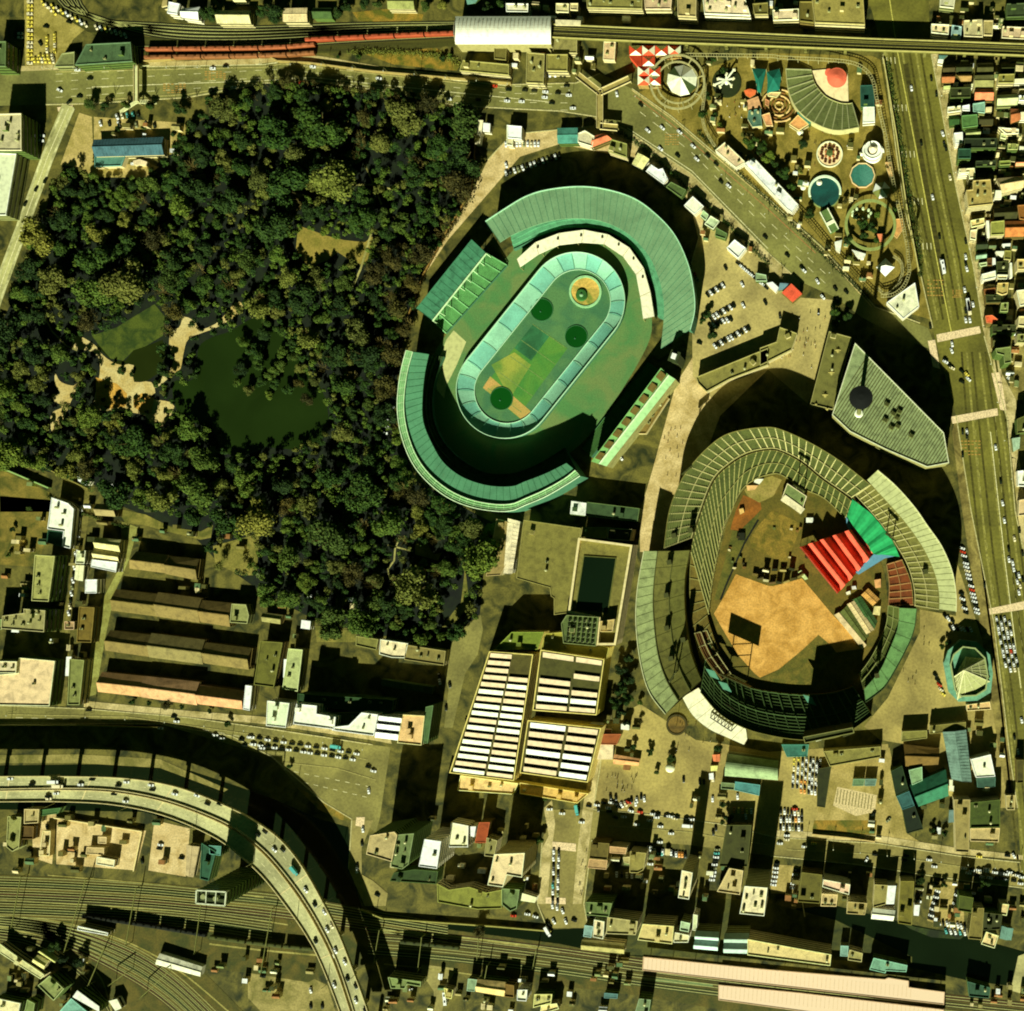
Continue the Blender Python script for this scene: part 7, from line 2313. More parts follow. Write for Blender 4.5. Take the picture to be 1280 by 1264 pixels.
# planted ring with a circular track
c = W(1088, 282, 3)
t = thing('ring_garden', 'wide ring track enclosing dark shrubs and a pale gear-like ride', 'ride', (*c, 0))
rail_ring(t, *c, 18.2, 4.5, 2.2, mat('clean', (140, 146, 90)), 64, 20)
c2 = W(*T('E6', [(720, 790)])[0], 2)
for i in range(9):
	a = 2 * math.pi * i / 9
	m = MB(); m.cyl(c2[0] + 7 * math.cos(a), c2[1] + 3.5 * math.sin(a), 0, 2.4, 1.2, .9, 10); m.build('tub', mat('clean', (196, 204, 150)), t)
building('E6', [(865, 985), (930, 985), (930, 1050), (890, 1060)], 4, (230, 130, 84), 'salmon hut inside the ring track', 'brown', par=0, name='hut')
building('E6', [(1030, 850), (1100, 840), (1110, 940), (1050, 1030), (1020, 1000)], 4, (206, 150, 84), 'tan hut between the ring track and avenue fence', 'brown', par=.3, name='hut')
building('E6', [(940, 320), (1000, 310), (1020, 430), (990, 490)], 3.5, (224, 176, 110), 'peach strip hut on the avenue fence', 'beige', par=0, name='hut')
building('E6', [(470, 1060), (540, 1040), (520, 1160), (480, 1130)], 4, (244, 232, 190), 'white pointed hut by the park rail line', 'white', par=0, name='hut')
building('E6', [(630, 1130), (760, 1170), (740, 1215), (690, 1215)], 4, (244, 230, 190), 'white triangular hut south of the ring track', 'white', par=0, name='hut')
building('B4', [(606, 262), (742, 166), (762, 280), (686, 340)], 7, (244, 218, 172), 'white five-sided roof at the park south tip', 'white', par=.4)
building('P', [(930, 205), (942, 197), (998, 256), (990, 266), (984, 262)], 8, (250, 240, 214), 'long white station roof along the park edge', 'white', par=.3, parc=(236, 220, 184))
building('P', [(894, 188), (906, 178), (932, 203), (920, 210)], 6, (222, 190, 142), 'pinkish stepped roof north of the long white one', 'white', par=.3, clutter=3)
elevated_track('monorail_track', 'dark miniature rail line beside the slanting road', [(960, 236), (1000, 266), (1040, 312), (1080, 356), (1096, 372)], 3, 2.0, mat('metal', (60, 58, 30)), 60)
for x, y, r_ in ((1000, 165, 1.8), (1024, 228, 1.6), (1004, 234, 1.6), (1077, 192, 1.2)):
	c = W(x, y, 3)
	t = thing('parasol', 'little cream parasol kiosk in the amusement park', 'kiosk', (*c, 0), 'parasol kiosks of the amusement park')
	m = MB(); m.cyl(*c, 2.4, 3.4, r_ + .6, .2, 10); m.build('shade', mat('clean', (240, 226, 180)), t)
	m = MB(); m.cyl(*c, 0, 2.6, .25, n=8); m.build('pole', M_STEEL, t)

# ---- small features
c = W(846, 906)
t = thing('planter', 'round planter with a dark stone rim on the gate plaza', 'planter', (*c, 0))
m = MB(); m.torus(*c, .9, 7.2, 1.4, .9, 30); m.build('rim', mat('clean', (70, 62, 34)), t)
m = MB(); m.cyl(*c, .1, .6, 6.4, n=30); m.build('soil', mat('dirt', (120, 96, 50)), t)
m = MB(); m.cyl(*c, 0, 9, .22, .14, 8); m.build('flagpole', mat('metal', (140, 136, 96)), t)
c = W(*T('D3', [(795, 100)])[0], 3)
t = thing('dome_kiosk', 'cream domed kiosk on the south plaza', 'kiosk', (*c, 0))
m = MB()
for k in range(5):
	a, b = k * math.pi / 10, (k + 1) * math.pi / 10
	m.cyl(*c, 2.4 + 2.6 * math.sin(a), 2.4 + 2.6 * math.sin(b), 3.6 * math.cos(a), 3.6 * math.cos(b) + .01, 20)
m.cyl(*c, 0, 2.4, 3.2, 3.2, 20)
m.build('dome', mat('clean', (244, 230, 170)), t)

# ================================================================ TREES
def crown_mesh(name, r, h, lobes, n, leaf, seed, m, flat=.8):
	g = np.random.default_rng(seed)
	cen, rad = [], []
	for i in range(lobes):
		a = g.uniform(0, 2 * np.pi)
		d = r * .62 * math.sqrt(g.uniform(0, 1))
		cen.append((d * math.cos(a), d * math.sin(a), h * g.uniform(.42, .86) - .12 * h * (d / r)))
		rad.append(r * g.uniform(.24, .5))
	cen, rad = np.array(cen), np.array(rad)
	k = g.choice(lobes, n, p=rad ** 2 / (rad ** 2).sum())
	v = g.normal(size=(n, 3)); v /= np.linalg.norm(v, axis=1)[:, None]
	v[:, 2] = np.where(v[:, 2] < -.3, -v[:, 2], v[:, 2])
	p = cen[k] + v * (rad[k] * g.uniform(.55, 1.12, n))[:, None] * np.array([1, 1, flat])
	nrm = v + g.normal(size=(n, 3)) * .55
	nrm /= np.linalg.norm(nrm, axis=1)[:, None]
	t = np.cross(nrm, g.normal(size=(n, 3))); t /= np.linalg.norm(t, axis=1)[:, None]
	b = np.cross(nrm, t)
	s = (leaf * g.uniform(.5, 1.25, n))[:, None]
	q = np.stack([p + t * s, p + b * s * .8, p - t * s, p - b * s * .8], 1).reshape(-1, 3)
	return q


def quads_mesh(name, q, m):
	me = bpy.data.meshes.new(name)
	n = len(q) // 4
	me.vertices.add(len(q)); me.vertices.foreach_set('co', q.astype(np.float32).ravel())
	me.loops.add(4 * n); me.loops.foreach_set('vertex_index', np.arange(4 * n, dtype=np.int32))
	me.polygons.add(n); me.polygons.foreach_set('loop_start', np.arange(0, 4 * n, 4, dtype=np.int32))
	me.materials.append(m)
	me.update(); me.validate()
	return me


def trunk_mesh(name, h, r, seed, m, spread=.4, limbs=6, twigs=0, R_=6):
	g = random.Random(seed)
	mb = MB()

	def limb(a, b, r0, r1, n=6):
		a, b = Vector(a), Vector(b)
		d = (b - a).normalized()
		u = d.cross(Vector((.3, .2, 1))).normalized(); v = u.cross(d)
		bi = len(mb.v)
		for p, rr in ((a, r0), (b, r1)):
			for i in range(n):
				t = 2 * math.pi * i / n
				mb.v.append(tuple(p + (u * math.cos(t) + v * math.sin(t)) * rr))
		for i in range(n):
			j = (i + 1) % n
			mb.f.append((bi + i, bi + j, bi + n + j, bi + n + i)); mb.m.append(0)

	top = (g.uniform(-.4, .4), g.uniform(-.4, .4), h * .45)
	limb((0, 0, 0), top, r, r * .7)
	for i in range(limbs):
		a = 2 * math.pi * (i + g.random() * .6) / limbs
		e = (top[0] + R_ * spread * math.cos(a), top[1] + R_ * spread * math.sin(a), h * g.uniform(.66, .85))
		limb(top, e, r * .5, r * .2, 5)
		for k in range(twigs):
			c = a + g.uniform(-.9, .9)
			st = Vector(top).lerp(Vector(e), g.uniform(.35, 1))
			f = st + Vector((math.cos(c), math.sin(c), g.uniform(.2, .9))) * R_ * g.uniform(.25, .5)
			limb(st, f, r * .17, r * .06, 3)
			for k2 in range(3):
				c2 = c + g.uniform(-1.1, 1.1)
				s2 = st.lerp(f, g.uniform(.3, 1))
				limb(s2, s2 + Vector((math.cos(c2), math.sin(c2), g.uniform(.1, .8))) * R_ * g.uniform(.1, .26), r * .09, r * .03, 3)
	me = bpy.data.meshes.new(name)
	me.from_pydata(mb.v, [], mb.f)
	me.materials.append(m); me.update()
	return me


M_BARK = mat('dirt', (84, 74, 40), rgb2=(56, 50, 26))
M_BARKP = mat('dirt', (120, 104, 62), rgb2=(84, 74, 42))
KINDS = {
	'dark': [mat('leaf', (56, 76, 28), rgb2=(36, 56, 16)), 'dark green broadleaf tree'],
	'green': [mat('leaf', (86, 100, 46), rgb2=(60, 78, 30)), 'mid green broadleaf tree'],
	'olive': [mat('leaf', (108, 108, 60), rgb2=(82, 86, 42)), 'olive yellow tree'],
	'brown': [mat('leaf', (84, 76, 40), rgb2=(60, 58, 28)), 'brown winter tree'],
}
PROTO = {}
for kn, (mm, _) in KINDS.items():
	PROTO[kn] = []
	for s in range(4):
		sd = hash(kn) % 97 if False else {'dark': 3, 'green': 31, 'olive': 57, 'brown': 83}[kn]
		n = {'dark': 4200, 'green': 3900, 'olive': 3400, 'brown': 2200}[kn]
		q = crown_mesh('crown', 6.0, 11.0, 9 + 2 * s, n, .42 if kn != 'brown' else .36, sd + s, mm)
		PROTO[kn].append((quads_mesh('crown', q, mm), trunk_mesh('trunk', 11, .38, sd + s, M_BARK, .55, 6, 0 if kn != 'brown' else 4)))
BARE = [trunk_mesh('branches', 9, .26, 200 + s, M_BARKP, .5, 8, 6, 4.5) for s in range(3)]
TREE_N = 0
TPTS = []


def plant(px, py, r, kind, label, group, hgt=None, h0=0.0):
	global TREE_N
	TREE_N += 1
	x, y = W(px, py, (hgt or r * 1.6) * .6)
	t = thing('tree' if kind != 'bare' else 'bare_tree', label, 'tree', (x, y, h0), group, rng.uniform(0, 6.28))
	if kind == 'bare':
		o = bpy.data.objects.new('branches', BARE[TREE_N % 3])
		COL.objects.link(o); o.parent = t
		k = r / 4.5
		o.scale = (k, k, (hgt or 8) / 9)
	else:
		cm, tm = PROTO[kind][int(rng.integers(0, 4))]
		k = r / 6.0
		z = (hgt or r * 1.75) / 11
		for nm, me in (('crown', cm), ('trunk', tm)):
			o = bpy.data.objects.new(nm, me)
			COL.objects.link(o); o.parent = t
			o.scale = (k, k, z)
	TPTS.append((px, py, r / S))
	return t


def zone(px, py):
	if py < 330:
		ew = 'north-west' if px < 290 else 'north' if px < 420 else 'north-east'
	elif py < 560:
		ew = 'west' if px < 130 else 'middle' if px < 410 else 'east'
	else:
		ew = 'south-west' if px < 220 else 'south' if px < 420 else 'south-east'
	return ew


OPEN = [T('B1', [(440, 420), (560, 380), (640, 330), (740, 270), (790, 330), (800, 470), (720, 640), (830, 760), (760, 860), (690, 800), (480, 780), (440, 720), (470, 580), (360, 490), (360, 420)]),
		POND, T('B1', [(880, 330), (960, 390), (1130, 260), (1170, 280), (900, 440), (870, 600), (810, 590), (810, 400)]),
		T('A2', [(250, 1090), (380, 1140), (560, 1150), (610, 1120), (575, 1264), (240, 1264)]), T('B2', [(560, 0), (540, 90), (490, 60), (380, 60), (300, 90), (240, 0)]),
		T('B1', [(255, 590), (390, 640), (330, 770), (260, 890), (235, 850)]), T('A1', [(380, 540), (900, 590), (820, 760), (700, 850), (420, 850), (270, 790)]),
		T('A2', [(545, 780), (580, 780), (660, 985), (630, 990)]), T('A2', [(345, 950), (400, 880), (500, 870), (710, 895), (700, 925), (500, 900), (410, 925), (370, 965)]), T('C2', [(655, 220), (740, 190), (720, 300), (690, 410), (655, 400), (690, 260)]), T('C2', [(780, 220), (940, 220), (940, 320), (780, 300)]), T('C2', [(1030, 340), (1070, 340), (1070, 540), (940, 640), (900, 640)]),
		T('B1', [(200, 330), (240, 320), (290, 420), (370, 470), (370, 500), (310, 480), (245, 420), (230, 530), (210, 530)]), T('A2', [(770, 640), (900, 630), (740, 760), (720, 740)]),
		T('C1', [(540, 40), (720, 80), (1000, 150), (1000, 220), (680, 150)]), T('C1', [(1030, 240), (1230, 190), (1220, 370), (1130, 360)])]


def open_ground(px, py):
	return any(inside((px, py), o) for o in OPEN)


# island and shore trees first, then a filling of the garden
big = []
for x, y, r, k in ((318, 440, 12, 'dark'), (300, 462, 10, 'dark'), (340, 468, 10, 'green'), (330, 418, 9, 'dark'), (352, 440, 9, 'green'), (312, 488, 8, 'olive'), (336, 494, 7, 'green'), (360, 486, 8, 'dark'),
				   (375, 462, 8, 'olive'), (384, 500, 9, 'brown'), (395, 476, 8, 'olive'), (304, 428, 8, 'green'), (332, 404, 8, 'dark'), (350, 412, 8, 'dark'), (364, 428, 8, 'dark'), (322, 456, 9, 'dark'), (296, 478, 7, 'green'), (326, 478, 7, 'dark'), (368, 446, 8, 'green'), (344, 480, 8, 'dark'), (350, 458, 9, 'green'), (374, 480, 7, 'brown'), (242, 468, 6, 'dark'), (236, 452, 5, 'dark'), (214, 446, 5, 'dark'), (205, 492, 5, 'olive'), (195, 480, 5, 'dark')):
	big.append((x, y, r, k))
XS = [p[0] for p in PARK]; YS = [p[1] for p in PARK]
tries = 0
gx = np.random.default_rng(5)
while len(big) < 250 and tries < 40000:
	tries += 1
	x, y = gx.uniform(-8, 622), gx.uniform(92, 800)
	if not inside((x, y), PARK) or open_ground(x, y):
		continue
	lim = 21 if tries < 1500 else 16 if tries < 9000 else 12 if tries < 18000 else 9.5
	r = lim * (.5 + .9 * gx.random() ** 1.6)
	if any(open_ground(x + .6 * r * math.cos(q), y + .6 * r * math.sin(q)) for q in (0, .8, 1.6, 2.4, 3.2, 4, 4.8, 5.6)):
		continue
	if any((x - a) ** 2 + (y - b) ** 2 < (.78 * (r + c)) ** 2 for a, b, c, _ in big):
		continue
	u = gx.random()
	f = .5 + .5 * math.sin(x * .021 + 1.3) * math.cos(y * .017 + .4)
	if x > 455 and 190 < y < 640:
		k = 'brown' if u < .45 else 'dark' if u < .85 else 'green'
	elif y > 560:
		k = 'green' if u < .42 else 'dark' if u < .72 else 'olive' if u < .92 else 'brown'
	else:
		k = 'dark' if u < .30 + .3 * f else 'green' if u < .72 else 'olive' if u < .93 else 'brown'
	big.append((x, y, r, k))
for x, y, r, k in big:
	plant(x, y, r * S, k, '%s in the %s of the wooded garden' % (KINDS[k][1], zone(x, y)), 'trees of the wooded garden', r * S * gx.uniform(1.2, 1.6))
# understorey filling the gaps, one mass
Q = []
cnt = 0
small = [(a, b, c) for a, b, c, _ in big]
tries = 0
U = {k: [] for k in ('dark', 'green', 'olive')}
while cnt < 1150 and tries < 60000:
	tries += 1
	x, y = gx.uniform(-12, 622), gx.uniform(92, 802)
	if not inside((x, y), PARK) or open_ground(x, y):
		continue
	r = gx.uniform(4.0, 10.0)
	if any((x - a) ** 2 + (y - b) ** 2 < (.52 * (r + c)) ** 2 for a, b, c in small):
		continue
	small.append((x, y, r)); cnt += 1
	q = crown_mesh('u', r * S, r * S * 1.5, 6, 420, .46, 1000 + cnt, None)
	w_ = W(x, y, 3)
	k = ('dark', 'green', 'olive')[int(gx.choice(3, p=(.45, .35, .2)))]
	U[k].append(q + np.array([w_[0], w_[1], gx.uniform(0, 3.5)]))
for k, l in U.items():
	o = bpy.data.objects.new('undergrowth', quads_mesh('undergrowth', np.concatenate(l), KINDS[k][0]))
	COL.objects.link(o)
	struct(o, '%s undergrowth between the garden trees' % k, 'stuff')

# garden ornamentals and street trees
for x, y, r in ((541, 555, 8), (578, 590, 17), (630, 605, 12), (508, 663, 12), (556, 718, 16), (495, 728, 12), (508, 760, 8), (680, 730, 15), (600, 820, 9), (570, 815, 11), (704, 785, 9)):
	p = T('B1', [(x, y)])[0]
	plant(*p, r * .26 * S * 1.1, 'dark', 'small clipped dark pine on the orange sand by the pond', 'clipped pines by the pond', 3.2)
for x, y, r, k, where in ((360, 95, 11, 'dark', 'above the curving tracks'), (735, 85, 8, 'dark', 'above the curving tracks'), (820, 90, 13, 'dark', 'above the curving tracks'), (870, 100, 7, 'green', 'above the curving tracks')):
	p = T('G8', [(x, y)])[0]
	plant(*p, r * .62, k, '%s %s' % (KINDS[k][1], where), 'trees along the top edge')
for tl, x, y, r, k, where in (('A2', 430, 60, 8, 'dark', 'at the top edge by the rail shed'), ('A2', 470, 30, 7, 'dark', 'at the top edge by the rail shed'), ('A2', 560, 20, 7, 'dark', 'at the top edge by the rail shed'), ('A2', 620, 20, 6, 'green', 'at the top edge by the rail shed'), ('A2', 850, 30, 7, 'green', 'at the top edge by the rail shed'), ('A2', 930, 20, 7, 'olive', 'at the top edge by the rail shed'),
							  ('A2', 1150, 40, 8, 'dark', 'at the top edge by the rail shed'), ('A2', 1210, 30, 7, 'dark', 'at the top edge by the rail shed'), ('A2', 530, 270, 4, 'dark', 'on the bank below the red carriages'), ('A2', 930, 280, 5, 'dark', 'on the bank below the red carriages'), ('A2', 970, 270, 4, 'green', 'on the bank below the red carriages'), ('A2', 430, 272, 3, 'dark', 'on the bank below the red carriages'),
							  ('C1', 805, 1000, 7.5, 'brown', 'in front of the road row'), ('C1', 1005, 1030, 4, 'dark', 'in front of the road row'), ('C1', 1090, 1090, 5, 'dark', 'on the south road'), ('C1', 632, 985, 4.5, 'dark', 'in front of the road row'), ('C1', 712, 992, 4, 'dark', 'in front of the road row'), ('C1', 870, 1010, 4, 'dark', 'in front of the road row'),
							  ('A1', 430, 500, 7, 'green', 'along the top avenue by the park'), ('A1', 500, 510, 6, 'dark', 'along the top avenue by the park'), ('A1', 610, 500, 6, 'green', 'along the top avenue by the park'), ('A1', 720, 510, 6, 'dark', 'along the top avenue by the park'), ('A1', 860, 520, 8, 'dark', 'along the top avenue by the park'), ('A1', 1000, 480, 6, 'dark', 'along the top avenue by the park'), ('A1', 1060, 470, 7, 'dark', 'along the top avenue by the park'), ('A1', 920, 600, 8, 'dark', 'beside the blue-roofed hut'), ('A1', 830, 640, 5, 'dark', 'beside the blue-roofed hut'), ('A1', 560, 620, 4, 'dark', 'beside the blue-roofed hut'), ('A1', 690, 610, 4, 'green', 'beside the blue-roofed hut'),
							  ('D3', 800, 55, 6, 'dark', 'on the south plaza'), ('D3', 730, 120, 4, 'green', 'on the south plaza'), ('D3', 700, 30, 4, 'dark', 'on the south plaza'), ('G3', 130, 110, 6, 'dark', 'on the south plaza'), ('G3', 180, 640, 5, 'dark', 'beside the turquoise canopy'), ('G3', 230, 760, 6, 'dark', 'beside the turquoise canopy'), ('G3', 170, 800, 4, 'dark', 'beside the turquoise canopy'),
							  ('D4', 770, 640, 6, 'dark', 'on the south road near the avenue'), ('D4', 880, 660, 5, 'dark', 'on the south road near the avenue'), ('D4', 840, 655, 5, 'dark', 'on the south road near the avenue'), ('D4', 825, 400, 5, 'dark', 'south of the green-roofed hall'), ('D4', 885, 410, 5, 'dark', 'south of the green-roofed hall'), ('D4', 1075, 650, 7, 'dark', 'on the south road near the avenue'),
							  ('C3', 590, 1090, 6, 'dark', 'east of the market hall'), ('C3', 650, 1080, 5, 'brown', 'east of the market hall'), ('C3', 620, 1200, 5, 'dark', 'east of the market hall'), ('C3', 700, 1220, 5, 'dark', 'east of the market hall'), ('C3', 650, 990, 5, 'green', 'east of the market hall'), ('D2', 1110, 880, 8, 'brown', 'on the river bank by the tracks'), ('G1', 850, 600, 6, 'dark', 'beside the tall stepped office block'), ('G1', 520, 140, 5, 'dark', 'south of the market hall'), ('G1', 900, 200, 5, 'dark', 'south of the market hall'),
							  ('C4', 870, 720, 5, 'green', 'beside the pyramid pavilion'), ('C4', 900, 700, 5, 'dark', 'beside the pyramid pavilion'), ('A3', 1180, 680, 9, 'dark', 'in the amusement park'), ('A3', 1120, 740, 6, 'dark', 'in the amusement park'), ('A3', 1010, 560, 6, 'dark', 'in the amusement park'), ('A3', 1040, 600, 5, 'green', 'in the amusement park'), ('A3', 1230, 720, 8, 'dark', 'in the amusement park'), ('A4', 40, 760, 9, 'green', 'in the amusement park'), ('A4', 110, 830, 9, 'dark', 'in the amusement park'), ('A4', 150, 900, 7, 'dark', 'in the amusement park'), ('A4', 20, 700, 7, 'dark', 'in the amusement park'), ('A3', 1050, 340, 5, 'dark', 'in the amusement park'), ('A3', 1000, 290, 5, 'dark', 'in the amusement park'),
							  ('A4', 490, 1070, 7, 'dark', 'inside the ring track'), ('A4', 540, 1090, 7, 'dark', 'inside the ring track'), ('A4', 500, 1130, 6, 'dark', 'inside the ring track'), ('A4', 460, 1040, 5, 'dark', 'inside the ring track'), ('A4', 560, 1030, 5, 'green', 'inside the ring track'), ('A4', 560, 1150, 5, 'dark', 'inside the ring track'), ('B3', 975, 320, 6, 'dark', 'in the velodrome car park'), ('B3', 1000, 420, 7, 'dark', 'in the velodrome car park'), ('B3', 950, 350, 5, 'dark', 'in the velodrome car park'),
							  ('B4', 360, 310, 7, 'dark', 'north of the olive strip block'), ('B4', 420, 330, 7, 'dark', 'north of the olive strip block'), ('B4', 360, 360, 6, 'dark', 'north of the olive strip block'), ('B4', 540, 430, 5, 'brown', 'in the wedge building shade'), ('G5', 700, 430, 8, 'dark', 'in the south-west corner'), ('G5', 800, 620, 8, 'dark', 'in the south-west corner'), ('G5', 1000, 650, 8, 'dark', 'in the south-west corner'), ('D2', 200, 90, 4, 'dark', 'on the river bank'), ('C1', 140, 60, 4, 'green', 'in the vacant lot'), ('C1', 60, 160, 4, 'dark', 'in the vacant lot'), ('C1', 110, 250, 4, 'brown', 'in the vacant lot'), ('C1', 40, 280, 4, 'green', 'in the vacant lot'),
							  ('C3', 560, 830, 8, 'dark', 'by the market hall east wall'), ('C3', 600, 880, 8, 'dark', 'by the market hall east wall'), ('C3', 560, 920, 9, 'dark', 'by the market hall east wall'), ('C3', 530, 990, 8, 'dark', 'by the market hall east wall'), ('C3', 590, 970, 8, 'dark', 'by the market hall east wall'), ('C3', 600, 780, 7, 'dark', 'by the market hall east wall'), ('C3', 560, 1040, 7, 'dark', 'by the market hall east wall'),
							  ('E1', 1010, 820, 5, 'dark', 'in the dense blocks'), ('E1', 1080, 760, 4, 'green', 'in the dense blocks'), ('E1', 990, 700, 4, 'dark', 'in the dense blocks'), ('E2', 960, 600, 4, 'green', 'in the dense blocks')):
	p = T(tl, [(x, y)])[0]
	plant(*p, r * .6 * (1 if r > 5 else .9), k, '%s %s' % (KINDS[k][1], where), 'street and yard trees')
i = 0
while i < 46:
	x, y = gx.uniform(440, 600), gx.uniform(170, 780)
	if i > 30:
		x, y = gx.uniform(20, 420), gx.uniform(180, 700)
	if inside((x, y), PARK) and not open_ground(x, y):
		i += 1
		plant(x, y, gx.uniform(4, 6.5), 'bare', 'tall leafless tree in the %s of the wooded garden' % zone(x, y), 'leafless trees of the garden', gx.uniform(13, 17))
for k, (x, y) in enumerate(((885, 120), (893, 132), (878, 142), (930, 168), (945, 176), (952, 196), (968, 205), (1000, 214), (1012, 268), (1058, 252), (1060, 300), (1064, 322), (1118, 262), (1110, 208), (1004, 180), (1064, 176))):
	plant(x, y, gx.uniform(2.4, 4.2), ('dark', 'brown', 'dark', 'olive')[k % 4], '%s in the amusement park' % KINDS[('dark', 'brown', 'dark', 'olive')[k % 4]][1], 'street and yard trees')
for i in range(26):
	x = 330 + i * 10.5
	y = (101 if x < 380 else 104 + (x - 380) * .148) + rng.uniform(-2, 4)
	plant(x, y, rng.uniform(2.6, 3.8), 'bare', 'leafless street tree on the garden side of the top avenue', 'leafless trees of the top avenue', rng.uniform(7, 10))
for i in range(16):
	f = i / 15
	x, y = 752 + 240 * f, 152 + 208 * f
	plant(x, y, rng.uniform(2.4, 3.6), 'bare', 'leafless street tree along the slanting road', 'leafless trees of the slanting road', rng.uniform(6, 9))
for i in range(14):
	f = i / 13
	plant(1170 + 88 * f + rng.uniform(-1, 1), 90 + 420 * f, rng.uniform(1.6, 2.4), 'bare', 'young leafless tree on the avenue east pavement', 'young trees of the avenue', rng.uniform(4, 6))
for i in range(9):
	plant(110 + 26 * i, 124 + rng.uniform(-2, 2), rng.uniform(2.2, 3.4), 'bare', 'leafless street tree near the footbridge', 'leafless trees near the footbridge', rng.uniform(6, 9))


def hedge(line, w, h, label, seed, k='dark'):
	P_ = curve(line, 80)
	L = sum((Vector(P_[i + 1]) - Vector(P_[i])).length for i in range(79)) * S
	n = int(L * w * 5)
	g = np.random.default_rng(seed)
	q = []
	for i in range(n):
		p = P_[int(g.integers(0, 80))]
		x, y = W(p[0] + g.normal() * w * .35 / S + g.uniform(-1, 1) * L / S / 160, p[1] + g.normal() * w * .2 / S + g.uniform(-1, 1) * L / S / 160)
		c = np.array([x, y, h * g.uniform(.1, 1) * (.7 + .3 * math.sin(i * .37))])
		a, b = g.normal(size=3), g.normal(size=3)
		a /= np.linalg.norm(a) * 2.2; b /= np.linalg.norm(b) * 2.2
		q += [c + a, c + b, c - a, c - b]
	o = bpy.data.objects.new('hedge', quads_mesh('hedge', np.array(q), KINDS[k][0]))
	COL.objects.link(o)
	tag(o, label, 'hedge')


hedge([(1110, 80), (1124, 165), (1138, 255), (1148, 310), (1150, 345)], 2.6, 2.4, 'dark clipped hedge along the avenue side of the amusement park', 41)
hedge([(872, 165), (930, 222), (985, 275), (1040, 330), (1085, 372)], 2.2, 1.8, 'dark planted strip between slanting road and miniature rail', 42)
hedge([(760, 158), (800, 182), (860, 236), (920, 292), (960, 330)], 3.0, 2.6, 'dark shrubs behind the kiosks on the slanting road', 43)
hedge([(350, 116), (420, 116), (500, 124), (590, 146)], 4.0, 3.5, 'dark shrubs on the garden side of the top avenue', 44)
hedge([(440, 66), (500, 66), (560, 72), (575, 84)], 5.0, 2.0, 'scrub on the bank below the rail sidings', 45, 'olive')
hedge([(596, 160), (584, 250), (540, 320), (516, 380)], 3.0, 3.0, 'brown scrub along the garden wall west of the velodrome', 46, 'brown')
hedge([(60, 620), (100, 640), (160, 660)], 2.4, 2.0, 'scrub at the lane end below the garden', 47, 'green')

# ================================================================ CARS
CARC = {'white': (246, 238, 214), 'cream': (226, 208, 160), 'black': (26, 28, 20), 'yellow': (236, 200, 84), 'red': (196, 66, 40), 'teal': (90, 166, 150), 'grey': (140, 138, 110), 'orange': (226, 150, 70)}


def car_mesh(col, L=4.4, wd=1.75):
	mb = MB()
	h = wd / 2
	# body profile lofted along the length: x, half width, z
	sec = [(-L / 2, h * .80, .45, .72), (-L / 2 + .25, h * .97, .30, .88), (-L * .16, h, .28, .92), (L * .18, h, .28, .90), (L / 2 - .3, h * .95, .30, .80), (L / 2, h * .78, .45, .66)]
	for i in range(5):
		x0, w0, b0, t0 = sec[i]
		x1, w1, b1, t1 = sec[i + 1]
		mb.face([(x0, -w0, t0), (x1, -w1, t1), (x1, w1, t1), (x0, w0, t0)], 0)
		for s in (-1, 1):
			mb.face([(x0, s * w0, b0), (x1, s * w1, b1), (x1, s * w1, t1), (x0, s * w0, t0)][::s], 0)
	for i, sx in ((0, -1), (5, 1)):
		x0, w0, b0, t0 = sec[i]
		mb.face([(x0, -w0, b0), (x0, w0, b0), (x0, w0, t0), (x0, -w0, t0)], 0)
	# cabin
	cb = [(-L * .36, h * .86, .9), (-L * .22, h * .72, 1.38), (L * .10, h * .72, 1.40), (L * .24, h * .86, .9)]
	for i in range(3):
		x0, w0, z0 = cb[i]; x1, w1, z1 = cb[i + 1]
		mb.face([(x0, -w0, z0), (x1, -w1, z1), (x1, w1, z1), (x0, w0, z0)], 0 if i == 1 else 1)
	for s in (-1, 1):
		mb.face([(cb[0][0], s * cb[0][1], .9), (cb[3][0], s * cb[3][1], .9), (cb[2][0], s * cb[2][1], 1.4), (cb[1][0], s * cb[1][1], 1.38)], 1)
	for sx in (-.3, .31):
		for s in (-1, 1):
			n = 10
			cx, cy = L * sx, s * (h - .1)
			a = [(cx + .32 * math.cos(2 * math.pi * i / n), cy - .1, .32 + .32 * math.sin(2 * math.pi * i / n)) for i in range(n)]
			b = [(x, cy + .1, z) for x, y, z in a]
			bi = len(mb.v)
			mb.v.extend(a + b)
			for i in range(n):
				j = (i + 1) % n
				mb.f.append((bi + i, bi + j, bi + n + j, bi + n + i)); mb.m.append(2)
			mb.f.append(tuple(range(bi, bi + n))); mb.m.append(2)
			mb.f.append(tuple(range(bi + n, bi + 2 * n))); mb.m.append(2)
	me = bpy.data.meshes.new('car')
	me.from_pydata(mb.v, [], mb.f)
	for m_ in (mat('paint', CARC[col]), M_GLASS, mat('plain', (18, 18, 14))):
		me.materials.append(m_)
	me.polygons.foreach_set('material_index', mb.m)
	me.update()
	return me


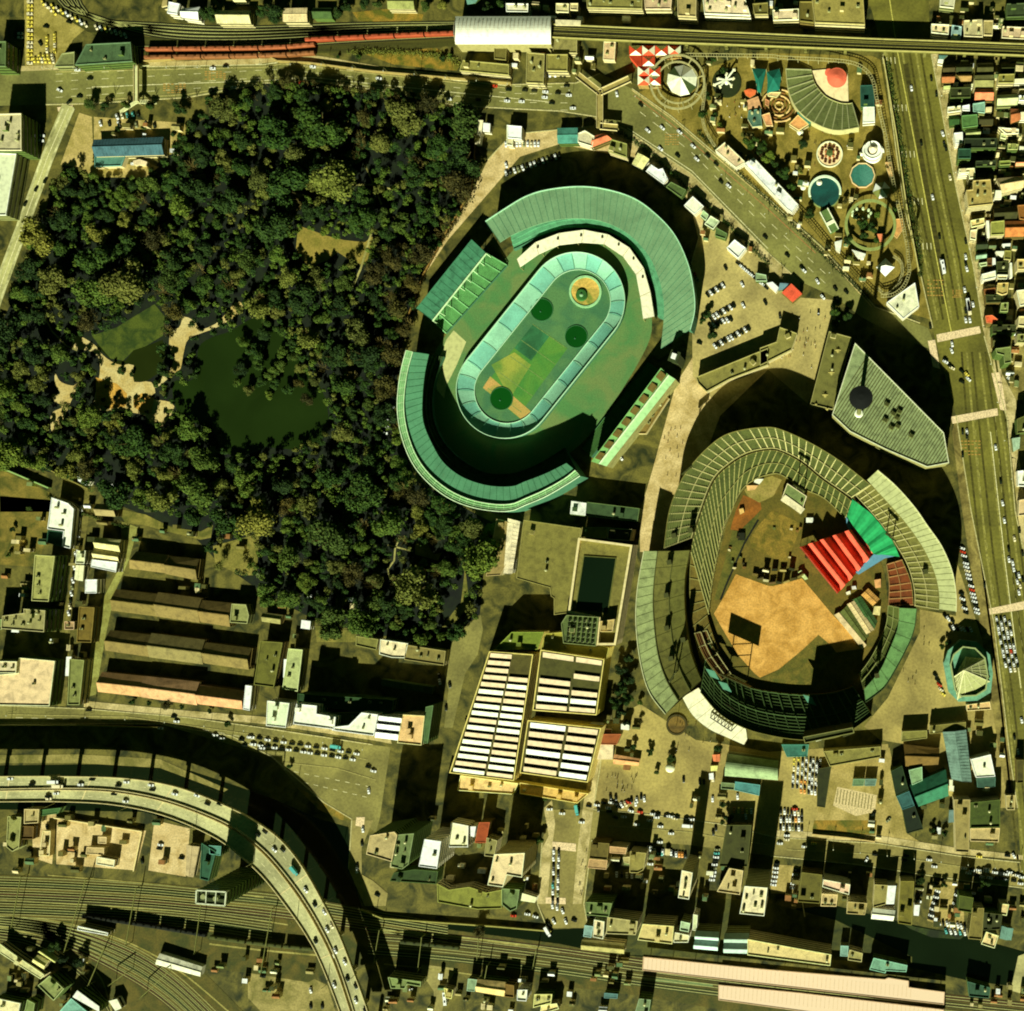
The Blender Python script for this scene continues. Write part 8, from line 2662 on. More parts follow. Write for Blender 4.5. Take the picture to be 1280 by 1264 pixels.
def truck_mesh(col, L=8.5, bus=False):
	mb = MB()
	if bus:
		mb.box(0, 0, .5, L, 2.4, 2.4, 0, 0)
		mb.box(0, 0, 2.9, L * .96, 2.2, .15, 0, 0)
		mb.box(0, 0, 1.6, L * 1.002, 2.42, .8, 0, 1)
		for sx in (-.25, .2):
			mb.box(L * sx, 0, 3.05, 1.4, 1.0, .2, 0, 2)
	else:
		mb.box(-L * .12, 0, .9, L * .7, 2.3, 2.1, 0, 0)
		mb.box(L * .38, 0, .5, L * .2, 2.1, 1.8, 0, 1)
		mb.box(L * .37, 0, 2.3, L * .16, 2.0, .15, 0, 0)
		mb.box(0, 0, .5, L * .9, 1.2, .4, 0, 2)
	for sx in (-.32, .34):
		for s in (-1, 1):
			mb.box(L * sx, s * 1.0, 0, .9, .3, .9, 0, 2)
	me = bpy.data.meshes.new('bus' if bus else 'truck')
	me.from_pydata(mb.v, [], mb.f)
	for m_ in (mat('paint', CARC[col]), M_GLASS, mat('plain', (24, 24, 18))):
		me.materials.append(m_)
	me.polygons.foreach_set('material_index', mb.m)
	me.update()
	return me


CM = {c: car_mesh(c) for c in CARC}
TM = {('truck', 'white'): truck_mesh('white'), ('truck', 'cream'): truck_mesh('cream'), ('bus', 'white'): truck_mesh('white', 10, True), ('bus', 'cream'): truck_mesh('cream', 10, True), ('truck', 'teal'): truck_mesh('teal'), ('bus', 'red'): truck_mesh('red', 10, True)}
CARS = []
LET = {'w': 'white', 'c': 'cream', 'k': 'black', 'y': 'yellow', 'r': 'red', 't': 'teal', 'g': 'grey', 'o': 'orange'}


def car(px, py, ang, col, place, h=0.0, kind='car'):
	"""ang: heading in the photograph, degrees clockwise from east"""
	x, y = W(px, py, h + .8)
	CARS.append((x, y, h, -math.radians(ang), col, place, kind))


def row(tile, x0, y0, x1, y1, cols, ang, place, h=0.0, jit=2.0):
	n = len(cols)
	(ax, ay), (bx, by) = T(tile, [(x0, y0), (x1, y1)])
	k = TILES[tile][2]
	for i, c in enumerate(cols):
		if c == '.':
			continue
		f = i / max(n - 1, 1)
		car(ax + (bx - ax) * f + rng.uniform(-1, 1) * jit * k * .6, ay + (by - ay) * f + rng.uniform(-1, 1) * jit * k * .6, ang + rng.uniform(-3, 3), LET[c], place, h)


# taxi yard
row('A1', 142, 8, 142, 302, 'cyycyyycyyccyyyc', 0, 'in the taxi yard, west column')
row('A1', 250, 30, 410, 118, 'ycywcywc', 62, 'in the taxi yard, slanting north row')
row('A1', 205, 12, 260, 60, 'yccy', 62, 'in the taxi yard, slanting north row')
row('A1', 225, 185, 225, 240, 'yyc', 90, 'in the taxi yard, middle cluster')
row('A1', 262, 170, 262, 240, 'yycy', 90, 'in the taxi yard, middle cluster')
row('A1', 165, 285, 255, 290, 'yycyyc', 90, 'in the taxi yard, south row')
row('A1', 190, 270, 250, 270, 'yyyc', 90, 'in the taxi yard, south row')
row('A1', 460, 130, 600, 170, 'cwycwcw', 66, 'on the slope above the blue-green roof')
row('A1', 220, 128, 222, 128, 'k', 10, 'crossing the taxi yard')
row('A1', 192, 208, 193, 208, 'k', 60, 'crossing the taxi yard')
row('A1', 330, 105, 331, 105, 'k', 20, 'crossing the taxi yard')
row('A1', 98, 160, 96, 180, 'ww', 0, 'beside the taxi yard')
# top avenue
for x, y, c, a in ((370, 335, 'w', 0), (405, 325, 'w', -10), (512, 325, 'w', 0), (430, 376, 'k', 0), (285, 432, 'w', 25), (380, 462, 'k', 0), (330, 488, 'k', -40), (1018, 328, 'w', 0), (1080, 318, 'k', 0), (1010, 436, 'k', 0), (1118, 418, 'w', 0), (1080, 430, 'k', 20)):
	car(*T('A1', [(x, y)])[0], a, LET[c], 'on the top avenue near the park')
for x, y, c, a in ((310, 320, 'w', 5), (258, 395, 'r', 3), (626, 376, 'w', 6), (928, 416, 'k', 8), (1180, 412, 'r', 6), (1246, 424, 'k', 6), (1040, 905, 'w', 60), (1012, 975, 'k', 10)):
	car(*T('A2', [(x, y)])[0], a, LET[c], 'on the top avenue or velodrome lane')
for x, y, c, a in ((22, 430, 'k', 3), (100, 432, 'k', 3), (145, 434, 'k', 3), (198, 440, 'w', 3), (195, 466, 'w', 3), (258, 445, 'k', 3), (310, 456, 'w', 3), (300, 410, 'k', 0), (330, 518, 'w', 0), (245, 356, 'w', 90), (272, 356, 'k', 90), (220, 356, 'w', 90), (290, 358, 'k', 90)):
	car(*T('A3', [(x, y)])[0], a, LET[c], 'queueing at the north junction')
for x, y, c, a in ((688, 625, 'w', 40), (840, 632, 'w', 40), (905, 700, 'w', 40), (975, 745, 'k', 40), (1015, 785, 'k', 40), (830, 745, 'k', 40), (748, 712, 'w', 40), (1075, 890, 'w', 40), (1250, 1135, 'k', 40), (540, 450, 'w', 80)):
	car(*T('A3', [(x, y)])[0], a, LET[c], 'on the slanting road')
for x, y, c, a in ((210, 108, 'w', 45), (275, 160, 'w', 60), (300, 235, 'w', 50), (360, 195, 'k', 50), (412, 210, 'k', 45), (372, 250, 'k', 80), (280, 310, 'k', 90), (200, 95, 'k', 45), (130, 35, 'k', 40), (95, 325, 'k', 80), (25, 262, 'k', 60)):
	car(*T('B4', [(x, y)])[0], a, LET[c], 'at the south end of the slanting road')
# velodrome north lot
row('A3', 10, 690, 165, 690, 'wwcwwgwcww', 90, 'in the row north of the velodrome, upper row')
row('A3', 10, 830, 265, 745, 'wkwgwkwwkwgkwk', 70, 'in the curved row north of the velodrome')
row('A2', 1236, 790, 1238, 830, 'wk', 75, 'at the velodrome north gate')
# east car park by the velodrome
row('B3', 975, 225, 1048, 180, 'kwkwkw', 55, 'in the velodrome car park, north row')
row('B3', 990, 340, 1100, 275, 'kwwkwkwk', 55, 'in the velodrome car park, middle row')
row('B3', 985, 372, 1085, 340, 'kwkkwwk', 55, 'in the velodrome car park, second middle row')
row('B3', 1010, 470, 1170, 385, 'wkwkwwkwkwk', 55, 'in the velodrome car park, south row')
row('B3', 1120, 75, 1255, 190, 'kwwwwkwwk', 40, 'in the velodrome car park, north-east row')
for x, y, c, a in ((1060, 95, 'k', 60), (1140, 175, 'w', 60), (1145, 275, 'w', 60), (1250, 260, 'k', 60), (935, 455, 'k', 20), (915, 130, 'r', 70), (925, 150, 'g', 60), (770, 740, 'k', -50), (740, 770, 'k', -50), (690, 825, 'r', -50), (560, 1005, 'w', 60)):
	car(*T('B3', [(x, y)])[0], a, LET[c], 'standing loose east of the velodrome')
row('B2', 670, 825, 640, 950, 'wwwkw', 10, 'under the garden trees west of the velodrome')
row('B2', 700, 720, 690, 760, 'ww', 20, 'under the garden trees west of the velodrome')
# avenue
for x, y, c, a in ((920, 460, 'w', 80), (918, 492, 'w', 70), (888, 535, 'k', 30), (888, 545, 'w', 30), (910, 565, 'k', 30), (920, 575, 'c', 30), (965, 590, 'k', 40), (990, 605, 'y', 50), (965, 640, 'k', 25), (998, 628, 'w', 45), (1195, 625, 'w', 35), (1205, 630, 'k', 35), (985, 345, 'w', 80), (1005, 345, 'w', 80), (980, 200, 'w', 80), (990, 100, 'w', 75), (985, 75, 'k', 75), (970, 880, 'k', 85), (990, 880, 'w', 85), (990, 900, 'k', 85), (970, 990, 'k', 85), (1020, 270, 'w', 80), (985, 300, 'k', 80), (815, 375, 'k', 80)):
	car(*T('B4', [(x, y)])[0], a, LET[c], 'on the avenue near the crossing')
for x, y, c, a in ((820, 375, 'k', 80), (882, 690, 'k', 78), (875, 640, 'w', 70), (910, 850, 'c', 78), (845, 450, 'k', 85), (985, 1155, 'k', 80), (985, 1230, 'w', 80), (868, 1252, 'w', 78), (890, 710, 'k', 78)):
	car(*T('A4', [(x, y)])[0], a, LET[c], 'on the avenue north half')
for x, y, c, a in ((1170, 118, 'w', 80), (1242, 165, 'k', 78), (1218, 205, 'c', 78), (1210, 320, 'w', 78), (1215, 350, 'w', 78), (1225, 375, 'k', 78), (1240, 380, 'w', 78), (1232, 410, 'w', 78), (1245, 430, 'c', 78), (1240, 462, 'w', 78), (1258, 275, 'k', 78), (1258, 400, 'k', 78), (1075, 425, 'k', 84)):
	car(*T('C4', [(x, y)])[0], a, LET[c], 'on the avenue south half')
for j, (xx, s) in enumerate(((1132, 'wkwwkwkwwkw.'), (1152, 'kwwkwkwwkwkw'), (1172, 'wkcwwkwrwkwc'), (1190, '.wkw.kwwkwk.'))):
	row('C4', xx, 590, xx + 48, 830, s, 80, 'queueing on the avenue by the pyramid pavilion, lane %s' % ('one', 'two', 'three', 'four')[j])
for x, y, c, a in ((1253, 1075, 'w', 78), (1218, 1155, 'k', 78), (1235, 1225, 'w', 78)):
	car(*T('C4', [(x, y)])[0], a, LET[c], 'on the avenue south half')
row('C4', 968, 250, 1040, 560, 'wrwkwwcwwkwrwwwkww', 20, 'in the long curving row east of the ballpark')
row('C4', 965, 470, 985, 560, 'kwkwk', 20, 'in the short row east of the ballpark')
row('C4', 885, 575, 920, 600, 'kwk', 50, 'in the bend row east of the ballpark')
row('C4', 910, 630, 1010, 640, 'kwkwwkw', 60, 'in the bend row east of the ballpark')
row('C4', 840, 860, 875, 950, 'kkrcy', 40, 'west of the pyramid pavilion')
# south plaza and lots
for x, y, c, a in ((245, 268, 'k', 80), (295, 275, 'k', 80), (225, 375, 'w', 5), (235, 405, 'k', 5), (325, 365, 'k', 20), (370, 455, 'w', 5), (435, 400, 'w', 20), (350, 345, 'w', 60), (385, 335, 'c', 60), (415, 320, 'r', 20), (480, 330, 'w', 85), (490, 300, 'w', 85), (530, 270, 'k', 85), (560, 290, 'w', 85), (290, 330, 'k', 30), (520, 410, 'r', 10), (610, 490, 'w', 10), (490, 525, 'w', 10), (675, 460, 'w', 5), (765, 450, 'k', 5), (845, 470, 'c', 5), (710, 545, 'w', 5), (810, 610, 'w', 5), (705, 690, 'w', 5), (290, 460, 'k', 20), (130, 380, 'k', 80), (440, 300, 'k', 80)):
	car(*T('G2', [(x, y)])[0], a, LET[c], 'on the road and square south of the gate plaza')
row('G2', 690, 790, 725, 790, 'tt', 88, 'in the small bays south of the road')
row('G2', 830, 800, 940, 810, 'kwook', 88, 'in the small bays south of the road')
row('G2', 620, 770, 621, 770, 'w', 88, 'in the small bays south of the road')
row('G2', 1240, 760, 1190, 1040, 'gtwkwgwww', 5, 'in the column beside the tall slab')
for x, y, c, a in ((1195, 290, 'w', 90), (1225, 560, 'k', 80), (1200, 600, 'k', 80), (925, 110, 'k', 85), (1075, 130, 'k', 85), (1115, 130, 'k', 85)):
	car(*T('G2', [(x, y)])[0], a, LET[c], 'on the plaza south of the ballpark gate')
# packed lot by teal canopy
for j, (x, s) in enumerate(((840, 'yyc.wwk.'), (880, 'ykwwkwk.'), (918, 'kwgwkowo'), (952, 'wkwkwoko'), (990, 'kwkwwkwk'), (1018, 'wkwkwwkw'), (1050, 'kwwkcwkw'), (1082, 'wkwgkw..'))):
	row('G3', x, 220 + j * 3, x - 18, 500 + j * 4, s, 88, 'in the packed lot south of the ballpark, column %s from the west' % ordw(j))
row('G3', 715, 700, 910, 720, 'kwkkwck', 88, 'in the walled lot beside the tall slab, north row')
row('G3', 715, 780, 910, 775, 'wkwwkowk', 88, 'in the walled lot beside the tall slab, middle row')
row('G3', 710, 850, 910, 860, 'kwkwgkwk', 88, 'in the walled lot beside the tall slab, south row')
row('G3', 845, 680, 846, 681, 'r', 5, 'in the walled lot beside the tall slab')
row('G3', 280, 690, 440, 700, 'oyoyw', 88, 'in the yard south of the turquoise canopy')
row('G3', 312, 565, 313, 566, 'w', 88, 'in the yard south of the turquoise canopy')
row('G3', 390, 750, 400, 752, 'w', 88, 'in the yard south of the turquoise canopy')
for x, y, c, a in ((770, 925, 'w', 5), (768, 965, 'c', 5), (705, 1000, 'w', 5), (935, 1030, 'w', 5), (1022, 1000, 'y', 5)):
	car(*T('G3', [(x, y)])[0], a, LET[c], 'on the south road below the walled lot')
for x, y, c, a in ((510, 540, 'w', -60), (550, 515, 'k', 8), (700, 520, 'k', 8), (810, 540, 'w', 8), (835, 572, 'w', 8), (978, 580, 'w', 8), (1015, 590, 'w', 8), (1050, 525, 'y', 8), (1050, 600, 'c', 8), (1085, 585, 'w', 8), (1125, 600, 'w', 10), (1155, 600, 'k', 10), (1195, 600, 'w', 10), (1235, 615, 'w', 10), (1185, 520, 'k', 8), (1215, 520, 'w', 60), (1170, 630, 'k', 8), (690, 540, 'k', 8), (545, 320, 'k', -50), (615, 350, 'g', -40)):
	car(*T('D4', [(x, y)])[0], a, LET[c], 'on the south road towards the avenue')
row('D4', 80, 560, 65, 660, 'kwwwww', 8, 'in the small lot south of the road, west column')
row('D4', 172, 590, 155, 675, 'kwkww', 8, 'in the small lot south of the road, east column')
row('D4', 850, 690, 815, 820, 'wkwkwkwkwk', 20, 'in the riverside lot, west column')
row('D4', 945, 690, 930, 770, 'kwkwk', 20, 'in the riverside lot, east column')
row('D4', 860, 840, 980, 860, 'wkwwkwwk', 75, 'in the riverside lot, south row')
row('D4', 890, 880, 980, 890, 'twwtw', 75, 'in the riverside lot, last row')
row('D4', 770, 680, 760, 740, 'ckw', 10, 'in the yard west of the riverside lot')
# street south of the market
row('D3', 238, 500, 232, 760, 'wwkwktwkw', 86, 'queueing in the street to the river bridge, west lane')
row('D3', 262, 500, 255, 770, 'kwwkwwgkw', 86, 'queueing in the street to the river bridge, east lane')
for x, y, c, a in ((218, 298, 'w', 0), (278, 318, 'w', 5), (355, 295, 'k', 80), (372, 360, 'w', 5), (215, 850, 'k', 60), (238, 835, 'w', 60), (295, 835, 'w', 70), (335, 830, 'k', 20), (112, 800, 'w', 10), (150, 812, 'w', 20), (45, 808, 'r', 5), (208, 882, 'w', 60), (280, 785, 'w', 70)):
	car(*T('D3', [(x, y)])[0], a, LET[c], 'near the river bridge street')
# south-west road
for x, y, c, a in ((424, 1026, 'k', 3), (768, 1112, 'w', 5), (832, 1058, 'k', 5), (845, 1080, 'w', 5), (1030, 1146, 'w', 10), (1062, 1162, 'w', 10), (1196, 1156, 'w', 10), (1155, 1168, 'k', 10), (1210, 1190, 'w', 10), (1170, 1196, 'k', 10), (1255, 1208, 'w', 10)):
	car(*T('C1', [(x, y)])[0], a, LET[c], 'on the south-west road')
row('C2', 15, 1155, 520, 1235, 'wkwkwkkwkwkwkw', 10, 'queueing on the south-west road, north lane')
row('C2', 25, 1190, 500, 1262, 'wwkwkwkwwkwkwkw', 10, 'queueing on the south-west road, south lane')
for x, y, c, a in ((575, 95, 'k', 15), (600, 115, 'w', 15), (578, 210, 'w', 85), (550, 395, 'w', 85), (520, 590, 'w', 80), (618, 708, 'k', 30), (523, 570, 'k', 80), (545, 460, 'k', 85)):
	car(*T('D2', [(x, y)])[0], a, LET[c], 'by the river bridge road')
for x, y, c, a in ((1046, 1075, 'k', 85), (1060, 1150, 'w', 85), (915, 860, 'k', 80), (918, 890, 'w', 80), (965, 905, 'k', 75), (948, 1015, 'k', 85)):
	car(*T('C2', [(x - 0, y - 0)])[0], a, LET[c], 'on the lane west of the market hall')
row('C1', 388, 60, 330, 560, 'wkwcwkww.wkwgwkcw', 80, 'in the crowded west lane by the vacant lot')
row('D4', 1020, 700, 1010, 760, 'wkwk', 10, 'in the yards by the river, east end')
row('D3', 700, 480, 700, 560, 'wkgw', 8, 'in the back lots of the river row')
row('D3', 720, 500, 800, 505, 'wkwkw', 88, 'in the back lots of the river row')
row('D3', 540, 610, 660, 620, 'wkcwkw', 88, 'in the back lots of the river row')
row('P', 765, 1003, 735, 1008, 'wkwk', 10, 'on the square edge by the market hall')
row('G2', 640, 430, 1000, 480, 'wk.wwk.kw', 5, 'in the road queue below the plaza')
row('P', 1210, 1092, 1276, 1104, 'wkwwkwkw', 9, 'queueing at the east end of the south road')
row('P', 1216, 1086, 1276, 1096, 'kww.kwcw', 9, 'queueing at the east end of the south road')
row('P', 1245, 560, 1262, 700, 'w..k.w...kw', 80, 'on the avenue south half')
row('P', 1140, 110, 1180, 330, 'w...k...w..k..', 79, 'on the avenue north half')
row('P', 560, 124, 690, 128, 'w.k.ww.k', 3, 'on the top avenue or velodrome lane')
row('P', 800, 132, 900, 226, 'k.w..w.k', 42, 'on the slanting road')
row('P', 660, 76, 700, 80, 'wkwkw', 80, 'beside the rail shed forecourt')
# expressway
for x, y, c, a in ((48, 152, 'w', 0), (152, 178, 'k', 0), (385, 180, 'w', 3), (440, 155, 'k', 3), (605, 168, 'w', 5), (565, 185, 'k', 5), (722, 182, 'w', 8), (728, 205, 'k', 8), (836, 225, 'w', 14), (942, 232, 'w', 20), (992, 272, 'k', 24), (1050, 272, 'k', 26), (228, 236, 'k', 0), (268, 222, 'w', 0), (545, 225, 'k', 4), (600, 260, 'w', 6), (232, 248, 'c', 0)):
	car(*T('D1', [(x, y)])[0], a, LET[c], 'on the elevated expressway, west stretch', XH)
for x, y, c, a in ((45, 420, 'k', 42), (80, 405, 'k', 42), (125, 492, 'w', 46), (165, 492, 'k', 46), (275, 685, 'w', 55), (318, 755, 'k', 58), (365, 790, 'w', 60), (378, 875, 'w', 62), (400, 855, 'c', 62), (322, 930, 'k', 62), (418, 975, 'w', 64), (462, 1030, 'w', 64), (412, 1140, 'w', 66), (475, 1110, 'k', 64), (515, 1145, 'k', 66), (515, 1215, 'w', 68), (560, 1262, 'k', 68)):
	car(*T('D2', [(x, y)])[0], a, LET[c], 'on the elevated expressway, south bend', XH)
for tl, x, y, a, k, c, pl, h in (('D1', 262, 165, 0, 'truck', 'white', 'on the elevated expressway', XH), ('D1', 285, 186, 0, 'truck', 'cream', 'on the elevated expressway', XH), ('D2', 225, 590, 50, 'truck', 'teal', 'on the elevated expressway bend', XH),
								 ('B4', 876, 92, 80, 'bus', 'white', 'on the avenue middle above the crossing', 0), ('B4', 1000, 290, 82, 'bus', 'cream', 'waiting at the avenue crossing', 0), ('D3', 880, 375, 5, 'truck', 'white', 'on the road south of the plaza', 0), ('G7', 320, 240, 60, 'truck', 'white', 'crossing the river bridge', 0), ('G6', 690, 690, 85, 'bus', 'white', 'on the lane south of the tracks', 0), ('D3', 1000, 140, 85, 'truck', 'cream', 'beside the south plaza kiosks', 0), ('D3', 350, 300, 80, 'truck', 'teal', 'by the market hall ramp', 0), ('C2', 425, 1200, 10, 'truck', 'teal', 'in the south-west road queue', 0), ('E3', 285, 1150, 80, 'bus', 'white', 'at the avenue stop line', 0)):
	car(*T(tl, [(x, y)])[0], a, c, pl, h, k)
# yards on the lots south of the expressway
for x, y, c, a in ((225, 380, 'k', 85), (212, 470, 'w', 85), (768, 468, 'w', 10), (762, 486, 'k', 10), (868, 532, 'k', 10), (1200, 632, 'w', 5), (1245, 640, 'k', 5), (1165, 655, 'k', 5), (680, 545, 'k', 80), (140, 495, 'k', 0), (350, 498, 'k', 10), (320, 497, 'k', 0)):
	car(*T('D1', [(x, y)])[0], a, LET[c], 'in the yards south of the expressway')
for x, y, c, a in ((15, 635, 'k', 5), (60, 645, 'k', 5), (70, 1098, 'k', 10), (300, 1165, 'w', 80), (300, 1240, 'k', 80), (355, 1240, 'k', 80), (775, 1160, 'w', 10)):
	car(*T('D2', [(x, y)])[0], a, LET[c], 'in the yards beside the tracks')
row('A1', 560, 560, 660, 545, 'wcttk', 75, 'in the bays behind the blue-roofed hut')
row('A1', 480, 590, 740, 600, 'wkwkgwk', 80, 'in the front row of the blue-roofed hut yard')
row('A1', 640, 785, 690, 780, 'ww', 0, 'south of the blue-roofed hut')
row('A1', 200, 650, 195, 675, 'ww', 0, 'by the slanting bridge road')
for x, y in ((172, 905), (105, 1130), (215, 865), (120, 975)):
	car(*T('A1', [(x, y)])[0], -65, 'black', 'on the slanting bridge road')

def link_car(x, y, h, rz, col, place, kind):
	o = bpy.data.objects.new('car' if kind == 'car' else kind, CM[col] if kind == 'car' else TM[(kind, col)])
	COL.objects.link(o)
	o.location = (x, y, h + (.13 if h < 1 else .04))
	o.rotation_euler = (0, 0, rz)
	o['wloc'] = (x, y, h)
	tag(o, '%s %s %s' % (col, kind, place), kind, 'cars in streets and lots' if kind == 'car' else 'lorries and buses')
	return o


SING = [c for c in CARS if c[6] != 'car']
ORDI = [c for c in CARS if c[6] == 'car']
# the individual ones: those in the open first, the tightest packed rows last
pack = [c for c in ORDI if 'packed lot' in c[5] or 'riverside lot' in c[5] or 'queueing on the avenue' in c[5] or 'walled lot' in c[5] or 'long curving row' in c[5] or 'curved row' in c[5] or 'small lot' in c[5]]
free = [c for c in ORDI if c not in pack]
keep = (free + pack)[:298]
rest = (free + pack)[298:]
for c in SING + keep:
	link_car(*c)
if rest:
	vs, fs, ms = [], [], []
	mats_ = []
	for (x, y, h, rz, col, place, kind) in rest:
		me = CM[col]
		cs, sn = math.cos(rz), math.sin(rz)
		b = len(vs)
		for v in me.vertices:
			vs.append((x + v.co.x * cs - v.co.y * sn, y + v.co.x * sn + v.co.y * cs, h + .13 + v.co.z))
		for p in me.polygons:
			fs.append([b + i for i in p.vertices])
			m_ = me.materials[p.material_index]
			if m_ not in mats_:
				mats_.append(m_)
			ms.append(mats_.index(m_))
	me = bpy.data.meshes.new('packed_cars')
	me.from_pydata(vs, [], fs)
	for m_ in mats_:
		me.materials.append(m_)
	me.polygons.foreach_set('material_index', ms)
	me.update()
	o = bpy.data.objects.new('packed_cars', me)
	COL.objects.link(o)
	struct(o, 'further cars packed in lots and queues', 'stuff')

# ================================================================ STREET FURNITURE
def lamp_post(px, py, ang, label, group, hgt=9):
	x, y = W(px, py)
	t = thing('street_lamp', label, 'street lamp', (x, y, 0), group)
	m = MB(); m.cyl(x, y, 0, hgt, .16, .1, 8)
	a = -math.radians(ang)
	m.bar((x, y, hgt), (x + 2.2 * math.cos(a), y + 2.2 * math.sin(a), hgt + .3), .16)
	m.build('pole', mat('metal', (130, 124, 84)), t)
	m = MB(); m.box(x + 2.6 * math.cos(a), y + 2.6 * math.sin(a), hgt + .15, 1.0, .45, .3, a); m.build('lamp_head', mat('metal', (206, 200, 160)), t)


for i in range(18):
	f = i / 17
	x = 66 + 650 * f
	y = 88 if x < 330 else 82 + (x - 390) * .105 if x > 390 else 84
	lamp_post(x, y, 90, 'street lamp on the north kerb of the top avenue', 'street lamps of the top avenue')
for i in range(12):
	f = i / 11
	lamp_post(1171 + 95 * f, 80 + 520 * f, 180, 'street lamp on the avenue east kerb', 'street lamps of the avenue')
for i in range(10):
	f = i / 9
	lamp_post(800 + 240 * f, 124 + 218 * f, 135, 'street lamp along the slanting road', 'street lamps of the slanting road', 8)
for i in range(10):
	f = i / 9
	lamp_post(975 + 300 * f, 1046 + 34 * f, 90, 'street lamp on the south road north kerb', 'street lamps of the south road', 8)
for i in range(10):
	f = i / 9
	lamp_post(20 + 440 * f, 884 + 42 * f * f + 4, 90, 'street lamp on the south-west road', 'street lamps of the south-west road', 8)

# people on the plazas
def person_mesh(col):
	mb = MB()
	prof = [(0, .13), (.45, .12), (.85, .17), (1.1, .19), (1.38, .22), (1.47, .10), (1.53, .09), (1.6, .115), (1.7, .10), (1.74, .03)]
	n = 8
	for k in range(len(prof) - 1):
		(z0, r0), (z1, r1) = prof[k], prof[k + 1]
		for i in range(n):
			a, b = 2 * math.pi * i / n, 2 * math.pi * (i + 1) / n
			mb.face([(r0 * math.cos(a), 1.3 * r0 * math.sin(a), z0), (r0 * math.cos(b), 1.3 * r0 * math.sin(b), z0), (r1 * math.cos(b), 1.3 * r1 * math.sin(b), z1), (r1 * math.cos(a), 1.3 * r1 * math.sin(a), z1)], 1 if k >= 6 else 0)
	for s in (-1, 1):
		mb.bar((0, s * .26, 1.36), (.08, s * .32, .8), .09, .09, 0)
		mb.bar((.06 * s, s * .1, .8), (.22 * s, s * .1, .02), .14, .14, 0)
	me = bpy.data.meshes.new('person')
	me.from_pydata(mb.v, [], mb.f)
	me.materials.append(mat('plain', col)); me.materials.append(mat('plain', (40, 30, 20)))
	me.polygons.foreach_set('material_index', mb.m)
	me.update()
	return me


PM = [(person_mesh((40, 42, 40)), 'dark'), (person_mesh((206, 196, 170)), 'pale'), (person_mesh((120, 60, 40)), 'brown')]
gp_ = np.random.default_rng(9)
for poly, where, k in ((T('B4', [(200, 300), (320, 330), (250, 600), (60, 560), (150, 420)]), 'on the plaza by the wedge roof', 26), (T('B3', [(760, 880), (870, 830), (830, 1150), (750, 1050)]), 'between the two stadiums', 14), (T('G2', [(200, 60), (560, 60), (520, 220), (200, 220)]), 'on the gate plaza', 22),
					   (T('C3', [(850, 1060), (960, 1060), (1000, 1200), (760, 1240)]), 'near the white gate roof', 12), (T('C4', [(640, 900), (800, 600), (830, 800), (760, 940)]), 'south-east of the ballpark', 10), ([(1000, 150), (1060, 170), (1060, 205), (1010, 220)], 'in the amusement park yard', 14), (T('D3', [(380, 480), (408, 480), (372, 740), (350, 740)]), 'on the bridge street footway', 10), (T('E5', [(140, 540), (440, 560), (440, 860), (280, 800)]), 'by the spiky arm ride', 9)):
	xs = [p[0] for p in poly]; ys = [p[1] for p in poly]
	i = 0
	while i < k:
		x, y = gp_.uniform(min(xs), max(xs)), gp_.uniform(min(ys), max(ys))
		if not inside((x, y), poly):
			continue
		i += 1
		me, c_ = PM[int(gp_.integers(0, 3))]
		o = bpy.data.objects.new('person', me)
		COL.objects.link(o)
		o.location = (*W(x, y), .1)
		o.rotation_euler = (0, 0, gp_.uniform(0, 6.28))
		tag(o, 'person in %s clothes %s' % (c_, where), 'person', 'people on foot')

# small sheds, lean-tos and yard roofs packed between the houses
gs = np.random.default_rng(21)
ROADS = [[(1080, -60), (1164, -60), (1164, 66), (1180, 70), (1212, 235), (1232, 330), (1246, 405), (1272, 500), (1300, 700), (1300, 1000), (1250, 900), (1214, 640), (1150, 420), (1100, 66)], [(671, 1020), (750, 1010), (736, 1165), (671, 1165)], [(742, 140), (790, 106), (850, 146), (968, 252), (1100, 384), (1040, 380), (950, 322), (860, 228), (780, 174)], [(960, 1040), (1290, 1072), (1290, 1118), (1206, 1106), (960, 1078)], RIVER]
SHC = [(206, 186, 130), (150, 136, 88), (110, 100, 58), (86, 84, 48), (236, 218, 172), (120, 128, 88), (96, 128, 92), (150, 104, 62), (246, 236, 204), (70, 72, 40)]
SHN = ['tan', 'brown', 'dark brown', 'dark', 'cream', 'grey-green', 'green', 'rust-brown', 'white', 'near-black']
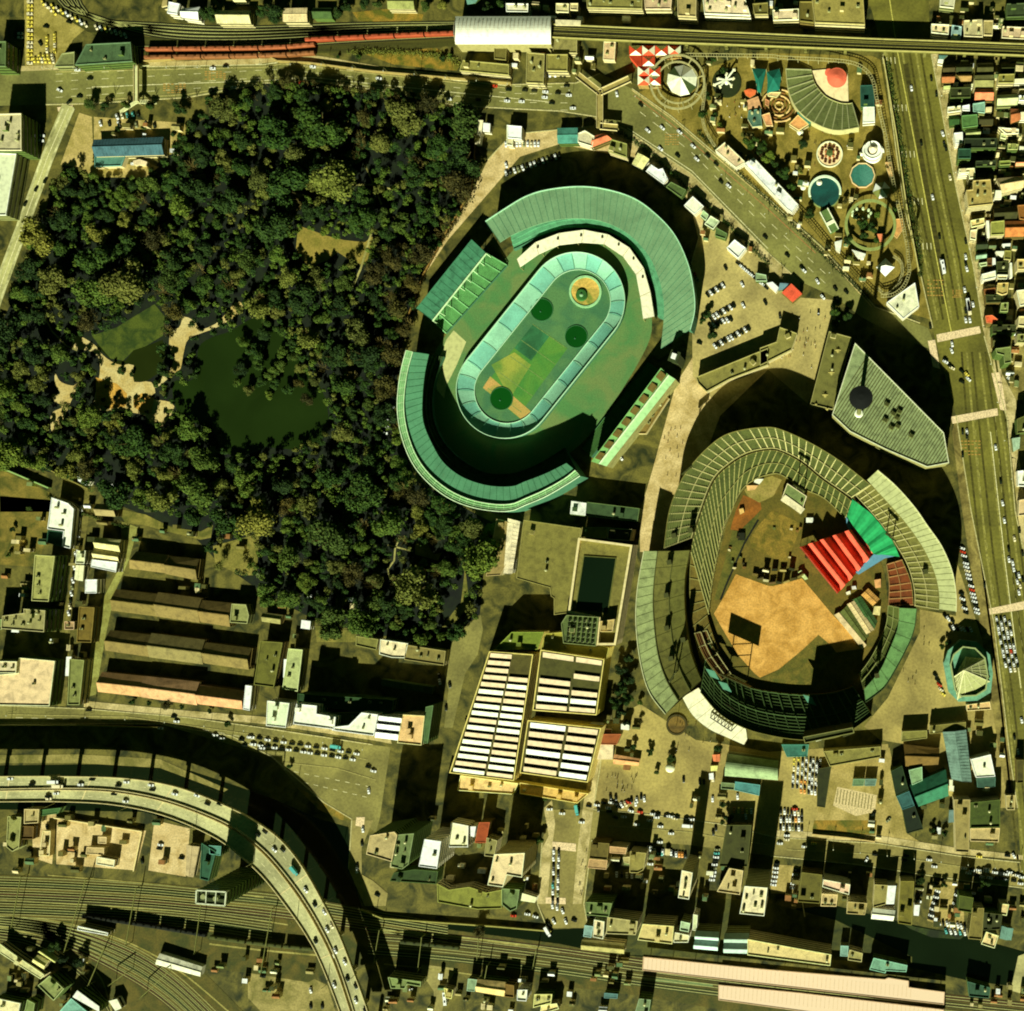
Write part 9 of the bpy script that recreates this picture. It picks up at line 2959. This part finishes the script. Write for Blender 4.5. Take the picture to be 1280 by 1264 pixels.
for rx, ry, rr_ in ((847, 103, 36), (905, 98, 20), (962, 95, 18), (1030, 120, 50), (1037, 193, 19), (1091, 189, 15), (1078, 219, 18), (1031, 240, 22), (1102, 237, 13), (1088, 282, 34), (1107, 333, 16), (975, 140, 18), (808, 82, 26), (963, 233, 30), (910, 195, 22)):
	FOOT.append([W(rx + rr_ * math.cos(q), ry + rr_ * math.sin(q), 2) for q in np.linspace(0, 6, 14)])
for (x0, y0, x1, y1), k in (((880, 74, 1100, 330), 40), ((1040, 290, 1090, 350), 6), ((757, 890, 800, 960), 8), ((860, 980, 905, 1030), 5), ((130, 150, 220, 200), 6), ((0, 1020, 260, 1090), 16), ((1190, 78, 1280, 480), 62), ((740, 1060, 960, 1125), 22), ((985, 1090, 1280, 1160), 30), ((1180, 900, 1262, 1060), 10), ((1085, 930, 1180, 1050), 10), ((0, 1185, 120, 1264), 14), ((1195, 1222, 1280, 1264), 9), ((470, 1200, 800, 1264), 30), ((650, 0, 1085, 26), 14), ((1165, 0, 1280, 46), 14), ((110, 620, 330, 760), 14), ((0, 600, 115, 880), 22), ((330, 745, 480, 800), 8), ((470, 1020, 670, 1120), 12), ((640, 60, 760, 92), 8), ((260, 1195, 420, 1264), 14)):
	i = tr_ = 0
	while i < k and tr_ < 900:
		tr_ += 1
		px, py = gs.uniform(x0, x1), gs.uniform(y0, y1)
		a, b = gs.uniform(3.5, 10), gs.uniform(3, 7)
		q = [(px - a / 2, py - b / 2), (px + a / 2, py - b / 2 + .6), (px + a / 2 - .5, py + b / 2 + .6), (px - a / 2 - .5, py + b / 2)]
		c = W(px, py, 3)
		if any(inside((px, py), r) for r in ROADS) or any(inside(p, f) for f in FOOT for p in [c] + WL(q, 3)):
			continue
		i += 1
		ci = int(gs.integers(0, 10))
		building('P', q, float(gs.uniform(2.6, 5)), SHC[ci], 'small %s shed roof %s' % (SHN[ci], near(px, py)), 'beige', roof='gable' if gs.random() < .4 else 'flat', rh=.8, par=0, clutter=int(gs.random() < .15), name='shed', cat='shed')

finish_labels()
for o in bpy.data.objects:
	if 'wloc' in o:
		del o['wloc']
